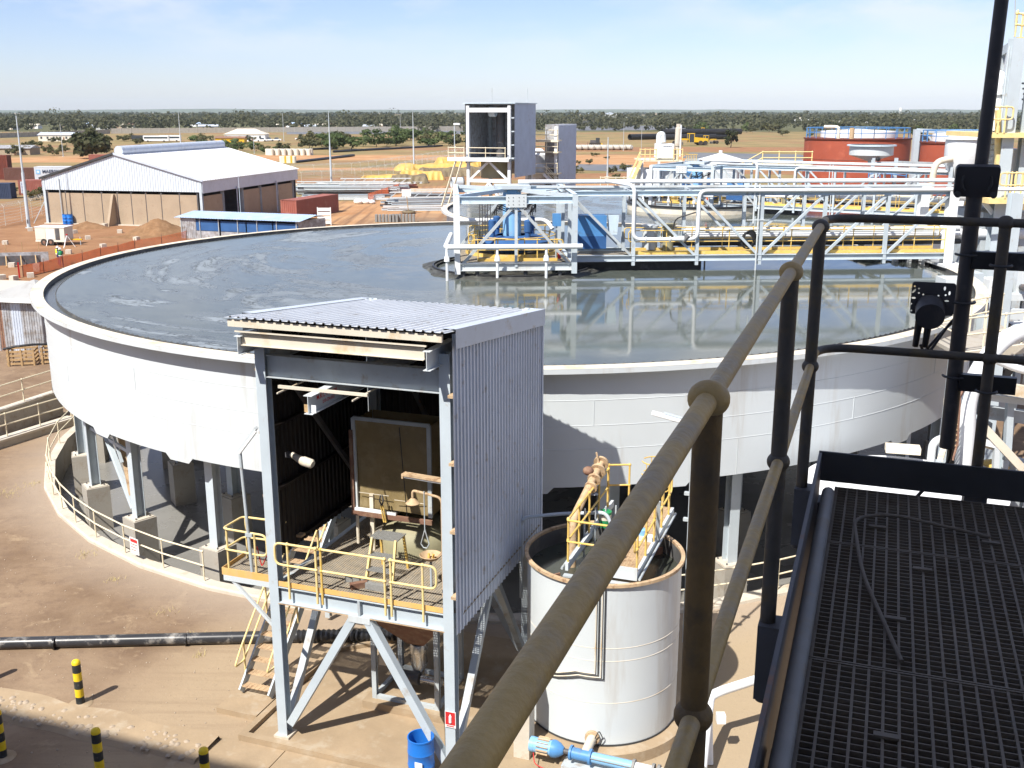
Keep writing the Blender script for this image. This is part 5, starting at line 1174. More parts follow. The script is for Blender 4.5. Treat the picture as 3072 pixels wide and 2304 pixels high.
# valve train on the back left
vt = T('valve_pipe', 'dusty elbowed pipe with flanged valves rising behind the small tank', 'pipe', PG(-12.53 + 6.12, 19.13 + 3.3, H3), -PA)
MB().tube(bend([(0, 0, -0.6), (0, 0, 0.75), (0.2, 1.95, 1.65)], 0.3), 0.095, 14).build('pipe', M['tan_girt'], vt, True)
for y_, z_, r_ in ((1.0, 1.20, 0.16), (1.25, 1.32, 0.17), (1.55, 1.46, 0.19), (1.62, 1.49, 0.12), (1.8, 1.58, 0.19)): MB().cyl((0.1 + y_ * 0.05, y_, z_), (0.1 + y_ * 0.05, y_ + 0.06, z_ + 0.02), r_, 16).build('flange', M['tan_girt'], vt, True)
MB().ball((-0.02, 1.38, 1.5), 0.14, 12, 0.8).build('actuator', M['rusty'], vt, True)
MB().cyl((0.18, 1.7, 1.55), (0.1, 1.68, 1.9), 0.025, 6).build('valve_lever', M['tan_girt'], vt, True)
MB().lathe([(0.11, 0), (0.02, 0.02)], 16, (0.2, 1.15, 1.0)).build('handwheel', M['steel_dirty'], vt)
for k in range(4): MB().cyl((0.15 + 0.16 * k, 0.5 + 0.4 * k, -0.4), (0.15 + 0.16 * k, 0.5 + 0.4 * k, 0.85 - 0.1 * k), 0.022, 6).build('rod', M['steel_dirty'], vt, True)
MB().tube(bend([(-1.5, 0.6, -1.8), (-1.5, 0.6, 0.35), (-0.6, 0.8, 0.5), (0.55, 1.0, 0.62), (0.7, 1.0, 0.3)], 0.22), 0.045, 8).build('side_pipe', M['steel'], vt, True)
# bucket, cap, small box on the bridge
bk = T('green_bucket', 'green plastic bucket with cream band on the small tank bridge', 'bucket', PG(-12.53 + 6.6, 19.13 + 4.5, H3 + 0.165), -PA)
MB().lathe([(0.13, 0), (0.15, 0.2)], 20).build('body', M['green'], bk, True); MB().lathe([(0.152, 0.2), (0.16, 0.34)], 20).build('band', M['creamwall'], bk, True); MB().lathe([(0.165, 0.34), (0.165, 0.40), (0.13, 0.4), (0.12, 0.36), (0.01, 0.36)], 20).build('lid_rim', M['green'], bk, True)
bj = T('blue_cap_instrument', 'white box with round blue cap on the small tank bridge', 'instrument', PG(-12.53 + 7.72, 19.13 + 4.0, H3 + 0.165), -PA)
MB().cbox((0, 0, 0.06), 0.4, 0.22, 0.12).build('box', M['tank'], bj); MB().lathe([(0.1, 0.12), (0.1, 0.25), (0.06, 0.28), (0.01, 0.28)], 16, (-0.06, 0.02, 0)).build('cap', M['blue_light'], bj, True)
MB().beam((0.28, 0.1, 0.0), (0.34, -0.2, 1.1), 0.09, 0.03).build('grey_board', M['steel_dirty'], bj)
# ladder-side lamp post
l2 = T('lamp_post', 'slim lamp post with white strip lamp against the thickener wall', 'lamp', PG(-12.53 + 8.45, 19.13 + 5.9, 1.0), -PA)
MB().cyl((0, 0, 0), (0, 0, 6.05), 0.04, 10).build('post', M['steel'], l2, True)
MB().beam((0.0, 0, 6.05), (-0.75, 0, 6.2), 0.04, 0.04).build('arm', M['steel'], l2); MB().beam((-0.12, 0, 6.0), (-1.05, -0.02, 6.18), 0.16, 0.07).build('lamp_tray', M['hat'], l2)
MB().beam((-0.15, 0, 5.955), (-1.03, -0.02, 6.13), 0.07, 0.03).build('lamp_tube', M['hat'], l2)
for z in (3.4, 4.1): MB().box(-0.15, 0.08, -0.05, 0.05, z, z + 0.08).build('clamp', M['steel_dirty'], l2)
# progressive cavity pump in front of the tank
PUx = PG(-12.53 + 5.95, 19.13 + 1.02, 0)
pu = T('blue_pump', 'long blue screw pump with finned motor in front of the small tank', 'pump', PUx, -PA - 0.03)
mb = MB(); mb.cyl((0.0, 0, 0.45), (0.42, 0, 0.45), 0.17, 20); mf = mb.build('motor', M['blue_light'], pu, True)
f_ = MB()
for k in range(14):
    a = 2 * math.pi * k / 14; f_.beam((0.08, 0.19 * math.cos(a), 0.45 + 0.19 * math.sin(a)), (0.36, 0.19 * math.cos(a), 0.45 + 0.19 * math.sin(a)), 0.012, 0.05, up=(0, math.cos(a), math.sin(a)))
f_.build('cooling_fins', M['tan_girt'], mf); MB().cyl((-0.1, 0, 0.45), (0.0, 0, 0.45), 0.175, 18).build('fan_cowl', M['blue_light'], mf, True)
MB().tube([(0.42, 0, 0.45), (0.5, 0, 0.45), (0.6, 0, 0.45), (0.7, 0, 0.45)], [0.2, 0.2, 0.16, 0.08], 18).build('gearbox', M['blue_paint'], pu, True)
MB().cyl((0.7, 0, 0.45), (0.85, 0, 0.45), 0.06, 12).build('shaft', M['darksteel'], pu, True)
MB().tube([(0.85, 0, 0.45), (0.9, 0, 0.45), (0.905, 0, 0.45), (1.3, 0, 0.45), (1.305, 0, 0.45), (1.36, 0, 0.45)], [0.17, 0.17, 0.13, 0.13, 0.18, 0.18], 18).build('suction_casing', M['blue_paint'], pu, True)
MB().cyl((1.36, 0, 0.45), (2.3, 0, 0.45), 0.115, 18).build('stator', M['blue_light'], pu, True)
for x in (2.3, 2.74, 2.86): MB().cyl((x, 0, 0.45), (x + 0.06, 0, 0.45), 0.165, 18).build('pipe_flange', M['clip'], pu, True)
MB().cyl((2.36, 0, 0.45), (2.74, 0, 0.45), 0.11, 16).build('pipe', M['white'], pu, True); MB().cyl((2.92, 0, 0.45), (4.2, 0.0, 0.45), 0.11, 16).build('pipe', M['white'], pu, True)
MB().box(0.7, 2.6, -0.2, 0.2, 0.12, 0.2).build('skid', M['steel_dirty'], pu); MB().box(0.6, 3.2, -0.35, 0.35, 0.0, 0.12).build('pump_plinth', M['dust_slab'], pu)
for y in (-0.13, 0.13): MB().cyl((1.36, y, 0.5), (2.3, y, 0.5), 0.012, 6).build('tie_rod', M['clip'], pu)
MB().tube(bend([(0.0, -0.1, 0.3), (0.1, -0.3, 0.15), (0.5, -0.3, 0.05)], 0.1), 0.012, 6).build('cable', M['red_bright'], pu, True)
# concrete post right of the shed
cpst = MB(); cpst.box(-0.19, 0.19, -0.19, 0.19, 0, 2.0)
o = cpst.build('concrete_post', M['concrete_pale'], None, loc=PG(-12.53 + 5.62, 19.13 + 1.22, 0), rotz=-PA); tag(o, 'short square concrete post between shed and small tank', 'post')
# white pipe on stand at the right
wp = T('white_pipe', 'white pipe on a slim stand running right from the small tank', 'pipe', (4.5, 21.2, 0))
MB().tube(bend([(-0.3, -0.9, 0.45), (0.1, 0.55, 1.35), (0.35, 0.6, 1.45), (4.5, 2.4, 1.75)], 0.3), 0.11, 14).build('pipe', M['white'], wp, True)
MB().cyl((0.02, -0.1, 0), (0.02, 0.35, 1.25), 0.1, 12).build('stand', M['white'], wp, True); MB().box(0.2, 0.4, 0.1, 0.3, 0.9, 1.1).build('bracket', M['white'], wp)
# ------------------------------------------------------------------ warehouse
WP, WR = Vector((-61.8, 140.8, 0)), R(-12.5)
wh = T('warehouse', 'long warehouse with white roof, pale ribbed gable and tan panel walls', 'warehouse', WP, WR)
WX, WY, EV, RD = 22.6, 29.5, 6.0, 9.15
mb = MB(); mx = WX * 0.475
mb.sheet((-0.5, -0.3, EV - 0.12), Vector((0, 1, 0)), Vector((mx + 0.5, 0, RD - EV + 0.12)).normalized(), Vector((-(RD - EV), 0, mx)).normalized(), WY + 0.6, Vector((mx + 0.5, 0, RD - EV + 0.12)).length, 0.7, 0.04); mb.build('roof_slope', M['roof_white'], wh)
mb = MB(); mb.sheet((WX + 0.5, -0.3, EV - 0.12), Vector((0, 1, 0)), Vector((mx - WX - 0.5, 0, RD - EV + 0.12)).normalized(), Vector((RD - EV, 0, WX - mx)).normalized(), WY + 0.6, Vector((mx - WX - 0.5, 0, RD - EV + 0.12)).length, 0.7, 0.04); mb.build('roof_slope', M['roof_white'], wh)
# ribbed gable
pts = []; x = -0.2
while x < WX + 0.2:
    for a, b in ((0, 0), (0.22, 0), (0.26, 0.05), (0.33, 0.05)): pts.append((x + a, b))
    x += 0.36
vs = []
for x, b in pts:
    zt = EV - 0.15 + (RD - EV) * (x / mx if x < mx else (WX - x) / (WX - mx)); vs += [(x, -0.12 - b, 4.45), (x, -0.12 - b, max(zt, 4.5))]
MB().add(vs, [(2 * i, 2 * i + 2, 2 * i + 3, 2 * i + 1) for i in range(len(pts) - 1)]).build('gable_sheet', paint('pale_blue_grey_sheet', (0.56, 0.62, 0.67), 0.5, 0.04, 0.4), wh)
MB().tube([(mx, 1.0, RD + 0.35), (mx, WY - 0.5, RD + 0.35)], 0.62, 14).build('ridge_vent', M['zinc_wall'], wh, True)
for p, q in (((-0.5, -0.34, EV - 0.1), (mx, -0.34, RD + 0.05)), ((mx, -0.34, RD + 0.05), (WX + 0.5, -0.34, EV - 0.1))): MB().beam(p, q, 0.06, 0.28).build('verge_trim', M['dark'] if q[0] < WX else M['zinc_wall'], wh)
MB().box(WX + 0.25, WX + 0.31, -0.1, WY, 4.3, EV).build('side_fascia', M['zinc_wall'], wh); MB().box(-0.31, -0.25, -0.1, WY, 4.3, EV).build('side_fascia', M['zinc_wall'], wh)
cuts = [0.35, 3.0, 5.6, 8.3, 10.6, 12.6, 14.7, 16.9, 19.5, 22.0]
for k in range(9): MB().box(cuts[k] + 0.06, cuts[k + 1] - 0.06, -0.02, 0.14, 0, 4.05).build('wall_panel', M['brick'], wh)
for k in range(10): MB().ibeam((cuts[k], 0.12, 0), (cuts[k], 0.12, 4.3), 0.2, 0.2, 0.03, up=(0, 1, 0)).build('wall_post', M['darksteel'], wh)
for x in (0, WX):
    for y in (0.0, 5.6, 11.2, 16.8, 22.4, 28.0): MB().ibeam((x, y, 0), (x, y, 6.0), 0.35, 0.35, 0.03, up=(0, 1, 0)).build('portal_column', M['steel'] if y == 0 else M['steel_dirty'], wh)
for y0_, y1_, h_ in ((0.3, 5.4, 3.9), (11.5, 16.6, 3.9), (17.0, 22.2, 3.9), (22.6, 27.8, 3.9)): MB().box(WX - 0.1, WX + 0.06, y0_, y1_, 0, h_).build('wall_panel', M['brick'], wh)
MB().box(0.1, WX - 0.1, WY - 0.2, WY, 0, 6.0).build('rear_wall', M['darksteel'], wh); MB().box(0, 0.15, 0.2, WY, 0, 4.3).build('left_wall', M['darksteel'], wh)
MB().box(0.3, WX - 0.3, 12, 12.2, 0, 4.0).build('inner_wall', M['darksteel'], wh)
MB().add([(9.9, -2.0, 0), (10.25, -2.0, 0), (10.25, -0.05, 0), (9.9, -0.05, 0), (9.9, -0.35, 4.0), (10.25, -0.35, 4.0), (10.25, -0.05, 4.0), (9.9, -0.05, 4.0)], [(3, 2, 1, 0), (4, 5, 6, 7), (0, 1, 5, 4), (1, 2, 6, 5), (2, 3, 7, 6), (3, 0, 4, 7)]).build('buttress', M['brick'], wh)
MB().box(-0.3, 22.4, -0.5, -0.05, 0, 0.12).build('plinth', M['concrete_pale'], wh)
MB().beam((-1.8, -0.6, 0), (-0.2, 0.0, 3.0), 0.08, 0.08).build('ladder_stay', M['steel'], wh); MB().cyl((2.35, -0.2, 0.0), (2.35, -0.2, 5.9), 0.07, 8).build('downpipe', M['steel_dirty'], wh)
for x in (9.0, 21.5): MB().cyl((WX + 0.4, x, 0), (WX + 0.4, x, 4.6), 0.08, 8).build('downpipe', M['zinc_wall'], wh)
# ------------------------------------------------------------------ shipping containers
def container(loc, rot, m_, lab, L=12.2, hh=2.6, end=True):
    t = T('shipping_container', lab, 'container', loc, rot, 'shipping containers in the yard')
    for y, s in ((0.0, -1), (2.44, 1)):
        mb = MB(); mb.sheet((0.1, y, 0.12), (1, 0, 0), (0, 0, 1), (0, s, 0), L - 0.2, hh - 0.24, 0.28, -0.045); mb.build('side_wall', m_, t)
    for x, s in ((0.0, -1), (L, 1)):
        mb = MB(); mb.sheet((x, 0.1, 0.12), (0, 1, 0), (0, 0, 1), (s, 0, 0), 2.24, hh - 0.24, 0.3, -0.045); mb.build('end_wall', m_, t)
    MB().box(0.02, L - 0.02, 0.02, 2.42, hh - 0.06, hh - 0.02).build('roof', m_, t)
    fr = MB()
    for x in (0.06, L - 0.06):
        for y in (0.06, 2.38): fr.box(x - 0.08, x + 0.08, y - 0.08, y + 0.08, 0, hh)
    fr.build('corner_posts', m_, t)
    for y in (0.05, 2.39):
        MB().box(0.14, L - 0.14, y - 0.06, y + 0.06, hh - 0.12, hh - 0.001).build('top_rail', m_, t); MB().box(0.14, L - 0.14, y - 0.06, y + 0.06, 0.0, 0.16).build('bottom_rail', m_, t)
    return t
p0 = Vector((-29.7, 146.0, 0)); p1 = Vector((-25.9, 157.2, 0)); ang = math.atan2(p1.y - p0.y, p1.x - p0.x)
container(p0 + Vector((math.sin(ang) * -0, 0, 0)), ang, M['red_cont'], 'faded red container beside the right wall of the white-roofed warehouse')
M['cont_white'] = paint('pale_grey_container', (0.56, 0.60, 0.64), 0.5, 0.05, 0.5); M['cont_brown'] = paint('dark_brown_container', (0.13, 0.06, 0.045), 0.6, 0.12, 0.5); M['cont_orange'] = paint('orange_tan_container', (0.50, 0.24, 0.07), 0.6, 0.1, 0.5); M['cont_navy'] = paint('navy_container', (0.03, 0.045, 0.09), 0.6, 0.1)
cpos = G(106, 541); ct = container(cpos, R(2), M['cont_white'], 'pale grey container with dark lettering left of the warehouse', 12.2, 2.9)
MB().box(0.35, 1.25, -0.06, -0.05, 1.35, 2.25).build('emblem_square', M['blue_light'], ct)
st_ = MB()
for k in range(7):
    a = 2 * math.pi * k / 7; st_.add([(0.8, -0.065, 1.8), (0.8 + 0.12 * math.cos(a - 0.4), -0.065, 1.8 + 0.12 * math.sin(a - 0.4)), (0.8 + 0.38 * math.cos(a), -0.065, 1.8 + 0.38 * math.sin(a)), (0.8 + 0.12 * math.cos(a + 0.4), -0.065, 1.8 + 0.12 * math.sin(a + 0.4))], [(0, 1, 2, 3)])
st_.build('emblem_star', M['hat'], ct)
lettering('MAERSK', 0.98, M['cont_navy'], ct, (3.5, -0.09, 1.85), (R(90), 0, 0))
container(G(14, 541), R(4), M['cont_brown'], 'dark brown container just left of the pale lettered one', 7.2)
container(G(-188, 598), R(4), M['cont_navy'], 'navy container cut by the left picture edge')
cr = container(G(58, 585), R(4), M['red_cont'], 'faded red container with white side stripe behind the nearest light mast', 4.6)
MB().box(0.4, 1.3, -0.055, -0.05, 0.3, 2.35).build('stripe', M['cont_white'], cr)
for k in range(7): MB().box(0.55, 1.1, -0.062, -0.056, 0.45 + 0.26 * k, 0.6 + 0.26 * k).build('stripe_letter', M['purple'], cr)
container(G(268, 492), R(2), M['red_cont'], 'red container behind the left roof slope of the warehouse', 6.5)
container(G(5, 541) + Vector((-5.5, 2, 0)), R(4), M['red_dark'], 'dark red container stack at the far left edge', 6.0, 5.2)
# ------------------------------------------------------------------ blue-roofed shelter
q0, q1, q2, q3 = G(520, 652, 2.45), G(897, 666, 2.45), G(963, 638, 3.0), G(579, 632, 3.0)
se = T('storage_shelter', 'low open shelter with blue-grey sheet roof and dark blue side band', 'shelter', (q0.x, q0.y, 0))
o0 = Vector((q0.x, q0.y, 0)); L = lambda p: Vector(p) - o0
ux = L(q1) - L(q0); uy = L(q3) - L(q0)
mb = MB(); mb.sheet(L(q0), ux.normalized(), uy, Vector((0, 0, 1)), ux.length, 1.0, 0.35, 0.04); mb.build('roof_sheet', M['blue_sheet'], se)
mb = MB(); mb.sheet(L(q3) + Vector((0, 0, 0.005)), ux.normalized(), Vector((uy.x, uy.y, -uy.z)) * 0.8, Vector((0, 0, 1)), (L(q2) - L(q3)).length, 1.0, 0.35, 0.04); mb.build('roof_sheet', M['blue_sheet'], se)
for k in range(7):
    p = L(q0) + ux * (0.04 + 0.92 * k / 6) + uy * 0.12; MB().cyl((p.x, p.y, 0), (p.x, p.y, 2.45), 0.06, 6).build('post', M['steel_dirty'], se)
for f0, f1 in ((0.16, 0.35), (0.36, 0.56), (0.57, 0.77), (0.78, 0.97)):
    a, b = L(q0) + ux * f0 + uy * 0.14, L(q0) + ux * f1 + uy * 0.14
    MB().add([(a.x, a.y, 1.0), (b.x, b.y, 1.0), (b.x, b.y, 2.15), (a.x, a.y, 2.15), (a.x, a.y + 0.05, 1.0), (b.x, b.y + 0.05, 1.0), (b.x, b.y + 0.05, 2.15), (a.x, a.y + 0.05, 2.15)], [(0, 1, 2, 3), (7, 6, 5, 4), (0, 4, 5, 1), (3, 2, 6, 7), (1, 5, 6, 2), (0, 3, 7, 4)]).build('side_band', M['blue_dark'], se)
    MB().add([(a.x, a.y, 0.0), (b.x, b.y, 0.0), (b.x, b.y, 0.95), (a.x, a.y, 0.95)], [(0, 1, 2, 3)]).build('lower_band', M['zinc_old'], se)
a = L(q0) + ux * 0.035 + uy * 0.13; b = L(q0) + ux * 0.16 + uy * 0.13
mb = MB(); mb.sheet((a.x, a.y, 0), (b - a).normalized() * 1, (0, 0, 1), (0, -1, 0), (b - a).length, 2.4, 0.25, 0.04); mb.build('end_cladding', M['zinc_old'], se)
for f_ in (0.035, 0.965):
    a = L(q0) + ux * f_ + uy * 0.13; b = L(q0) + ux * f_ + uy * 1.7
    mb = MB(); d_ = Vector((b.x - a.x, b.y - a.y, 0)); mb.sheet((a.x, a.y, 0), d_.normalized(), (0, 0, 1), (1, 0, 0), d_.length, 2.5, 0.25, 0.04); mb.build('end_cladding', M['zinc_old'], se)
b = L(q0) + ux * 0.035 + uy * 1.7; d_ = Vector((ux.x, ux.y, 0)) * 0.93
MB().sheet((b.x, b.y, 0), d_.normalized(), (0, 0, 1), (0, 1, 0), d_.length, 2.4, 0.3, 0.04).build('rear_cladding', M['darksteel'], se)
gt = T('white_gate_frame', 'white slatted gate panel standing at the right end of the blue shelter', 'gate', G(975, 676) + Vector((0, 0, 0)))
for z in (0.2, 0.75, 1.3, 1.85): MB().box(-0.85, 0.75, 0, 0.06, z, z + 0.42).build('slat', M['hat'], gt)
for x in (-0.9, 0.8): MB().box(x - 0.05, x + 0.05, -0.02, 0.08, 0, 2.35).build('upright', M['hat'], gt)
# ------------------------------------------------------------------ light masts
def mast(u, v, lab, h=14.0):
    p = G(u, v); t = T('light_mast', lab, 'mast', p, 0, 'tall slim light masts')
    MB().tube([(0, 0, 0), (0, 0, h * 0.5), (0, 0, h * 0.501), (0, 0, h)], [0.24, 0.18, 0.13, 0.06], 10).build('shaft', M['steel'], t, True)
    MB().cyl((0, 0, 0), (0, 0, 0.1), 0.42, 10).build('base_flange', M['steel_dirty'], t); MB().box(-0.07, 0.07, -0.25, -0.2, 0.6, 1.1).build('hatch', M['darksteel'], t)
    MB().cyl((0, 0, h), (0, 0, h + 0.9), 0.02, 5).build('finial', M['steel_dirty'], t)
mast(87, 684, 'nearest light mast, left of the warehouse', 13.9)
mast(545, 468, 'light mast rising behind the warehouse roof', 14.3); mast(994, 545, 'light mast beside the steel laydown yard', 14.5); mast(1242, 505, 'light mast behind the yellow tarpaulin pile', 14.5)
def thin_pole(u, v, vt, lab, r=0.05, m_='steel_dirty'):
    p = G(u, v); q = GY(u, vt, p.y); t = T('slim_pole', lab, 'pole', p)
    MB().tube([(0, 0, 0), (0, 0, q.z)], [r, r * 0.6], 6).build('shaft', M[m_], t); MB().cyl((0, 0, 0), (0, 0, 0.05), r * 3, 6).build('base', M['concrete_pale'], t)
thin_pole(726, 700, 525, 'slim pole in front of the blue shelter', 0.055, 'steel'); thin_pole(190, 470, 372, 'utility pole in the far field at left', 0.14); thin_pole(852, 424, 340, 'far utility pole right of the white pickups', 0.16); thin_pole(982, 380, 345, 'far utility pole at the boundary wall', 0.2); thin_pole(763, 462, 405, 'slim pole beside the drum rows', 0.1)
thin_pole(1202, 412, 345, 'utility pole left of the tall clad tower', 0.14); thin_pole(1870, 452, 366, 'twin lamp pole right of the clad tower', 0.12); thin_pole(1923, 470, 385, 'short lamp pole by the white sacks', 0.08); thin_pole(1822, 530, 412, 'thick grey standpipe on the rocky slope', 0.22)
# ------------------------------------------------------------------ compressor trailer, drums, mounds
gp = G(158, 737); ge = T('compressor_trailer', 'cream two-wheeled compressor trailer parked on the red soil', 'trailer', gp, R(-6))
MB().box(-1.9, 1.5, 0.0, 1.9, 0.55, 2.0).build('body', M['creamwall'], ge); MB().box(-1.95, 1.6, -0.06, 1.96, 2.0, 2.08).build('roof', M['hat'], ge)
MB().box(0.45, 0.95, -0.03, -0.005, 0.65, 1.9).build('door_opening', M['darksteel'], ge); MB().box(-0.6, 0.35, -0.03, -0.005, 0.7, 1.85).build('panel', M['hat'], ge); MB().box(-1.8, -0.7, -0.03, -0.005, 0.7, 1.85).build('panel', M['creamwall'], ge)
for x in (-0.95, -0.15):
    for y in (-0.05, 1.75):
        w_ = MB().tube([(x, y, 0.38), (x, y + 0.22, 0.38)], 0.38, 16).build('wheel', M['rubber'], ge, True); MB().tube([(x, y - 0.02, 0.38), (x, y, 0.38)], 0.17, 12).build('hub', M['rusty'], w_, True)
MB().beam((1.5, 0.95, 0.62), (3.0, 0.95, 0.62), 0.2, 0.14).build('drawbar', M['cat_yellow'], ge); MB().cyl((2.8, 0.95, 0.0), (2.8, 0.95, 0.9), 0.05, 8).build('jockey_leg', M['steel_dirty'], ge)
MB().box(-1.95, 1.5, -0.02, 1.92, 0.42, 0.55).build('chassis', M['creamwall'], ge)
def drum(u, v, lab):
    t = T('oil_drum', lab, 'drum', G(u, v), 0, 'blue drums by the warehouse wall'); MB().lathe([(0.3, 0), (0.3, 0.3), (0.315, 0.32), (0.3, 0.34), (0.3, 0.62), (0.315, 0.64), (0.3, 0.66), (0.3, 0.95)], 18).build('shell', M['blue'], t, True); MB().lathe([(0.31, 0.95), (0.28, 0.97), (0.27, 0.94), (0.01, 0.94)], 18).build('lid', M['blue_dark'], t, True); t.scale = (1.35, 1.35, 1.35)
drum(199, 672, 'left of two blue drums against the tan warehouse wall'); drum(211, 673, 'right of two blue drums against the tan warehouse wall')
def mound(u, v, rx, ry, h, lab, seed, m_='soil', nm='soil_mound'):
    mb = MB(); n_, m2 = 22, 8; c = G(u, v); top = 1
    for j in range(m2 + 1):
        r = j / m2
        for i in range(n_):
            a = 2 * math.pi * i / n_; rr = 1 + 0.22 * mnoise.noise(Vector((math.cos(a) * 1.3, math.sin(a) * 1.3, seed)))
            z = h * (1 - r) ** 0.9 * (1 + 0.3 * mnoise.noise(Vector((r * 3 * math.cos(a), r * 3 * math.sin(a), seed + 3)))) - 0.03 * r
            mb.v.append((rx * r * rr * math.cos(a), ry * r * rr * math.sin(a), z + 0.14 * h * mnoise.noise(Vector((r * 9 * math.cos(a), r * 9 * math.sin(a), seed)))))
    mb.f = [(j * n_ + i, j * n_ + (i + 1) % n_, (j + 1) * n_ + (i + 1) % n_, (j + 1) * n_ + i) for j in range(m2) for i in range(n_)]
    return tag(mb.build(nm, M[m_], None, True, loc=c), lab, 'mound')
mound(478, 702, 4.3, 3.6, 1.9, 'large brown soil mound in front of the warehouse wall', 3); mound(262, 684, 3.0, 2.0, 0.85, 'low brown soil mound beside the two blue drums', 8); mound(395, 712, 4.5, 1.4, 0.3, 'flat spill of soil left of the large mound', 5)
# concrete footing blocks
blk = MB().box(-0.28, 0.28, -0.28, 0.28, 0, 0.42).mesh('footing_block', M['concrete_pale'])
bl = [(16, 737, 'at the far left edge, left of the trailer'), (91, 697, 'at the foot of the nearest light mast'), (224, 704, 'right of the cream trailer'), (315, 684, 'near the buttress foot'), (360, 703, 'left of the large soil mound'), (264, 722, 'ahead of the trailer drawbar'), (310, 747, 'on the orange mesh line'), (79, 797, 'at the end of the dark formwork'), (112, 817, 'tall one near the thickener rim'), (92, 836, 'beside the pale roof corner'), (6, 842, 'at the left edge behind the pale roof'), (42, 845, 'second from the left edge behind the pale roof'), (36, 805, 'inside the dark formwork'), (437, 705, 'in front of the large soil mound'), (503, 709, 'right of the large soil mound'), (410, 725, 'just beyond the thickener rim'), (206, 765, 'behind the two workers')]
for k, (u_, v_, w_) in enumerate(bl):
    o = inst(blk, 'footing_block', None, G(u_, v_ - 4), (0, 0, 0.2 + 0.3 * (k % 4)), (1, 1, 1.6 if k == 8 else 1)); tag(o, 'small pale concrete footing block ' + w_, 'block', 'concrete footing blocks on the red soil')
# timber formwork pit
fw_ = T('formwork_trench', 'dark formwork trench with timber props at the left picture edge', 'formwork', G(40, 800))
MB().beam((-4.5, 0, 0.45), (2.0, 1.6, 0.45), 0.08, 0.9).build('form_panel', M['darksteel'], fw_); MB().beam((-4.5, 2.2, 0.5), (2.0, 3.4, 0.5), 0.08, 1.0).build('form_panel', M['zinc_old'], fw_)
for k in range(5): MB().beam((-3.6 + 1.3 * k, 0.2 + 0.3 * k, 0.9), (-3.0 + 1.3 * k, -1.1 + 0.3 * k, 0.05), 0.1, 0.1).build('timber_prop', M['wood'], fw_)
for k in range(4): MB().cyl((-3.4 + 1.5 * k, 2.5 + 0.3 * k, 0), (-3.4 + 1.5 * k, 2.5 + 0.3 * k, 2.0), 0.03, 5).build('stake', M['wood'], fw_)
# orange mesh barrier
ob = T('mesh_barrier', 'orange plastic mesh barrier on stakes beyond the thickener rim', 'barrier', G(70, 832))
bp = [L2 - ob.location for L2 in (G(70, 832), G(190, 803), G(303, 776), G(405, 752), G(560, 722))]
mb = MB()
def polyl(t_):
    k = min(int(t_), len(bp) - 2); return bp[k].lerp(bp[k + 1], t_ - k)
for z in [0.1 + 0.1 * k for k in range(11)]: mb.tube([polyl(q * 0.1) + Vector((0, 0, z - 0.12 * abs(math.sin(q * 0.1 * math.pi)))) for q in range(41)], 0.014, 3, cap=False)
q = 0.0
while q < 4.0:
    p = polyl(q); sg_ = -0.12 * abs(math.sin(q * math.pi)); mb.beam(p + Vector((0, 0, 0.05 + sg_)), p + Vector((0, 0, 1.12 + sg_)), 0.012, 0.03); q += 0.0095
tag(mb.build('mesh', M['orange_net'], ob), kind='stuff')
for k in range(9):
    p = polyl(min(k * 0.5, 3.999)); MB().cyl(p, p + Vector((0.05, 0, 1.3)), 0.035, 5).build('stake', M['rusty'], ob)
mb = MB()
for k in range(16):
    p = polyl(0.02) ; mb.beam((p.x - 0.3 + 0.01 * k, p.y - 0.4, 0), (p.x - 0.3 + 0.01 * k, p.y - 0.4, 1.4), 0.004, 0.02)
tag(mb.build('rolled_mesh', M['red_bright'], ob), kind='stuff')
# tripods by the trailer
for u_, v_, lb in ((152, 736, 'surveying tripod leaning before the trailer wheel'), (204, 742, 'surveying tripod with red foot ahead of the trailer')):
    t = T('survey_tripod', lb, 'tripod', G(u_, v_), 0.3)
    for k in range(3):
        a = 2.1 * k; MB().beam((0.75 * math.cos(a), 0.75 * math.sin(a), 0), (0, 0, 1.35), 0.06, 0.05).build('leg', M['hat'], t)
    MB().cyl((0, 0, 1.33), (0, 0, 1.45), 0.1, 8).build('head', M['red_bright'], t)
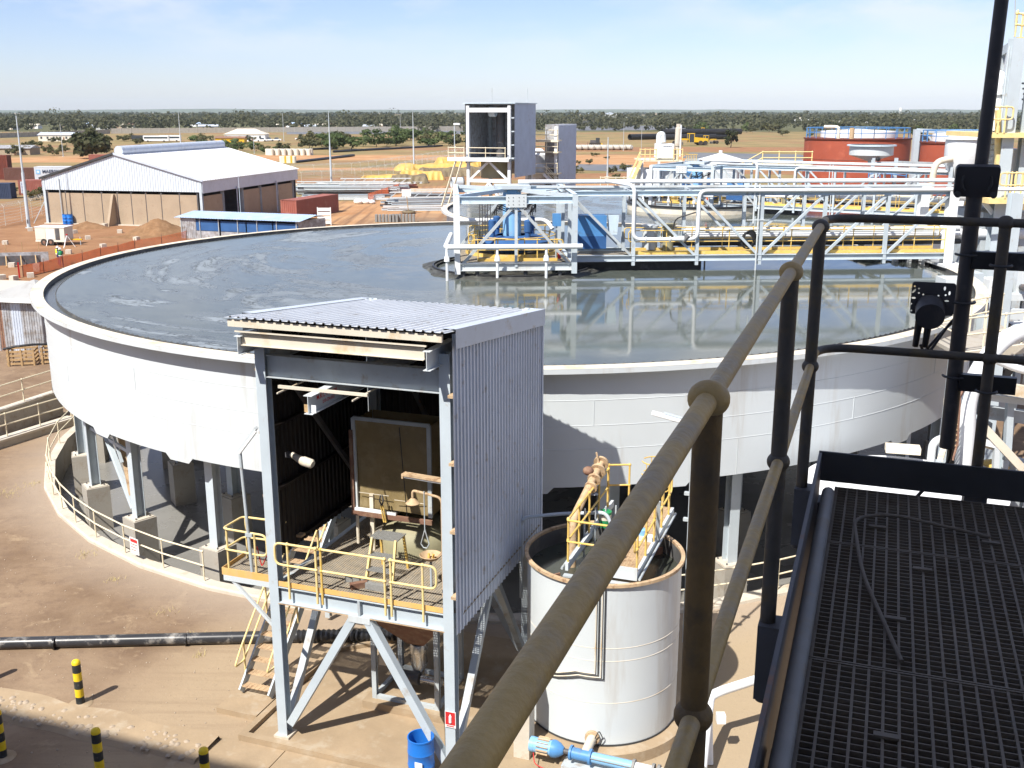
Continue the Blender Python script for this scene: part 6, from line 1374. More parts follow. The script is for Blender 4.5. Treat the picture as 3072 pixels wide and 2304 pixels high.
# ------------------------------------------------------------------ two workers
def worker(loc, rot, lab, vest, trou, lean=0.0, sleeve='navy'):
    t = T('person', lab, 'person', loc, rot)
    J = {'pel': (0, 0, 0.95), 'sp': (0, lean * 0.5, 1.2), 'ch': (0, lean, 1.42), 'nk': (0, lean * 1.1, 1.53), 'hipL': (-0.10, 0, 0.9), 'hipR': (0.10, 0, 0.9), 'knL': (-0.12, 0.03, 0.5), 'knR': (0.12, 0.05, 0.5), 'anL': (-0.13, 0, 0.09), 'anR': (0.14, -0.02, 0.09), 'ftL': (-0.14, 0.16, 0.04), 'ftR': (0.16, 0.14, 0.04),
         'shL': (-0.20, lean, 1.44), 'shR': (0.20, lean, 1.44), 'elL': (-0.27, lean + 0.05, 1.16), 'elR': (0.27, lean + 0.08, 1.16), 'wrL': (-0.20, lean + 0.25, 1.08), 'wrR': (0.20, lean + 0.28, 1.12), 'haL': (-0.17, lean + 0.33, 1.10), 'haR': (0.17, lean + 0.36, 1.14)}
    def skin(names, edges, rad, m_, nm):
        me = bpy.data.meshes.new(nm); me.from_pydata([J[k] for k in names], [(names.index(a), names.index(b)) for a, b in edges], [])
        o = bpy.data.objects.new(nm, me); col.objects.link(o)
        md = o.modifiers.new('skin', 'SKIN'); 
        for i, k in enumerate(names): me.skin_vertices[0].data[i].radius = rad[k]
        me.skin_vertices[0].data[0].use_root = True
        sb = o.modifiers.new('sub', 'SUBSURF'); sb.levels = 2; sb.render_levels = 2
        dg = bpy.context.evaluated_depsgraph_get(); m2 = bpy.data.meshes.new_from_object(o.evaluated_get(dg)); bpy.data.objects.remove(o)
        m2.materials.clear(); m2.materials.append(m_); m2.shade_smooth(); return inst(m2, nm, t)
    skin(['pel', 'sp', 'ch', 'nk', 'shL', 'shR', 'elL', 'elR', 'wrL', 'wrR', 'haL', 'haR', 'hipL', 'hipR', 'knL', 'knR', 'anL', 'anR', 'ftL', 'ftR'],
         [('pel', 'sp'), ('sp', 'ch'), ('ch', 'nk'), ('ch', 'shL'), ('ch', 'shR'), ('shL', 'elL'), ('shR', 'elR'), ('elL', 'wrL'), ('elR', 'wrR'), ('wrL', 'haL'), ('wrR', 'haR'), ('pel', 'hipL'), ('pel', 'hipR'), ('hipL', 'knL'), ('hipR', 'knR'), ('knL', 'anL'), ('knR', 'anR'), ('anL', 'ftL'), ('anR', 'ftR')],
         {'pel': (0.16, 0.12), 'sp': (0.15, 0.11), 'ch': (0.17, 0.12), 'nk': (0.06, 0.06), 'shL': (0.075, 0.075), 'shR': (0.075, 0.075), 'elL': (0.055, 0.055), 'elR': (0.055, 0.055), 'wrL': (0.04, 0.04), 'wrR': (0.04, 0.04), 'haL': (0.04, 0.03), 'haR': (0.04, 0.03), 'hipL': (0.11, 0.1), 'hipR': (0.11, 0.1), 'knL': (0.08, 0.08), 'knR': (0.08, 0.08), 'anL': (0.06, 0.06), 'anR': (0.06, 0.06), 'ftL': (0.05, 0.04), 'ftR': (0.05, 0.04)}, M[trou], 'body')
    MB().lathe([(0.17, 0.98), (0.19, 1.1), (0.20, 1.25), (0.21, 1.40), (0.15, 1.50), (0.07, 1.53)], 14, (0, lean * 0.7, 0)).build('vest', M[vest], t, True)
    MB().lathe([(0.175, 1.02), (0.203, 1.06), (0.203, 1.10), (0.18, 1.12)], 14, (0, lean * 0.7, 0)).build('vest_stripe', M['hat'], t, True)
    hd_ = MB().ball((0, lean * 1.2 + 0.02, 1.64), 0.105, 12, 1.18).build('head', M['skin'], t, True)
    MB().ball((0, lean * 1.2 + 0.125, 1.63), 0.02, 6).build('nose', M['skin'], hd_, True)
    MB().lathe([(0.17, 0.0), (0.135, 0.015), (0.13, 0.07), (0.09, 0.13), (0.01, 0.15)], 14, (0, lean * 1.2 + 0.02, 1.68)).build('hard_hat', M['hat'], t, True)
    return t
worker(G(176, 794), R(-70), 'worker in yellow vest and white hard hat facing a colleague', 'vest', 'navy', 0.03); worker(G(186, 800), R(40), 'worker in green-banded vest and purple trousers leaning toward a colleague', 'green', 'purple', 0.06)
# ------------------------------------------------------------------ steel laydown yard
def steel_stack(u, v, L_, n_, rows, rot, lab, mats=('steel', 'tank', 'darksteel'), seed=0, truss=False):
    rg = random.Random(seed); t = T('steel_stack', lab, 'steel stack', G(u, v), rot, 'stacked structural steel')
    for r_ in range(rows):
        for k in range(n_):
            y = (k - n_ / 2) * 0.75 + rg.uniform(-.1, .1); z = 0.22 + 0.42 * r_; x0 = -L_ / 2 + rg.uniform(-1.5, 1.5); x1 = L_ / 2 + rg.uniform(-1.5, 1.5)
            if rg.random() < 0.3: MB().beam((x0, y, z), (x1, y + rg.uniform(-.4, .4), z), 0.22, 0.3).build('beam', M[mats[rg.randrange(len(mats))]], t)
            else: MB().ibeam((x0, y, z), (x1, y + rg.uniform(-.4, .4), z), 0.28, 0.34, 0.03).build('beam', M[mats[rg.randrange(len(mats))]], t)
    for x in (-L_ * 0.3, 0, L_ * 0.3): MB().beam((x, -n_ * 0.4, 0.06), (x, n_ * 0.4, 0.06), 0.15, 0.12).build('bearer', M['wood'], t)
    if truss:
        for k in range(7): MB().beam((-L_ / 2 + L_ * k / 7, -n_ * 0.4, 0.5 + rows * 0.35), (-L_ / 2 + L_ * (k + 0.6) / 7, -n_ * 0.4, 1.3 + rows * 0.35), 0.1, 0.1).build('lattice', M['steel'], t)
        for z in (0.5, 1.3): MB().beam((-L_ / 2, -n_ * 0.4, z + rows * 0.35), (L_ / 2, -n_ * 0.4, z + rows * 0.35), 0.16, 0.16).build('beam', M['tank'], t)
    return t
steel_stack(1030, 598, 14, 5, 2, R(2), 'near grey steel beam stack right of the red container', seed=1); steel_stack(1040, 582, 17, 5, 3, R(3), 'blue-grey braced frame stack in the middle of the laydown yard', seed=2, truss=True)
steel_stack(1130, 572, 13, 4, 3, R(4), 'red-trimmed steel frame stack at the roadside', ('red_cont', 'steel', 'tank'), seed=3, truss=True); steel_stack(1050, 563, 22, 4, 2, R(3), 'long pale girders laid behind the braced frames', ('tank', 'steel', 'flange'), seed=4); steel_stack(1110, 550, 20, 4, 1, R(3), 'farthest row of white girders in the laydown yard', ('white', 'tank'), seed=5)
steel_stack(935, 574, 9, 6, 2, R(25), 'fanned pale beams at the warehouse corner', ('white', 'tank'), seed=6)
steel_stack(1290, 618, 13, 5, 3, R(12), 'tangled grey steel stack left of the drive cage', seed=7, truss=True); steel_stack(1310, 596, 11, 5, 2, R(-20), 'dark crossed beams behind the tangled steel stack', ('darksteel', 'steel'), seed=8); steel_stack(1290, 630, 12, 3, 1, R(5), 'single layer of white beams nearest the thickener rim', ('white', 'tank'), seed=9)
steel_stack(1350, 572, 16, 4, 1, R(14), 'white pipes and beams under the foot of the tall tower', ('white', 'flange'), seed=10)
pt = T('pipe_spool', 'short fat grey pipe spool left of the tower stair', 'pipe', G(1372, 563), 0.3); MB().tube([(-1.2, 0, 1.0), (1.2, 0, 1.0)], 1.0, 18, cap=False).build('shell', M['steel'], pt, True); MB().tube([(1.0, 0, 1.0), (1.25, 0, 1.0)], 1.12, 18).build('end_flange', M['darksteel'], pt, True)
def slab_rack(u, v, lab):
    t = T('slab_rack', lab, 'rack', G(u, v), 0, 'racks of upright concrete slabs')
    for k in range(7): MB().box(-1.6 + 0.46 * k, -1.6 + 0.46 * k + 0.30, 0, 0.8, 0.05, 1.05).build('slab', M['clip'], t)
    MB().box(-1.8, 1.8, 0.0, 0.9, 0, 0.05).build('pallet', M['wood'], t)
slab_rack(1161, 668, 'left rack of grey slabs on the sand beyond the rim'); slab_rack(1211, 667, 'right rack of grey slabs on the sand beyond the rim')
ty = T('tyre_sign', 'leaning sign post set in an old tyre by the dirt road', 'sign', G(1226, 641)); MB().lathe([(0.5, 0.02), (0.9, 0.05), (1.0, 0.25), (0.9, 0.45), (0.55, 0.42)], 18).build('tyre', M['tarp_g'], ty, True); MB().cyl((0, 0, 0), (-0.3, 0, 3.4), 0.06, 6).build('post', M['wood'], ty); MB().cbox((-0.25, -0.05, 3.0), 1.3, 0.05, 1.0).build('board', M['hat'], ty)
sk = T('white_bags', 'white bags with orange netting at the roadside', 'bags', G(1098, 612)); 
for k, (x, y, s_) in enumerate(((-1.2, 0, 0.8), (0, 0.2, 0.75), (0.9, 0.3, 0.6))): MB().ball((x, y, s_ * 0.5), s_, 12, 0.62).build('bag', M['hat'], sk, True)
nt_ = T('mesh_barrier', 'sagging orange netting fence along the dirt road', 'barrier', G(1105, 608))
a = G(1105, 606) - nt_.location; b = G(1200, 572) - nt_.location; mb = MB()
for z in [0.2 * k + 0.1 for k in range(7)]: mb.tube([a.lerp(b, q / 16) + Vector((0, 0, z + 0.1 * math.sin(q * 2.1))) for q in range(17)], 0.02, 3, cap=False)
for q in range(150): p = a.lerp(b, q / 150); mb.beam(p + Vector((0, 0, 0.05)), p + Vector((0, 0, 1.35)), 0.02, 0.05)
tag(mb.build('mesh', M['orange_net'], nt_), kind='stuff')
for q in range(6): p = a.lerp(b, q / 5); MB().cyl(p, p + Vector((0, 0, 1.5)), 0.05, 5).build('stake', M['rusty'], nt_)
# tarpaulin covered piles
def tarp(u, v, L_, D_, h, rot, lab, m_, seed):
    mb = MB(); n_, k_ = 40, 14
    for i in range(n_ + 1):
        for j in range(k_ + 1):
            x = -L_ / 2 + L_ * i / n_; f = j / k_; y = -D_ / 2 + D_ * f
            e = min(i, n_ - i) / 3.0; g_ = min(j, k_ - j) / 2.2
            z = h * min(1, e) ** 0.6 * min(1, g_) ** 0.6 * (0.86 + 0.28 * mnoise.noise(Vector((x * 0.35, y * 0.3, seed)))) + 0.10 * mnoise.noise(Vector((x * 1.5, y * 1.2, seed + 2)))
            fold = 0.16 * math.sin(x * 5 + seed) if j in (0, 1, k_, k_ - 1) else 0
            mb.v.append((x, y + fold * (1 if j < 3 else -1), max(z, 0.02)))
    w_ = k_ + 1; mb.f = [(i * w_ + j, (i + 1) * w_ + j, (i + 1) * w_ + j + 1, i * w_ + j + 1) for i in range(n_) for j in range(k_)]
    return tag(mb.build('tarpaulin_pile', M[m_], None, True, loc=G(u, v) + Vector((0, D_ / 2, 0)), rotz=rot), lab, 'tarpaulin', 'tarpaulin covered piles beside the dirt road')
tarp(1262, 541, 10, 5, 2.2, R(8), 'bright yellow draped tarpaulin pile at the bend of the dirt road', 'tarp_y', 1); tarp(1225, 551, 8, 4, 1.9, R(4), 'olive brown draped pile in front of the bright yellow one', 'tarp_g', 2); tarp(1160, 538, 12, 5, 0.9, R(4), 'flat yellow tarpaulin pile behind the white girders', 'tarp_y', 3)
tarp(1355, 530, 17, 6, 2.1, R(16), 'dark brown tarpaulin pile running back to the tower', 'tarp_g', 4); tarp(1310, 512, 22, 6, 1.8, R(12), 'long orange-yellow tarpaulin pile behind the dark one', 'tarp_y', 5); tarp(1400, 500, 18, 6, 2.4, R(20), 'far yellow tarpaulin pile beside the tower column', 'tarp_y', 6)
# ------------------------------------------------------------------ security fences
def sec_fence(pts_uv, n_, lab, h=2.2, wires=7):
    P = [G(*p) for p in pts_uv]; t = T('security_fence', lab, 'fence', P[0]); o_ = P[0]
    seg = [(P[i + 1] - P[i]).length for i in range(len(P) - 1)]; tot = sum(seg)
    def at_(s_):
        for i, l_ in enumerate(seg):
            if s_ <= l_ or i == len(seg) - 1: return P[i].lerp(P[i + 1], s_ / l_) - o_
            s_ -= l_
    for k in range(n_):
        p = at_(tot * k / (n_ - 1)); m_ = MB(); m_.cyl(p, p + Vector((0, 0, h)), 0.045, 5); m_.beam(p + Vector((0, 0, h)), p + Vector((0.38, -0.25, h + 0.42)), 0.05, 0.05); m_.beam(p + Vector((0, 0, h)), p + Vector((-0.38, 0.25, h + 0.42)), 0.05, 0.05); m_.build('post', M['concrete_pale'], t)
    for q in range(wires):
        z = 0.2 + (h - 0.2) * q / (wires - 1); MB().tube([at_(tot * k / 24) + Vector((0, 0, z)) for k in range(25)], 0.016, 3, cap=False).build('wire', M['steel_dirty'], t)
    for s_ in (1, -1):
        for f_ in (0.5, 1.0): MB().tube([at_(tot * k / 24) + Vector((0.38 * s_ * f_, -0.25 * s_ * f_, h + 0.42 * f_)) for k in range(25)], 0.016, 3, cap=False).build('barbed_wire', M['steel_dirty'], t)
sec_fence([(905, 552), (1050, 545), (1200, 520), (1420, 478)], 26, 'wire security fence with angled arms behind the laydown yard'); sec_fence([(880, 530), (1050, 522), (1200, 500), (1430, 462)], 26, 'second wire security fence beyond the dirt strip')
sec_fence([(-40, 690), (60, 668), (140, 640), (200, 610)], 9, 'barbed wire fence left of the warehouse', 2.4)
# ------------------------------------------------------------------ shrubs, trees
def foliage_mat(name, c0, c1, c2):
    m, n, l, b = new_mat(name); tc = n.new('ShaderNodeTexCoord'); nz = n.new('ShaderNodeTexNoise'); nz.inputs['Scale'].default_value = 0.6; nz.inputs['Detail'].default_value = 5; l.new(tc.outputs['Object'], nz.inputs[0])
    oi = n.new('ShaderNodeObjectInfo'); ad = n.new('ShaderNodeMath'); ad.operation = 'ADD'; mu = n.new('ShaderNodeMath'); mu.operation = 'MULTIPLY'; mu.inputs[1].default_value = 0.22; l.new(oi.outputs['Random'], mu.inputs[0]); l.new(nz.outputs[0], ad.inputs[0]); l.new(mu.outputs[0], ad.inputs[1])
    r = ramp(n, [(0.42, c0), (0.6, c1), (0.78, c2)]); l.new(ad.outputs[0], r.inputs[0]); l.new(r.outputs[0], b.inputs['Base Color']); b.inputs['Roughness'].default_value = 0.75; b.inputs['Specular IOR Level'].default_value = 0.2
    tr = n.new('ShaderNodeBsdfTranslucent'); l.new(r.outputs[0], tr.inputs[0]); ms = n.new('ShaderNodeMixShader'); ms.inputs[0].default_value = 0.4; l.new(b.outputs[0], ms.inputs[1]); l.new(tr.outputs[0], ms.inputs[2]); l.new(ms.outputs[0], n['Material Output'].inputs[0])
    return m
M['leaf_far'] = foliage_mat('far_tree_leaves', (0.06, 0.072, 0.04), (0.09, 0.10, 0.055), (0.14, 0.135, 0.08)); M['leaf_green'] = foliage_mat('green_shrub_leaves', (0.06, 0.085, 0.03), (0.10, 0.14, 0.05), (0.17, 0.20, 0.08)); M['leaf_olive'] = foliage_mat('olive_shrub_leaves', (0.08, 0.085, 0.04), (0.12, 0.12, 0.055), (0.19, 0.17, 0.08)); M['leaf_dark'] = foliage_mat('dark_tree_leaves', (0.035, 0.045, 0.02), (0.06, 0.07, 0.03), (0.10, 0.10, 0.05))
def crown(mb, c, rx, ry, rz_, n_, s0, s1, rg, core=True):
    cl = []
    for k in range(max(5, n_ // 26)):
        while True:
            p = Vector((rg.uniform(-1, 1), rg.uniform(-1, 1), rg.uniform(-0.8, 1)))
            if p.length < 1: break
        cl.append((p, rg.uniform(0.25, 0.45)))
    for k in range(n_):
        p, r_ = cl[rg.randrange(len(cl))]; d = Vector((rg.gauss(0, 1), rg.gauss(0, 1), rg.gauss(0, 1))).normalized() * r_ * rg.random() ** 0.4
        q = p + d; w = Vector((c[0] + q.x * rx, c[1] + q.y * ry, c[2] + q.z * rz_)); s = rg.uniform(s0, s1)
        nn = (d.normalized() + Vector((rg.uniform(-.6, .6), rg.uniform(-.6, .6), rg.uniform(-.2, .8)))).normalized(); a = nn.orthogonal().normalized(); b = nn.cross(a); t_ = rg.uniform(0, 3.14)
        a, b = a * math.cos(t_) + b * math.sin(t_), b * math.cos(t_) - a * math.sin(t_)
        mb.add([w - a * s - b * s * 0.6, w + a * s - b * s * 0.6, w + a * s * 0.7 + b * s * 0.7, w - a * s * 0.7 + b * s * 0.7], [(0, 1, 2, 3)])
def make_tree(nm, lab, loc, h, w, m_, seed, n_=700, trunk=0.25, group=None, cat='tree', s=(0.16, 0.34)):
    rg = random.Random(seed); t = T(nm, lab, cat, loc, 0, group)
    tr = MB(); tr.tube([(0, 0, 0), (0.05 * w, 0, h * 0.3), (0.02 * w, 0.04 * w, h * 0.6)], [trunk, trunk * 0.7, trunk * 0.3], 7)
    for k in range(5):
        a = 1.26 * k + rg.random(); tr.tube([(0.04 * w, 0, h * (0.25 + 0.05 * k)), (0.25 * w * math.cos(a), 0.25 * w * math.sin(a), h * (0.5 + 0.06 * k))], [trunk * 0.45, trunk * 0.15], 5)
    tr.build('trunk', M['bark'], t, True)
    mb = MB(); crown(mb, (0, 0, h * 0.58), w * 0.5, w * 0.5, h * 0.42, n_, s[0] * w / 4, s[1] * w / 4, rg); mb.build('crown', m_, t)
    return t
make_tree('round_tree', 'round dark tree standing alone left of the warehouse roof', G(276, 476), 8.6, 10.5, M['leaf_dark'], 4, 1500, 0.3)
make_tree('young_tree', 'small lone tree on the red earth before the pond', G(2192, 443), 7.0, 6.0, M['leaf_dark'], 6, 500, 0.2)
sh_protos = [make_tree('shrub', 'x', (0, -300 - 8 * k, 0), 2.2, 3.4, M['leaf_green'] if k < 3 else M['leaf_olive'], 20 + k, 420, 0.06, 'shrubs on the open ground', 'shrub', (0.12, 0.26)) for k in range(5)]
rg = random.Random(5); first = [True] * 5
def place_shrub(u, v, s_, kind, lab):
    p = sh_protos[kind]; loc = G(u, v)
    if first[kind]: first[kind] = False; p.location = loc; p.scale = (s_, s_, s_ * rg.uniform(0.8, 1.1)); p['label'] = lab; return p
    return copy_tree(p, loc, rg.uniform(0, 6), lab, (s_, s_, s_ * rg.uniform(0.8, 1.1)))
for k in range(46):
    u_ = rg.uniform(935, 1410); v_ = 452 - (u_ - 935) * 0.03 - rg.uniform(0, 30)
    place_shrub(u_, v_, rg.uniform(1.7, 3.2), rg.randrange(0, 5) if rg.random() < 0.4 else rg.randrange(0, 3), 'leafy shrub in the green belt beyond the far fence')
for k in range(30):
    u_, v_ = rg.uniform(0, 560), rg.uniform(420, 470); place_shrub(u_, v_, rg.uniform(0.7, 1.8), 3 + rg.randrange(2), 'dry olive shrub scattered over the left field')
for k in range(22):
    u_, v_ = rg.uniform(600, 1000), rg.uniform(425, 462); place_shrub(u_, v_, rg.uniform(1.0, 2.4), rg.choice((1, 3, 4)), 'shrub between the drum rows and the tan house')
for k in range(26):
    u_, v_ = rg.uniform(2090, 2900), rg.uniform(372, 412); place_shrub(u_, v_, rg.uniform(1.4, 3.6), rg.choice((3, 4, 0)), 'shrub on the orange ground beyond the pond')
for k in range(10):
    u_, v_ = rg.uniform(1700, 1880), rg.uniform(470, 540); place_shrub(u_, v_, rg.uniform(0.4, 0.9), rg.choice((3, 4)), 'low scrub on the rocky slope right of the tower')
for u_, v_ in ((140, 587), (30, 585), (110, 600)): place_shrub(u_, v_, 0.9, 3, 'low weed clump by the left containers')
# far woodland along the horizon: one mass
mb = MB(); rg = random.Random(9)
for k in range(1700):
    Y = 800 + 1100 * rg.random() ** 1.2; u_ = rg.uniform(-150, 3200)
    X = (u_ - 1536) / FPX * Y * 0.99
    h = rg.uniform(5.5, 11.5) * (1.45 if rg.random() < 0.08 else 1); w = h * rg.uniform(1.0, 2.2)
    crown(mb, (X, Y, h * 0.52), w * 0.5, w * 0.5, h * 0.5, 80, 0.55, 1.2, rg)
tag(mb.build('woodland', M['leaf_far']), kind='stuff')
mb = MB()
for k in range(1500):
    Y = 1700 + 4200 * rg.random(); X = rg.uniform(-0.62, 0.62) * Y; h = rg.uniform(6, 11); w = rg.uniform(14, 40)
    crown(mb, (X, Y, h * 0.4), w * 0.5, w * 0.4, h * 0.6, 14, 2.5, 5.5, rg)
tag(mb.build('woodland', M['leaf_far']), kind='stuff')
# ------------------------------------------------------------------ far buildings
def house(u, v, w, d, h, rh, rot, lab, wm, rm, grp=None, nwin=3, hip=False, nm='house'):
    t = T(nm, lab, 'house' if nm == 'house' else 'building', G(u, v), rot, grp)
    MB().box(-w / 2, w / 2, 0, d, 0, h).build('wall', M[wm], t); e = 0.4; k = w * 0.28 if hip else 0.0
    MB().add([(-w / 2 - e, -e, h), (w / 2 + e, -e, h), (w / 2 + e, d + e, h), (-w / 2 - e, d + e, h), (-w / 2 + k - (0 if hip else e), d / 2, h + rh), (w / 2 - k + (0 if hip else e), d / 2, h + rh)], [(0, 1, 5, 4), (2, 3, 4, 5), (1, 2, 5), (3, 0, 4), (3, 2, 1, 0)]).build('roof', M[rm], t)
    for q in range(nwin):
        x = -w / 2 + w * (q + 0.5) / nwin; MB().box(x - 0.5, x + 0.5, -0.04, -0.01, h * 0.4, h * 0.75).build('window', M['glass'], t)
    MB().box(w * 0.18 - 0.4, w * 0.18 + 0.4, -0.045, -0.012, 0, 2.0).build('door', M['rusty'], t)
    return t
house(172, 424, 19, 7, 3.0, 1.3, R(-3), 'long low white house with grey roof in the left field', 'creamwall', 'zinc_wall', nwin=6); house(735, 424, 20, 10, 3.4, 2.6, R(2), 'white house with tan hipped roof behind the drum rows', 'hat', 'flange', nwin=4, hip=True); house(690, 432, 13, 6, 2.6, 0.8, R(2), 'low yellow-walled annex left of the tan-roofed house', 'cat_yellow', 'rusty', nwin=2)
house(20, 465, 16, 8, 2.2, 1.0, R(0), 'low grey-roofed shed at the left edge of the field', 'brick', 'zinc_old')
house(1850, 358, 26, 24, 9, 3.4, R(88), 'large white shed among trees right of the tower', 'hat', 'zinc_wall', nm='far_shed', nwin=0); house(1895, 360, 26, 14, 5, 2.4, R(2), 'long white shed with green-grey roof in front of the large one', 'hat', 'leaf_olive', nm='far_shed', nwin=5); house(1770, 352, 18, 14, 6, 3, R(3), 'pale blue-roofed shed left of the large white one', 'hat', 'blue_sheet', nm='far_shed', nwin=2); house(1760, 362, 30, 9, 4, 1.2, R(0), 'low tan shed row before the pale blue roof', 'brick', 'flange', nm='far_shed', nwin=6)
hl = 'small pale house among the far trees'
for k, u_ in enumerate([30, 95, 200, 260, 300, 345, 385, 590, 625, 830, 850, 880, 930, 960, 985, 1060, 1110, 1165, 1640, 1680, 2145, 2190, 2215, 2250, 2300, 2400, 2440, 2560, 2620, 2640, 2830]):
    v_ = 389 - 3 * (k % 4) if u_ < 1500 else 362 - 2 * (k % 3)
    house(u_, v_, 9 + 3 * (k % 3), 6, 2.6, 1.4, 0.2 * (k % 5) - 0.4, hl, ('creamwall', 'hat', 'brick')[k % 3], ('zinc_wall', 'flange', 'rusty', 'blue_sheet')[k % 4], 'far houses among the trees', 2)
wt = T('water_tower', 'white water tank on a stand above the far trees', 'tower', G(2700, 352)); MB().lathe([(3.2, 14), (3.4, 14.5), (3.4, 21.5), (0.1, 22.2)], 16).build('tank', M['hat'], wt, True)
for x in (-2, 2):
    for y in (-2, 2): MB().cyl((x, y, 0), (x, y, 14.2), 0.3, 6).build('leg', M['creamwall'], wt)
for q_, (u_, v_, ln_, lb) in enumerate(((430, 425, 11, 'dark bus parked in the left field'), (468, 426, 12, 'white bus between the dark bus and another white bus'), (510, 425, 10, 'rightmost white bus in the left field'), (805, 424, 5.5, 'white pickup beside the tan-roofed house'), (828, 424, 5, 'second white pickup right of the tan-roofed house'), (900, 421, 5, 'lone white car on the field track'), (785, 425, 5, 'white vehicle nearest the tan-roofed house'))):
    t = T('parked_bus' if q_ < 3 else 'parked_car', lb, 'bus' if q_ < 3 else 'car', G(u_, v_), R(4), 'vehicles parked in the far field'); bus = q_ < 3
    if bus: MB().box(-ln_ / 2, ln_ / 2, 0, 2.5, 0.5, 3.0).build('body', M['dark' if q_ == 0 else 'hat'], t); MB().box(-ln_ / 2 + 0.4, ln_ / 2 - 0.4, -0.03, -0.005, 1.6, 2.4).build('window_band', M['glass'], t)
    else:
        MB().box(-ln_ / 2, ln_ / 2, 0, 1.8, 0.5, 1.1).build('body', M['hat'], t); MB().add([(-0.9, 0.05, 1.1), (1.2, 0.05, 1.1), (1.2, 1.75, 1.1), (-0.9, 1.75, 1.1), (-0.5, 0.2, 1.8), (0.9, 0.2, 1.8), (0.9, 1.6, 1.8), (-0.5, 1.6, 1.8)], [(0, 1, 5, 4), (1, 2, 6, 5), (2, 3, 7, 6), (3, 0, 4, 7), (4, 5, 6, 7)]).build('cab', M['glass'], t)
    for x in (-ln_ * 0.32, ln_ * 0.32): MB().tube([(x, -0.02, 0.42), (x, 0.25, 0.42)], 0.42, 10).build('wheel', M['rubber'], t)
# boundary walls
def bwall(u0, v0, u1, v1, h, lab, m_='concrete', n_=40):
    a, b = G(u0, v0), G(u1, v1); t = T('boundary_wall', lab, 'wall', a); d = b - a; n_ = max(3, int(d.length / 6)); n_ = min(n_, 70)
    for k in range(n_):
        p, q = d * (k / n_), d * ((k + 0.94) / n_); MB().beam(p + Vector((0, 0, h / 2)), q + Vector((0, 0, h / 2)), 0.2, h).build('panel', M[m_], t)
    for k in range(n_ + 1): p = d * (k / n_) - d.normalized() * 0.12; MB().box(p.x - 0.18, p.x + 0.18, p.y - 0.18, p.y + 0.18, 0, h + 0.25).build('pier', M[m_], t)
bwall(-60, 416, 330, 401, 2.6, 'long grey concrete boundary wall across the left field'); bwall(335, 401, 1410, 392, 3.4, 'pale concrete boundary wall before the far trees'); bwall(1690, 378, 2265, 364, 4.5, 'grey panel wall behind the yellow machines'); bwall(2270, 366, 2500, 369, 4, 'white boundary wall right of the grey panels', 'hat'); bwall(2500, 368, 2620, 368, 4, 'white wall section by the far houses', 'hat'); bwall(2660, 366, 2910, 372, 4, 'white wall at the right below the far trees', 'hat')
# drums, bags, black pipes on the ground
dm = MB(); dm.lathe([(0.5, 0), (0.5, 1.35), (0.4, 1.4), (0.01, 1.4)], 10); dme = dm.mesh('white_barrel', M['creamwall'], True); dmy = dm.mesh('yellow_barrel', M['cat_yellow'], True)
for k in range(22):
    u_ = 803 + 6.2 * k; o = inst(dme, 'white_barrel', None, G(u_, 465 + 0.4 * (k % 3)), None, (1.5, 1.5, 1.5)); tag(o, 'white barrel standing in the far row behind the warehouse', 'barrel', 'rows of barrels behind the warehouse')
for k in range(7):
    o = inst(dme if k not in (2, 5) else dmy, 'white_barrel' if k not in (2, 5) else 'yellow_barrel', None, G(846 + 6 * k, 489), None, (1.4, 1.4, 1.4)); tag(o, 'white barrel in the short near row behind the warehouse' if k not in (2, 5) else 'yellow barrel in the short near row behind the warehouse', 'barrel', 'rows of barrels behind the warehouse')
for k, (u0, v0, u1, v1, lb) in enumerate(((905, 452, 1010, 447, 'black pipe bundle right of the barrels'), (1000, 458, 1170, 448, 'black pipe bundle before the green belt'), (1090, 453, 1330, 440, 'long black pipe bundle on the orange strip'), (890, 489, 1060, 470, 'black pipe bundle between the fences'))):
    a, b = G(u0, v0), G(u1, v1); t = T('pipe_bundle', lb, 'pipes', a, 0, 'black pipes on the far ground')
    for q in range(5): MB().tube([Vector((0, 0.9 * q, 0.35)), (b - a) * (0.9 + 0.02 * q) + Vector((0, 0.9 * q + 0.5, 0.35 + 0.1 * (q % 2)))], 0.36, 6).build('pipe', M['black'], t, True)
bg = MB(); bg.ball((0, 0, 0.9), 1.15, 8, 0.85); bgm = bg.mesh('white_bag', M['cream_roof'], True)
for k in range(30):
    o = inst(bgm, 'white_bag', None, G(1708 + 6.3 * k, 450 + 0.2 * (k % 3)), (0, 0, k), (1, 1, 1.1)); tag(o, 'white bulk bag in the long row right of the tower', 'bag', 'row of white bulk bags')
# big black pipe sections
for k in range(7):
    t = T('large_black_pipe', 'large black plastic pipe in the pile behind the yellow grader', 'pipe', G(1900 + 6 * k, 420), R(6), 'pile of large black pipes'); x0 = (-2, 1, 4, 12, 18, 10, 24)[k]; y0, z0_ = ((0, 1.5), (3.1, 1.5), (6.2, 1.5), (0, 1.5), (3.1, 1.5), (1.5, 4.0), (4.6, 4.0))[k]
    MB().tube([(x0, y0, z0_), (x0 + 30 if k > 2 else x0 + 10, y0 + 6, z0_)], 1.5, 14, cap=False).build('shell', M['black'], t, True); MB().tube([(x0 + 29 if k > 2 else x0 + 9, y0 + 5.8, z0_), (x0, y0, z0_)], 1.25, 14, cap=False).build('bore', M['black'], t, True)
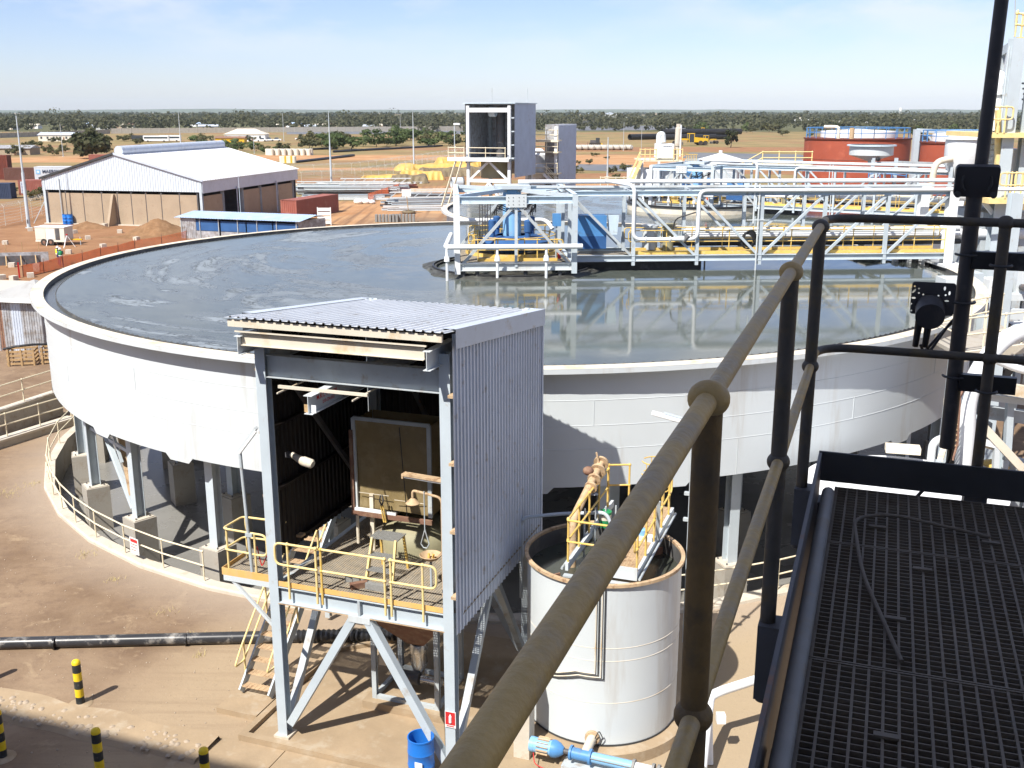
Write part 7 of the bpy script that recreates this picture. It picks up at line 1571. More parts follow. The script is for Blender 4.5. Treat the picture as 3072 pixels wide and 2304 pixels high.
# earthmovers
def grader(u, v, lab, rot, s_=1.0):
    t = T('yellow_grader', lab, 'grader', G(u, v), rot); t.scale = (s_,) * 3
    MB().add([(-4.5, -1, 1.0), (0, -1, 1.0), (0, 1, 1.0), (-4.5, 1, 1.0), (-4.5, -0.9, 2.2), (0, -1, 2.6), (0, 1, 2.6), (-4.5, 0.9, 2.2)], [(0, 1, 5, 4), (1, 2, 6, 5), (2, 3, 7, 6), (3, 0, 4, 7), (4, 5, 6, 7), (3, 2, 1, 0)]).build('engine_hood', M['cat_yellow'], t)
    MB().box(0, 1.8, -0.9, 0.9, 1.0, 3.6).build('cab', M['glass'], t); MB().box(-0.1, 1.9, -1, 1, 3.6, 3.8).build('cab_roof', M['cat_yellow'], t)
    for x in (0.05, 1.75):
        for y in (-0.9, 0.9): MB().box(x - 0.08, x + 0.08, y - 0.08, y + 0.08, 1.0, 3.6).build('cab_pillar', M['cat_yellow'], t)
    MB().beam((1.8, 0, 1.9), (6.2, 0, 2.0), 0.5, 0.5).build('frame_boom', M['cat_yellow'], t); MB().beam((3.2, -1.9, 0.6), (4.2, 1.9, 0.6), 0.12, 0.9).build('blade', M['darksteel'], t)
    for x in (-3.6, -2.0, 6.0):
        for y in (-1.2, 1.2): MB().tube([(x, y - 0.25, 0.75), (x, y + 0.25, 0.75)], 0.75, 14).build('wheel', M['rubber'], t, True)
    return t
grader(2080, 436, 'yellow grader parked on the red earth right of the stack', R(190), 1.35); grader(2112, 432, 'second yellow machine just right of the grader', R(20), 1.0); grader(2108, 403, 'yellow machine half hidden behind the black pipe pile', R(60), 1.1)
dz_ = T('bulldozer', 'dark tracked bulldozer on the orange earth left of the lamp pole', 'bulldozer', G(1786, 436)); MB().box(-2.6, 2.2, -1.2, -0.6, 0, 1.1).build('track', M['rubber'], dz_); MB().box(-2.6, 2.2, 0.6, 1.2, 0, 1.1).build('track', M['rubber'], dz_); MB().box(-2.2, 0.2, -0.9, 0.9, 0.9, 2.2).build('hood', M['darksteel'], dz_); MB().box(0.2, 1.8, -0.9, 0.9, 0.9, 3.2).build('cab', M['dark'], dz_); MB().beam((-3.3, -1.6, 0.7), (-3.3, 1.6, 0.7), 0.2, 1.3).build('blade', M['rusty'], dz_); MB().box(2.2, 3.0, -0.7, 0.7, 0.2, 0.9).build('ripper', M['cat_yellow'], dz_)
# lined ponds
def pond(quads, water, lab_name, m_):
    P = [G(*q) for q in quads]; mb = MB(); mb.add([(p.x, p.y, water) for p in P], [tuple(range(len(P)))]); return tag(mb.build(lab_name, m_), kind='structure')
M['pondwater'] = paint('pond_water', (0.17, 0.18, 0.15), 0.06, 0.1, 0.02, spec=0.6)
pond([(2040, 505), (2440, 512), (2440, 484), (2400, 479), (2060, 473)], 0.03, 'pond_water', M['pondwater']); pond([(2045, 474), (2400, 479.5), (2430, 470), (2400, 464), (2070, 458)], 0.06, 'pond_liner', M['liner']); pond([(860, 403), (1400, 402), (1400, 391), (1180, 389), (860, 395)], 0.05, 'pond_liner', M['liner']); pond([(1690, 392), (1930, 391), (2150, 383), (2150, 374), (1690, 380)], 0.05, 'pond_liner', M['liner']); pond([(1700, 510), (1880, 515), (1900, 495), (1740, 493)], 0.05, 'pond_liner', M['liner'])
# ------------------------------------------------------------------ clad tower behind the thickeners
TY = 116.0
tp = GY(1406, 560, TY); tq = GY(1531, 560, TY)
tw = T('clad_tower', 'tall tower open at the front with grey side cladding behind the drive cage', 'tower', (tp.x, TY, 0), -PA)
TW = (tq.x - tp.x) * 1.04; TD = 6.8; ZD, ZTW = 9.55, 15.35
for x in (0, TW):
    for y in (0, TD): MB().ibeam((x, y, 0), (x, y, ZTW - 0.3), 0.32, 0.32, 0.03, up=(0, 1, 0)).build('column', M['white'] if y == 0 else M['steel_dirty'], tw)
MB().box(-0.5, TW + 0.75, -0.25, TD + 0.3, ZTW - 0.08, ZTW).build('roof', M['blue_pale'], tw)
MB().beam((0, -0.05, ZTW - 0.75), (TW, -0.05, ZTW - 0.75), 0.2, 0.45).build('head_beam', M['white'], tw)
mb = MB(); mb.sheet((TW + 0.62, -0.1, 7.6), (0, 1, 0), (0, 0, 1), (1, 0, 0), TD + 0.3, ZTW - 7.7, 0.3, 0.05); mb.build('side_cladding', M['zinc_wall'], tw)
mb = MB(); mb.sheet((-0.45, TD + 0.2, 7.6), (1, 0, 0), (0, 0, 1), (0, 1, 0), TW + 1.0, ZTW - 7.7, 0.3, 0.05); mb.build('rear_cladding', M['zinc_old'], tw)
mb = MB(); mb.sheet((-0.45, 0.3, 9.0), (0, 1, 0), (0, 0, 1), (-1, 0, 0), TD, ZTW - 9.1, 0.3, 0.05); mb.build('side_cladding', M['zinc_old'], tw)
for z in (9.6, 11.0, 12.4, 13.8): MB().beam((TW + 0.4, -0.1, z), (TW + 0.4, TD, z), 0.3, 0.12).build('girt', M['steel'], tw)
MB().box(-2.1, TW + 0.2, -0.8, TD, ZD - 0.25, ZD).build('deck', M['steel_dirty'], tw); MB().box(-2.1, TW + 0.2, -0.86, -0.8, ZD - 0.28, ZD + 0.12).build('deck_edge', M['white'], tw)
rail_run(tw, [(0.35, -0.8, ZD), (2.3, -0.8, ZD), (TW - 0.2, -0.8, ZD)], M['cream'], 1.15, 0.045); rail_run(tw, [(-0.2, -0.8, ZD), (-1.2, -0.8, ZD), (-2.0, -0.8, ZD), (-2.0, 1.2, ZD)], M['cream'], 1.15, 0.045)
for p, q in (((TW / 2, 0, ZD - 0.3), (0.2, 0, 7.3)), ((TW / 2, 0, ZD - 0.3), (TW - 0.2, 0, 7.3)), ((TW / 2, 0, 7.0), (0.3, 0, 4.2)), ((TW / 2, 0, 7.0), (TW - 0.3, 0, 4.2))): MB().beam(p, q, 0.22, 0.22).build('brace', M['white'], tw)
for z in (7.2, 4.0): MB().beam((0, 0, z), (TW, 0, z), 0.2, 0.35).build('tie_beam', M['white'], tw)
MB().cyl((2.3, 2.5, 7.4), (2.3, 2.5, 9.4), 1.7, 20).build('vessel', M['khaki'], tw, True); MB().cyl((2.5, 3.4, 9.6), (2.5, 3.4, 14.4), 0.5, 14).build('riser_duct', M['darksteel'], tw, True)
MB().cyl((2.2, 0.8, ZTW - 0.95), (2.9, 0.8, ZTW - 0.95), 0.5, 12).build('hoist', M['blue_pale'], tw, True)
for x in (-2.1, -1.4): MB().beam((x, -2.6, 4.6), (x + 0.9, -0.6, ZD - 0.2), 0.08, 0.2).build('stair_stringer', M['cream'], tw)
for x, y in ((2.7, 0.2), (TW + 0.5, 4.5)): MB().cyl((x, y, ZTW), (x, y, ZTW + 1.5), 0.03, 5).build('antenna', M['steel_dirty'], tw)
MB().cyl((-1.3, -0.7, ZD), (-1.3, -0.7, ZD + 3.6), 0.05, 6).build('lamp_post', M['steel'], tw); MB().cbox((-1.0, -0.7, ZD + 3.6), 0.7, 0.25, 0.2, 0).build('lamp', M['hat'], tw)
# second, lower tower to its right with stair and white silo
s2 = T('clad_tower', 'lower grey clad tower with cream stair behind the first one', 'tower', (*GY(1622, 560, 124)[:2], 0), -PA)
MB().box(0.3, 2.0, 0.6, 7.4, 4.0, 13.0).build('block', M['zinc_old'], s2); mb = MB(); mb.sheet((2.03, 0.3, 4.0), (0, 1, 0), (0, 0, 1), (1, 0, 0), 7.2, 9.0, 0.3, 0.04); mb.build('side_cladding', M['zinc_wall'], s2)
MB().box(0.5, 1.8, 0.5, 0.58, 6.0, 8.2).build('opening', M['darksteel'], s2)
for x in (-1.6, 1.9):
    for y in (-0.3,): MB().ibeam((x, y, 0), (x, y, 12.8), 0.3, 0.3, 0.03, up=(0, 1, 0)).build('column', M['white'], s2)
for z in (10.0, 11.3, 7.6):
    MB().box(-1.8, 2.4, -1.0, 0.4, z - 0.15, z).build('deck', M['cream'], s2)
    rail_run(s2, [(-1.7, -1.0, z), (-0.4, -1.0, z), (1.0, -1.0, z), (2.3, -1.0, z)], M['cream'], 1.1, 0.045)
MB().lathe([(1.35, 0), (1.35, 9.5), (0.5, 10.2), (0.02, 10.2)], 24, (-1.4, 3.0, 0)).build('silo', M['white'], s2, True); MB().lathe([(1.0, 0), (1.0, 8.2), (0.02, 8.6)], 20, (-0.6, 1.2, 0)).build('silo', M['white'], s2, True)
for k, (x0, z0_, x1, z1_) in enumerate(((0.8, 7.5, 3.6, 4.8), (4.0, 4.8, 6.6, 2.6))):
    for y in (-1.4, -0.7): MB().beam((x0, y, z0_), (x1, y, z1_), 0.08, 0.28).build('stair_stringer', M['white'], s2); MB().cyl((x0, y, z0_ + 1.0), (x1, y, z1_ + 1.0), 0.045, 6).build('stair_rail', M['cream'], s2); MB().cyl((x0, y, z0_ + 0.5), (x1, y, z1_ + 0.5), 0.045, 6).build('stair_rail', M['cream'], s2)
    for q in range(9): MB().box(x0 + (x1 - x0) * (q + 0.5) / 9 - 0.14, x0 + (x1 - x0) * (q + 0.5) / 9 + 0.14, -1.4, -0.7, z0_ + (z1_ - z0_) * (q + 0.5) / 9, z0_ + (z1_ - z0_) * (q + 0.5) / 9 + 0.05).build('stair_tread', M['steel_dirty'], s2)
# ------------------------------------------------------------------ mixer tanks with platform
MY = 112.0
mx_ = T('mixer_tanks', 'pair of white mixer tanks with cream platform, hopper box and steel stack', 'tanks', (*GY(1905, 560, MY)[:2], 0), 0)
base_x = mx_.location.x
def mX(u): return (u - 1536) / FPX * (CP * MY + SP * 5) - base_x
def mZ(v): return GY(1536, v, MY).z
MB().lathe([(2.1, 0), (2.1, mZ(508)), (0.02, mZ(505))], 32, (mX(1948), 2, 0)).build('tank_shell', M['white'], mx_, True); MB().lathe([(2.3, 0), (2.3, mZ(506)), (0.02, mZ(503))], 32, (mX(2028), 2.6, 0)).build('tank_shell', M['tank'], mx_, True)
MB().box(mX(1918), mX(2045), -0.5, 5, mZ(484), mZ(480)).build('platform', M['cream'], mx_)
for u_ in (1925, 1975, 2040): MB().ibeam((mX(u_), -0.4, 0), (mX(u_), -0.4, mZ(484)), 0.25, 0.25, 0.03, up=(0, 1, 0)).build('column', M['white'], mx_)
rail_run(mx_, [(mX(u_), -0.5, mZ(480)) for u_ in (1918, 1933, 1948, 1966)], M['yellow_pale'], 1.1, 0.045); rail_run(mx_, [(mX(u_), -0.5, mZ(480)) for u_ in (2018, 2032, 2045)], M['yellow_pale'], 1.1, 0.045)
bxh = MB().box(mX(1970), mX(2022), 0.2, 2.2, mZ(474), mZ(432)).build('hopper_box', M['white'], mx_); MB().add([(mX(1972), 0.2, mZ(474)), (mX(2020), 0.2, mZ(474)), (mX(2010), 0.6, mZ(482)), (mX(1985), 0.6, mZ(482))], [(0, 1, 2, 3)]).build('hopper_cone', M['tank'], bxh)
for k in range(5): MB().box(mX(1990) + 0.18 * k, mX(1990) + 0.18 * k + 0.12, 0.17, 0.195, mZ(440), mZ(438)).build('name_mark', M['cont_navy'], bxh)
MB().tube(bend([(mX(1980), 1.2, mZ(432)), (mX(1980), 1.2, mZ(405)), (mX(1990), 1.2, mZ(403)), (mX(1992), 1.2, mZ(428))], 0.4), 0.32, 10).build('goose_neck', M['tank'], mx_, True)
MB().tube([(mX(2034), 0.8, mZ(480)), (mX(2034), 0.8, mZ(440)), (mX(2034), 0.8, mZ(438)), (mX(2036), 0.8, mZ(385)), (mX(2036), 0.8, mZ(383)), (mX(2036), 0.8, mZ(372))], [0.22, 0.22, 0.3, 0.34, 0.26, 0.26], 12).build('stack', M['concrete_pale'], mx_, True); MB().cyl((mX(2042), 0.6, mZ(470)), (mX(2042), 0.6, mZ(375)), 0.09, 6).build('stack_pipe', M['white'], mx_)
for y in (-0.9, -0.1): 
    MB().beam((mX(1888), y, mZ(562)), (mX(1922), y, mZ(482)), 0.08, 0.26).build('stair_stringer', M['yellow_pale'], mx_); MB().cyl((mX(1888), y, mZ(562) + 1.0), (mX(1920), y, mZ(482) + 1.0), 0.045, 6).build('stair_rail', M['yellow_pale'], mx_)
for q in range(14): f_ = (q + 0.5) / 14; MB().box(mX(1888 + 34 * f_) - 0.13, mX(1888 + 34 * f_) + 0.13, -0.85, -0.15, mZ(562 - 80 * f_), mZ(562 - 80 * f_) + 0.05).build('stair_tread', M['cream'], mx_)
rail_run(mx_, [(mX(u_), -1.2, mZ(562)) for u_ in (1800, 1822, 1846, 1870, 1890)], M['cream'], 1.1, 0.045); MB().box(mX(1795), mX(1900), -1.25, 0.2, mZ(568), mZ(562)).build('landing', M['white'], mx_)
yg = MB()
for k in range(7): yg.cyl((mX(2060) + 0.17 * k, 0, mZ(482)), (mX(2060) + 0.17 * k, 0, mZ(464)), 0.03, 5)
MB().box(mX(2058), mX(2092), -0.05, 0.05, mZ(464), mZ(462)).build('yellow_gate_bar', M['yellow'], mx_); yg.build('yellow_gate', M['yellow'], mx_)
MB().lathe([(0.9, 0), (0.9, mZ(512)), (0.02, mZ(510))], 20, (mX(2073), 0.5, 0)).build('blue_vessel', M['blue_paint'], mx_, True)
MB().box(mX(2042), mX(2140), 1.0, 3.0, mZ(500), mZ(488)).build('dark_duct', M['darksteel'], mx_); MB().box(mX(2140), mX(2215), 0.5, 3.0, 0, mZ(520)).build('pale_block', M['tank'], mx_)
for k, (u_, v_) in enumerate(((1985, 545), (2010, 540), (2050, 545))): MB().beam((mX(u_), -0.6, mZ(562)), (mX(u_ + 28), -0.6, mZ(512)), 0.16, 0.16).build('brace', M['steel_dirty'], mx_)
# round white tank with shallow cone roof
rt = T('roofed_tank', 'round white tank with shallow conical roof before the pond', 'tank', (*GY(2157, 560, 122)[:2], 0)); z_ = GY(1536, 477, 122).z
MB().lathe([(2.35, 0), (2.35, z_)], 40).build('wall', M['tank'], rt, True); MB().lathe([(2.5, z_ - 0.02), (0.25, z_ + 0.62), (0.02, z_ + 0.64)], 40).build('roof', M['roof_white'], rt, True); MB().cyl((0, 0, z_ + 0.6), (0, 0, z_ + 0.95), 0.2, 8).build('vent', M['white'], rt); MB().tube(bend([(1.9, -1.7, z_ - 0.15), (2.3, -1.75, z_ - 0.15), (2.3, -1.75, 2.0)], 0.3), 0.16, 8).build('overflow_pipe', M['white'], rt, True)
# ------------------------------------------------------------------ red tanks
def red_tank(u0, u1, vtop, Y, lab, rails):
    z = GY(1536, vtop, Y).z; dp = CP * Y - SP * (z - H_EYE); x = ((u0 + u1) / 2 - 1536) / FPX * dp; r = (u1 - u0) / 2 / FPX * dp * 0.985
    t = T('red_tank', lab, 'tank', (x, Y, 0))
    MB().lathe([(r, 0), (r, z - 0.1)], 56).build('wall', M['red'], t, True); MB().lathe([(r + 0.12, z - 0.14), (r + 0.14, z), (r - 0.2, z), (0.02, z - 0.02)], 56).build('rim', M['red_dark'], t)
    for zz in (z - 2.4, z - 4.8): MB().lathe([(r + 0.005, zz - 0.04), (r + 0.02, zz), (r + 0.005, zz + 0.04)], 56).build('weld_seam', M['red_dark'], t)
    n_ = rails
    ring = [(r * 0.97 * math.sin(2 * math.pi * k / n_), -r * 0.97 * math.cos(2 * math.pi * k / n_), z) for k in range(n_ + 1)]
    rail_run(t, ring, M['blue_paint'], 1.15, 0.045, ball=False)
    MB().lathe([(r * 0.72, z + 0.02), (r * 0.72, z + 0.75), (0.02, z + 1.0)], 40, (0.4, 1.0, 0)).build('inner_cover', M['hat'], t, True)
    return t, x, z, r
rtA, ax, az, ar = red_tank(2417, 2727, 413, 128, 'large round red tank with blue guard rails on top', 26)
MB().box(-0.5, 0.5, -0.5, 0.5, 0, 0) if False else None
MB().cyl((-2.4, -ar + 0.6, az), (-2.4, -ar + 0.6, az + 1.2), 0.28, 10).build('vent_pipe', M['tan_girt'], rtA, True); MB().tube(bend([(-3.6, -ar + 1.6, az), (-3.6, -ar + 1.6, az + 1.3), (-5.0, -ar + 2.6, az + 1.3)], 0.4), 0.2, 8).build('vent_pipe', M['flange'], rtA, True)
rtB, bx_, bz_, br_ = red_tank(2768, 2985, 425, 112, 'smaller round red tank right of the large one', 18)
mb = MB(); mb.box(-0.6, 0.6, -0.3, 0.3, 0, 0) if False else None
pst = T('duct_mast', 'tall grey steel mast and overhead beam between the two red tanks', 'mast', (*GY(2735, 560, 118)[:2], 0)); z_ = GY(1536, 388, 118).z
MB().box(-0.3, 0.3, -0.3, 0.3, 0, z_).build('upright', M['steel'], pst); MB().box(0.35, 1.6, 0.4, 1.4, 0, z_ - 0.6).build('panel', M['steel_dirty'], pst); MB().beam((0, 0, z_ - 0.1), (5.6, 0, z_ - 0.35), 0.3, 0.4).build('head_beam', M['steel'], pst)
MB().beam((1.0, 0, z_ - 0.3), (2.2, 0, z_ - 1.9), 0.2, 0.2).build('brace', M['steel'], pst); MB().beam((4.0, 0, z_ - 0.3), (2.4, 0, z_ - 1.9), 0.2, 0.2).build('brace', M['steel'], pst); MB().beam((5.5, 0, z_ - 0.35), (5.5, 0, z_ - 2.4), 0.25, 0.25).build('upright', M['steel'], pst)
# launder hopper on columns before the large red tank
HY = 104.0
hz1, hz2, hz3 = GY(1536, 436, HY).z, GY(1536, 465, HY).z, GY(1536, 484, HY).z
hc = T('settling_cone', 'shallow grey settling cone on steel columns before the large red tank', 'tank', (*GY(2605, 560, HY)[:2], 0))
MB().lathe([(2.15, hz1), (2.05, hz1 - 0.05), (2.05, hz2), (0.25, hz3), (0.2, hz3 - 0.4)], 36).build('cone', M['tank'], hc, True); MB().lathe([(2.3, hz1 - 0.06), (2.3, hz1 + 0.06), (2.0, hz1 + 0.06)], 36).build('rim', M['blue_pale'], hc); MB().ball((0.05, -2.0, hz3 + 0.3), 0.22, 10).build('outlet', M['black'], hc)
for x in (-0.35, 1.85): MB().ibeam((x, -1.8, 0), (x, -1.8, hz3 + 0.4), 0.28, 0.28, 0.03, up=(0, 1, 0)).build('column', M['steel'], hc)
MB().beam((-0.3, -1.8, hz3 - 0.1), (1.9, -1.8, hz3 - 0.1), 0.2, 0.3).build('beam', M['steel'], hc); MB().beam((1.9, -1.8, hz3 - 0.05), (6.6, -1.0, hz3 - 0.25), 0.5, 0.35).build('conveyor', M['steel_dirty'], hc)
rail_run(hc, [(-0.8, -2.2, hz3 - 1.6), (0.3, -2.2, hz3 - 1.6), (1.4, -2.2, hz3 - 1.6), (2.8, -2.2, hz3 - 1.8)], M['blue_paint'], 1.0, 0.05, ball=False); MB().box(-0.8, 2.9, -2.3, -1.2, hz3 - 1.8, hz3 - 1.65).build('blue_deck', M['blue_paint'], hc)
# white vessel hood to the right of it
wv = T('white_vessel', 'tall pale vessel with sloped base behind the dark pole', 'vessel', (*GY(2885, 560, 74)[:2], 0), 0); z1_ = GY(1536, 418, 74).z; z2_ = GY(1536, 492, 74).z
MB().lathe([(1.35, z1_), (1.35, z2_), (0.3, z2_ - 1.6)], 28).build('shell', M['white'], wv, True); MB().lathe([(1.5, z1_), (1.5, z1_ + 0.12), (0.02, z1_ + 0.35)], 28).build('lid', M['roof_white'], wv, True)
for x in (-1.1, 1.1): MB().ibeam((x, -0.6, 0), (x, -0.6, z2_), 0.2, 0.2, 0.02, up=(0, 1, 0)).build('leg', M['steel'], wv)
MB().tube(bend([(-1.2, -0.8, z2_ + 0.4), (-2.3, -0.8, z2_ + 0.2), (-2.5, -0.8, z2_ - 2.2)], 0.8), 0.22, 10).build('curved_pipe', M['flange'], wv, True)
lv = T('viewing_landing', 'cream railed landing in front of the large red tank', 'landing', (*GY(2300, 560, 98)[:2], 0)); z_ = GY(1536, 492, 98).z
MB().box(-1.6, 4.0, -0.3, 1.2, z_ - 0.15, z_).build('deck', M['cream'], lv); rail_run(lv, [(-2.4, -0.3, z_ - 1.0), (-0.6, -0.3, z_), (0.9, -0.3, z_), (2.4, -0.3, z_), (3.9, -0.3, z_)], M['yellow_pale'], 1.1, 0.05)
for x in (-1.4, 1.2, 3.8): MB().ibeam((x, 0.3, 0), (x, 0.3, z_ - 0.15), 0.2, 0.2, 0.02, up=(0, 1, 0)).build('column', M['steel'], lv)
# ------------------------------------------------------------------ process tower at the right edge
PY = 50.0
pt_ = T('process_tower', 'pale steel process tower with yellow railed decks at the right edge', 'tower', (*GY(3040, 700, PY)[:2], 0))
o_ = pt_.location
def Q(u, v, dy=0.0): return GY(u, v, PY + dy) - o_
def upright(u, vtop, w, m_, nm='column', dy=0.0):
    p = Q(u, vtop, dy); MB().ibeam((p.x, p.y, 0), (p.x, p.y, p.z), w, w, 0.03, up=(0, 1, 0)).build(nm, M[m_], pt_); return p
a_ = upright(3052, 115, 0.55, 'steel'); b__ = upright(3014, 140, 0.16, 'steel_dirty', dy=2.5); upright(3110, 115, 0.4, 'steel', dy=0.5)
MB().beam((a_.x, a_.y, a_.z - 0.2), (b__.x, b__.y, b__.z - 0.2), 0.2, 0.42).build('top_beam', M['steel'], pt_); MB().beam((a_.x, a_.y, a_.z - 0.1), (a_.x + 3, a_.y, a_.z - 0.1), 0.3, 0.3).build('top_beam', M['yellow_pale'], pt_)
p1_, p2_ = Q(3020, 160, 2.2), Q(3040, 395, 0.5)
MB().add([(b__.x + 0.1, b__.y, p1_.z), (a_.x - 0.2, a_.y + 0.2, p1_.z + 0.2), (a_.x - 0.2, a_.y + 0.2, p2_.z), (b__.x + 0.1, b__.y, p2_.z), (b__.x + 0.1, b__.y + 0.1, p1_.z), (a_.x - 0.2, a_.y + 0.3, p1_.z + 0.2), (a_.x - 0.2, a_.y + 0.3, p2_.z), (b__.x + 0.1, b__.y + 0.1, p2_.z)], [(0, 1, 2, 3), (7, 6, 5, 4), (0, 4, 5, 1), (1, 5, 6, 2), (2, 6, 7, 3), (3, 7, 4, 0)]).build('side_panel', M['white'], pt_)
MB().beam((a_.x - 0.15, a_.y - 0.05, p1_.z), (b__.x + 0.3, b__.y, p1_.z - 1.6), 0.06, 0.3).build('stiffener', M['white'], pt_)
rail_run(pt_, [Q(3044, 110) , Q(3062, 112), Q(3090, 116)], M['yellow_pale'], 1.0, 0.045); rail_run(pt_, [Q(3044, 108) + Vector((0, 0, 0.0)), Q(3046, 100, 3)], M['yellow_pale'], 1.0, 0.04)
MB().cyl(Q(3043, 118), Q(3046, 0), 0.03, 6).build('lightning_rod', M['steel_dirty'], pt_)
dkz = Q(3000, 398).z
MB().box(Q(2955, 398).x, Q(3110, 398).x, -0.6, 4.5, dkz - 0.22, dkz).build('deck', M['yellow_pale'], pt_)
rail_run(pt_, [(Q(u_, 398).x, -0.6, dkz) for u_ in (2957, 2974, 2994)], M['yellow_pale'], 1.15, 0.04, ends='loop'); rail_run(pt_, [(Q(u_, 398).x, -0.6, dkz) for u_ in (3060, 3085)], M['yellow_pale'], 1.15, 0.04)
MB().tube(bend([Q(2982, 390, 1.5), Q(2982, 255, 1.5), Q(3012, 232, 1.5)], 1.2, 8), 0.42, 16).build('duct', M['white'], pt_, True); MB().cyl(Q(2982, 285, 1.5), Q(2982, 282, 1.5), 0.52, 16).build('duct_flange', M['tank'], pt_)
MB().beam(Q(2994, 330), Q(2991, 600), 0.2, 0.2).build('yellow_post', M['yellow_pale'], pt_); MB().beam(Q(2997, 430, .4), Q(2995, 600, .4), 0.12, 0.12).build('orange_pipe', M['cont_orange'], pt_)
z2_ = Q(3000, 590).z
MB().box(Q(2940, 590).x, Q(3110, 590).x, -1.0, 4, z2_ - 0.25, z2_).build('deck', M['yellow_pale'], pt_); rail_run(pt_, [(Q(u_, 590).x, -1.0, z2_) for u_ in (2985, 2999, 3012)], M['yellow_pale'], 1.15, 0.04, ends='loop'); rail_run(pt_, [(Q(u_, 590).x, -1.0, z2_) for u_ in (3030, 3050, 3075)], M['yellow_pale'], 1.15, 0.04, ends='loop')
for k in range(9): MB().beam(Q(2951, 415 + 18 * k, 1), Q(2988, 415 + 18 * k, 1), 0.06, 0.08).build('lattice_bar', M['steel_dirty'], pt_)
for k in range(4): MB().beam(Q(2952, 420 + 40 * k, 1), Q(2987, 455 + 40 * k, 1), 0.05, 0.06).build('lattice_brace', M['steel'], pt_)
MB().box(Q(3022, 480).x, Q(3044, 480).x, 1.5, 3.5, Q(3030, 560).z, Q(3030, 420).z).build('cabinet', M['steel_dirty'], pt_)
MB().box(Q(3062, 480).x, Q(3110, 480).x, 0.8, 3.5, Q(3030, 580).z, Q(3030, 450).z).build('cabinet', M['white'], pt_)
for k in range(9): MB().cyl(Q(3066 + 2 * (k % 3), 250 + 16 * k, 1), Q(3100, 252 + 16 * k, 1), 0.05, 6).build('coil_pipe', M['steel_dirty'], pt_)
for z in (12.6, 10.8): MB().tube([(-2.6, 0.5, z - 2), (3.0, 0.5, z - 2)], 0.25, 10).build('pipe', M['white'], pt_, True)
MB().beam(Q(2950, 605), Q(2978, 640), 0.12, 0.2).build('brace', M['white'], pt_)
MB().box(Q(2955, 700).x, Q(3110, 700).x, 0.4, 4, 0.0, Q(3000, 640).z).build('machine_house', M['steel_dirty'], pt_)
# ------------------------------------------------------------------ right-hand pipework and walkway beside the thickener
ry = 33.0
rw = T('side_walkway', 'grey side walkway with cream rails beside the right of the thickener', 'walkway', (*GY(2960, 1000, ry)[:2], 0), 0)
o_ = rw.location
def Q2(u, v, dy=0.0): return GY(u, v, ry + dy) - o_
zA = Q2(2980, 1040).z
x0_, x1_ = Q2(2838, 1040).x, Q2(3150, 1040).x
MB().add([(x0_, -1.0, zA - 0.12), (x1_, 0.6, zA - 0.12), (x1_, 3.6, zA - 0.12), (x0_, 1.0, zA - 0.12), (x0_, -1.0, zA), (x1_, 0.6, zA), (x1_, 3.6, zA), (x0_, 1.0, zA)], [(3, 2, 1, 0), (4, 5, 6, 7), (0, 1, 5, 4), (1, 2, 6, 5), (2, 3, 7, 6), (3, 0, 4, 7)]).build('deck', M['concrete'], rw)
MB().beam((x0_, -1.06, zA - 0.1), (x1_, 0.54, zA - 0.1), 0.1, 0.3).build('edge_beam', M['flange'], rw)
rail_run(rw, [(x0_ + (x1_ - x0_) * f_, -1.0 + 1.6 * f_, zA) for f_ in (0.02, 0.28, 0.52, 0.75, 1.0)], M['cream'], 1.1, 0.03); rail_run(rw, [(x0_ + (x1_ - x0_) * f_, 1.0 + 2.6 * f_, zA) for f_ in (0.02, 0.28, 0.52, 0.75, 1.0)], M['cream'], 1.1, 0.03); rail_run(rw, [(x0_, -0.95, zA), (x0_, 0.95, zA)], M['cream'], 1.1, 0.03)
for f_ in (0.05, 0.5, 0.95): MB().ibeam((x0_ + (x1_ - x0_) * f_, -0.3 + 2 * f_, 0), (x0_ + (x1_ - x0_) * f_, -0.3 + 2 * f_, zA - 0.12), 0.2, 0.2, 0.016, up=(0, 1, 0)).build('column', M['steel'], rw)
bp_ = T('big_white_pipe', 'thick white pipe rising and bending right beside the thickener', 'pipe', (*GY(2905, 1300, 31)[:2], 0)); o_ = bp_.location
P_ = [GY(2898, 1330, 31) - o_, GY(2902, 1165, 31) - o_, GY(2995, 1020, 31.5) - o_, GY(3160, 965, 33) - o_]
MB().tube(bend([Vector((P_[0].x, P_[0].y, 0))] + P_, 1.0, 8), 0.27, 18).build('pipe', M['white'], bp_, True)
for f_ in (0.35, 0.75):
    p = P_[2].lerp(P_[3], f_); d_ = (P_[3] - P_[2]).normalized() * 0.04; MB().cyl(p - d_, p + d_, 0.30, 18).build('coupling', M['steel'], bp_, True)
sc_ = T('steel_column', 'tall pale blue steel column rising at the right edge', 'column', (*GY(3003, 956, 40)[:2], 0)); zt = GY(3013, 700, 40).z
MB().ibeam((0, 0, 0), (0, 0, zt + 1.5), 0.42, 0.42, 0.028, up=(0, 1, 0)).build('shaft', M['steel'], sc_); MB().beam((0.2, 0, zt - 3.1), (4, 0.3, zt - 3.3), 0.25, 0.4).build('beam', M['tank'], sc_); MB().beam((-3.0, 0.5, zt - 2.9), (-0.2, 0, zt - 2.9), 0.25, 0.4).build('beam', M['tank'], sc_); MB().beam((0.1, 0.1, zt - 3.4), (2.6, 0.4, zt - 5.0), 0.16, 0.16).build('brace', M['darksteel'], sc_)
MB().tube([(0.4, 0.6, zt - 4.0), (4.5, 1.0, zt - 3.8)], 0.45, 16).build('fat_pipe', M['white'], sc_, True); MB().box(-2.2, -1.2, 0.2, 1.2, zt - 2.6, zt - 1.8).build('motor_box', M['tank'], sc_)
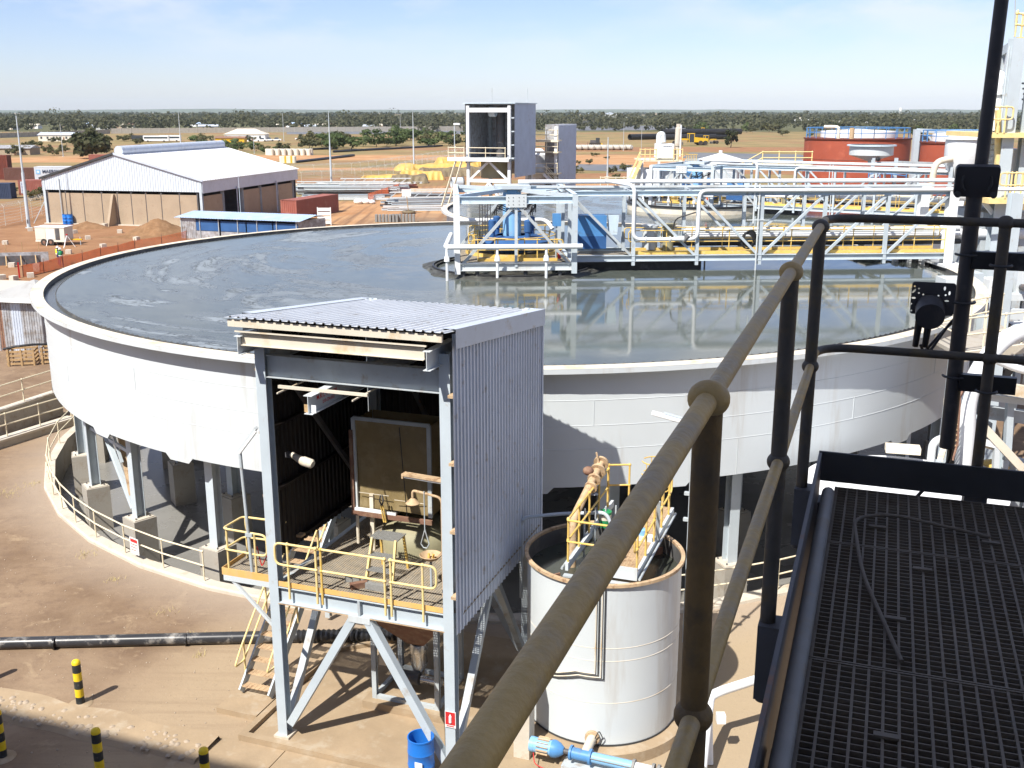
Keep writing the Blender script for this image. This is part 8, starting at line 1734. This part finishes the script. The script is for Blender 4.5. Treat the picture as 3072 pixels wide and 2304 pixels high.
for k in range(4): MB().cyl((0.5 + 0.3 * k, 0.4, zt - 6.0), (0.5 + 0.3 * k, 0.4, zt - 3.6), 0.05, 6).build('small_pipe', M['darksteel'], sc_)
MB().beam((0.4, 0.2, zt - 5.6), (3.5, 0.5, zt - 3.9), 0.1, 0.3).build('stair_flight', M['black'], sc_)
cl_ = T('cable_ladder', 'bent galvanised cable ladder standing beside the white flat tank', 'cable ladder', (*GY(2832, 1380, 30)[:2], 0)); o_ = cl_.location
pth = [GY(2815, 1380, 29) - o_, GY(2828, 1340, 30) - o_, GY(2836, 1195, 30) - o_, GY(2852, 1165, 30.3) - o_, GY(2890, 1150, 31) - o_]
for s_ in (0, 1):
    for k in range(4): MB().beam(pth[k] + Vector((0.05 + 0.42 * s_, 0.1 * s_, 0)), pth[k + 1] + Vector((0.05 + 0.42 * s_, 0.1 * s_, 0)), 0.16 if s_ == 0 else 0.05, 0.10).build('side_channel', M['flange'] if s_ == 0 else M['rusty'], cl_)
for q in range(10): p = pth[1].lerp(pth[2], q / 9); MB().beam(p + Vector((0.1, 0, 0)), p + Vector((0.45, 0.1, 0)), 0.05, 0.04).build('rung', M['tan_girt'], cl_)
MB().beam((pth[0].x, pth[0].y, 0), pth[0], 0.12, 0.12).build('support', M['steel_dirty'], cl_)
# flat white tank behind the walkway corner
ft = T('flat_white_tank', 'flat-topped white tank just beyond the walkway toe board', 'tank', (11.2, 28.3, 0))
MB().lathe([(2.7, 0), (2.7, 4.08)], 64).build('wall', M['white'], ft, True); MB().lathe([(2.78, 4.04), (2.78, 4.12), (0.02, 4.26)], 64).build('roof', M['roof_white'], ft, True)
MB().tube(bend([(-2.2, -0.6, 4.15), (-2.2, -0.6, 4.55), (-1.75, -1.2, 4.55), (-1.75, -1.2, 4.15)], 0.2), 0.09, 10).build('vent_pipe', M['white'], ft, True)
MB().tube(bend([(1.5, 1.9, 4.1), (1.5, 1.9, 4.85), (1.95, 1.9, 5.0)], 0.3), 0.12, 12).build('vent_pipe', M['tank'], ft, True)
MB().cbox((0.75, 2.25, 4.5), 1.0, 0.45, 0.2, -0.25).build('lamp_box', M['flange'], ft)
# lower-right steelwork
lr = T('lower_steelwork', 'mixed beams, braces and pipes below the walkway at the right edge', 'steelwork', (*GY(3000, 1350, 31)[:2], 0)); o_ = lr.location
def Q3(u, v, dy=0.0): return GY(u, v, 31 + dy) - o_
for nm, p, q, w_, h_, m_ in (('beam', Q3(2960, 1155), Q3(3160, 1190), 0.3, 0.35, 'flange'), ('beam', Q3(2960, 1190, .3), Q3(3160, 1215, .3), 0.2, 0.2, 'tank'), ('beam', Q3(2955, 1235, 1), Q3(3160, 1262, 1), 0.3, 0.4, 'steel_dirty'), ('brace', Q3(2940, 1270), Q3(3080, 1420), 0.2, 0.25, 'flange'), ('beam', Q3(2890, 1310), Q3(3010, 1340), 0.12, 0.2, 'white'), ('beam', Q3(2890, 1322, .1), Q3(3000, 1350, .1), 0.06, 0.1, 'cream'), ('beam', Q3(2990, 1330), Q3(2985, 1420), 0.16, 0.16, 'tank'), ('beam', Q3(3030, 1200, .5), Q3(3020, 1380, .5), 0.2, 0.2, 'steel')):
    MB().beam(p, q, w_, h_).build(nm, M[m_], lr)
for u_ in (2960, 3040, 3120): p = Q3(u_, 1160, 1); MB().ibeam((p.x, p.y, 0), p, 0.22, 0.22, 0.016, up=(0, 1, 0)).build('column', M['steel'], lr)
MB().box(Q3(2985, 1260).x, Q3(3035, 1260).x, 1.2, 2.2, Q3(3000, 1330, 1.2).z, Q3(3000, 1270, 1.2).z).build('window_box', M['steel'], lr); MB().tube(bend([Q3(2960, 1070), Q3(3000, 1085), Q3(3060, 1110), Q3(3160, 1120)], 0.5), 0.12, 10).build('pipe', M['white'], lr, True)
mb = MB()
for k in range(6): mb.box(Q3(2965, 1300).x + 0.15 * k, Q3(2965, 1300).x + 0.15 * k + 0.1, 0.6, 1.2, 0.2, 1.2)
for k, (u_, v_) in enumerate(((2990, 1390), (3040, 1380), (2965, 1400))): p = Q3(u_, v_, 2); MB().lathe([(0.45, 0), (0.45, max(p.z, 0.8)), (0.02, max(p.z, 0.8) + 0.1)], 16, (p.x, p.y, 0)).build('vessel', M[('yellow', 'steel_dirty', 'white')[k]], lr, True)
sbx = T('motor_skid', 'cluster of white pump boxes at the rim right of the bridge landing', 'machine', (*GY(2930, 800, 47)[:2], 0)); z_ = GY(2930, 790, 47).z
MB().box(-1.8, 2.5, -0.6, 1.2, z_ - 1.6, z_ - 1.3).build('deck', M['tank'], sbx)
for k, (x, w_, h_, m_) in enumerate(((-1.5, 0.8, 0.7, 'white'), (-0.4, 0.6, 0.9, 'steel'), (0.5, 1.0, 0.6, 'white'), (1.7, 0.7, 1.0, 'tank'))): MB().box(x, x + w_, -0.4, 0.6, z_ - 1.3, z_ - 1.3 + h_).build('casing', M[m_], sbx); MB().cyl((x + 0.2, -0.5, z_ - 1.0), (x + 0.2, -0.9, z_ - 1.0), 0.15, 10).build('motor', M['darksteel'], sbx, True)
for x in (-1.6, 2.3): MB().ibeam((x, 0, 0), (x, 0, z_ - 1.6), 0.2, 0.2, 0.016, up=(0, 1, 0)).build('leg', M['steel'], sbx)
# black hoses on the thickener rim by the landing
hb = T('rim_hoses', 'black hoses and rubble lying on the rim below the bridge landing', 'hose', C1 + Vector((18.4, 3.2, RIM_Z)))
for k in range(5): MB().tube([(-1.8 + 0.1 * k, 2.2 - 0.3 * k, 0.05), (-0.6, 1.0 - 0.1 * k, 0.12 + 0.05 * k), (0.4, 0.2, 0.1), (1.5, -1.6 - 0.1 * k, 0.1)], 0.07, 8).build('hose', M['black'], hb, True)
for k in range(6): MB().box(0.2 + 0.22 * k, 0.32 + 0.22 * k, -1.3 - 0.25 * k, -0.7 - 0.25 * k, -0.35, 0.12).build('rubber_block', M['black' if k % 2 else 'white'], hb)
# ------------------------------------------------------------------ left edge: walls, rails, huts
def low_wall(uv0, uv1, h, th, lab, rail=True, ext=0.8):
    a, b = G(*uv0, h), G(*uv1, h); d = (b - a); a = a - d * ext; t = T('retaining_wall', lab, 'wall', (a.x, a.y, 0)); d = b - a
    MB().beam((0, 0, h / 2), (d.x, d.y, h / 2), th, h).build('wall', M['concrete'], t); MB().beam((0, 0, h + 0.05), (d.x, d.y, h + 0.05), th + 0.08, 0.1).build('coping', M['concrete_pale'], t)
    if rail:
        n_ = max(2, int(d.length / 1.75)); rail_run(t, [(d.x * k / n_, d.y * k / n_, h + 0.1) for k in range(n_ + 1)], M['cream'], 1.05, 0.03)
    return t
low_wall((0, 1233), (175, 1175), 1.15, 0.35, 'grey retaining wall with cream rail behind the left curve of the tank'); low_wall((0, 1322), (215, 1255), 0.3, 0.5, 'low pale kerb with cream rail nearer than the grey retaining wall')
# huts
hp_ = GY(60, 1040, 62); h1 = T('site_hut', 'tall hut of weathered metal sheets tucked behind the left rim', 'hut', (hp_.x, hp_.y, 0), R(-12))
p_l = G(8, 1052); hw, hh_ = 3.6, 3.4
h1.location = G(60, 1055)
mb = MB(); pan = [('zinc_old', 0.0, 0.55), ('rusty', 0.55, 0.85), ('zinc_old', 0.85, 1.5), ('zinc_wall', 1.5, 2.2), ('zinc_old', 2.2, 2.9), ('zinc_old', 2.9, 3.6)]
for m_, xa, xb in pan: MB().sheet((-1.8 + xa, 0, 0), (1, 0, 0), (0, 0, 1), (0, -1, 0), xb - xa, hh_, 0.18, 0.03).build('wall_sheet', M[m_], h1)
MB().box(-1.78, 1.78, 0.05, 3.2, 0, hh_).build('walls', M['zinc_old'], h1); MB().add([(-2.1, -0.4, hh_), (2.1, -0.4, hh_), (2.1, 3.6, hh_), (-2.1, 3.6, hh_), (0.4, 1.6, hh_ + 0.9)], [(0, 1, 4), (1, 2, 4), (2, 3, 4), (3, 0, 4)]).build('roof', M['grey_roof'], h1); MB().box(-2.1, 2.1, -0.45, -0.40, hh_ - 0.22, hh_ + 0.02).build('fascia', M['hat'], h1)
h2 = T('site_hut', 'low hut with pale sheet roof at the left edge behind the weathered hut', 'hut', G(30, 925)); o_ = h2.location
q_ = [p - o_ for p in (G(-130, 884, 2.7), G(37, 888, 2.7), G(95, 843, 3.3), G(-60, 838, 3.3))]
MB().add(q_ + [p - Vector((0, 0, 0.15)) for p in q_], [(0, 1, 2, 3), (7, 6, 5, 4), (0, 4, 5, 1), (1, 5, 6, 2), (2, 6, 7, 3), (3, 7, 4, 0)]).build('roof', M['cream_roof'], h2)
q_ = [p * 0.96 for p in q_]; MB().poly([(p.x, p.y) for p in q_], 0, 2.55).build('walls', M['hat'], h2)
rc = T('red_bin', 'red metal bin at the left edge before the hut', 'bin', G(-10, 1045), 0.1); MB().box(-1.1, 1.1, 0, 1.2, 0.2, 1.5).build('body', M['red_bright'], rc); MB().box(-1.15, 1.15, -0.05, 1.25, 1.5, 1.58).build('lid', M['red_dark'], rc)
# timber pallets
pc = T('pallet_crate', 'yellow timber pallet crate with black hose on top beside the left rim', 'crate', G(64, 1098), R(12))
for k in range(4):
    for y in (0.0, 1.1): MB().box(-0.75, 0.75, y, y + 0.04, 0.08 + 0.24 * k, 0.2 + 0.24 * k).build('slat', M['wood'], pc)
    for x in (-0.77, 0.75): MB().box(x, x + 0.03, 0.05, 1.1, 0.08 + 0.24 * k, 0.2 + 0.24 * k).build('slat', M['wood'], pc)
for x in (-0.72, 0.0, 0.68):
    for y in (-0.04, 1.14): MB().box(x, x + 0.1, y, y + 0.045, 0.0, 1.0).build('batten', M['wood'], pc)
pc2 = copy_tree(pc, G(64, 1098) + Vector((1.75, 0.55, 0)), R(14), 'second timber pallet crate touching the first beside the left rim')
MB().tube([(-1.0, 0.5, 0.95), (-0.3, 0.4, 1.1), (0.6, 0.5, 1.15), (1.6, 0.7, 1.1), (2.4, 0.9, 0.9)], 0.07, 8).build('hose', M['black'], pc, True)
# ------------------------------------------------------------------ air: pale haze that fades the far trees and hills
if True:
    hm = bpy.data.materials.new('haze_air'); hm.use_nodes = True; n = hm.node_tree.nodes; l = hm.node_tree.links; n.clear()
    ou = n.new('ShaderNodeOutputMaterial'); pv = n.new('ShaderNodeVolumePrincipled'); pv.inputs['Color'].default_value = (0.74, 0.87, 1.0, 1); pv.inputs['Density'].default_value = HAZE; pv.inputs['Anisotropy'].default_value = -0.12
    l.new(pv.outputs[0], ou.inputs['Volume'])
    tag(MB().box(-14700, 14700, -14700, 14700, -6, 160).build('haze', hm), kind='stuff')
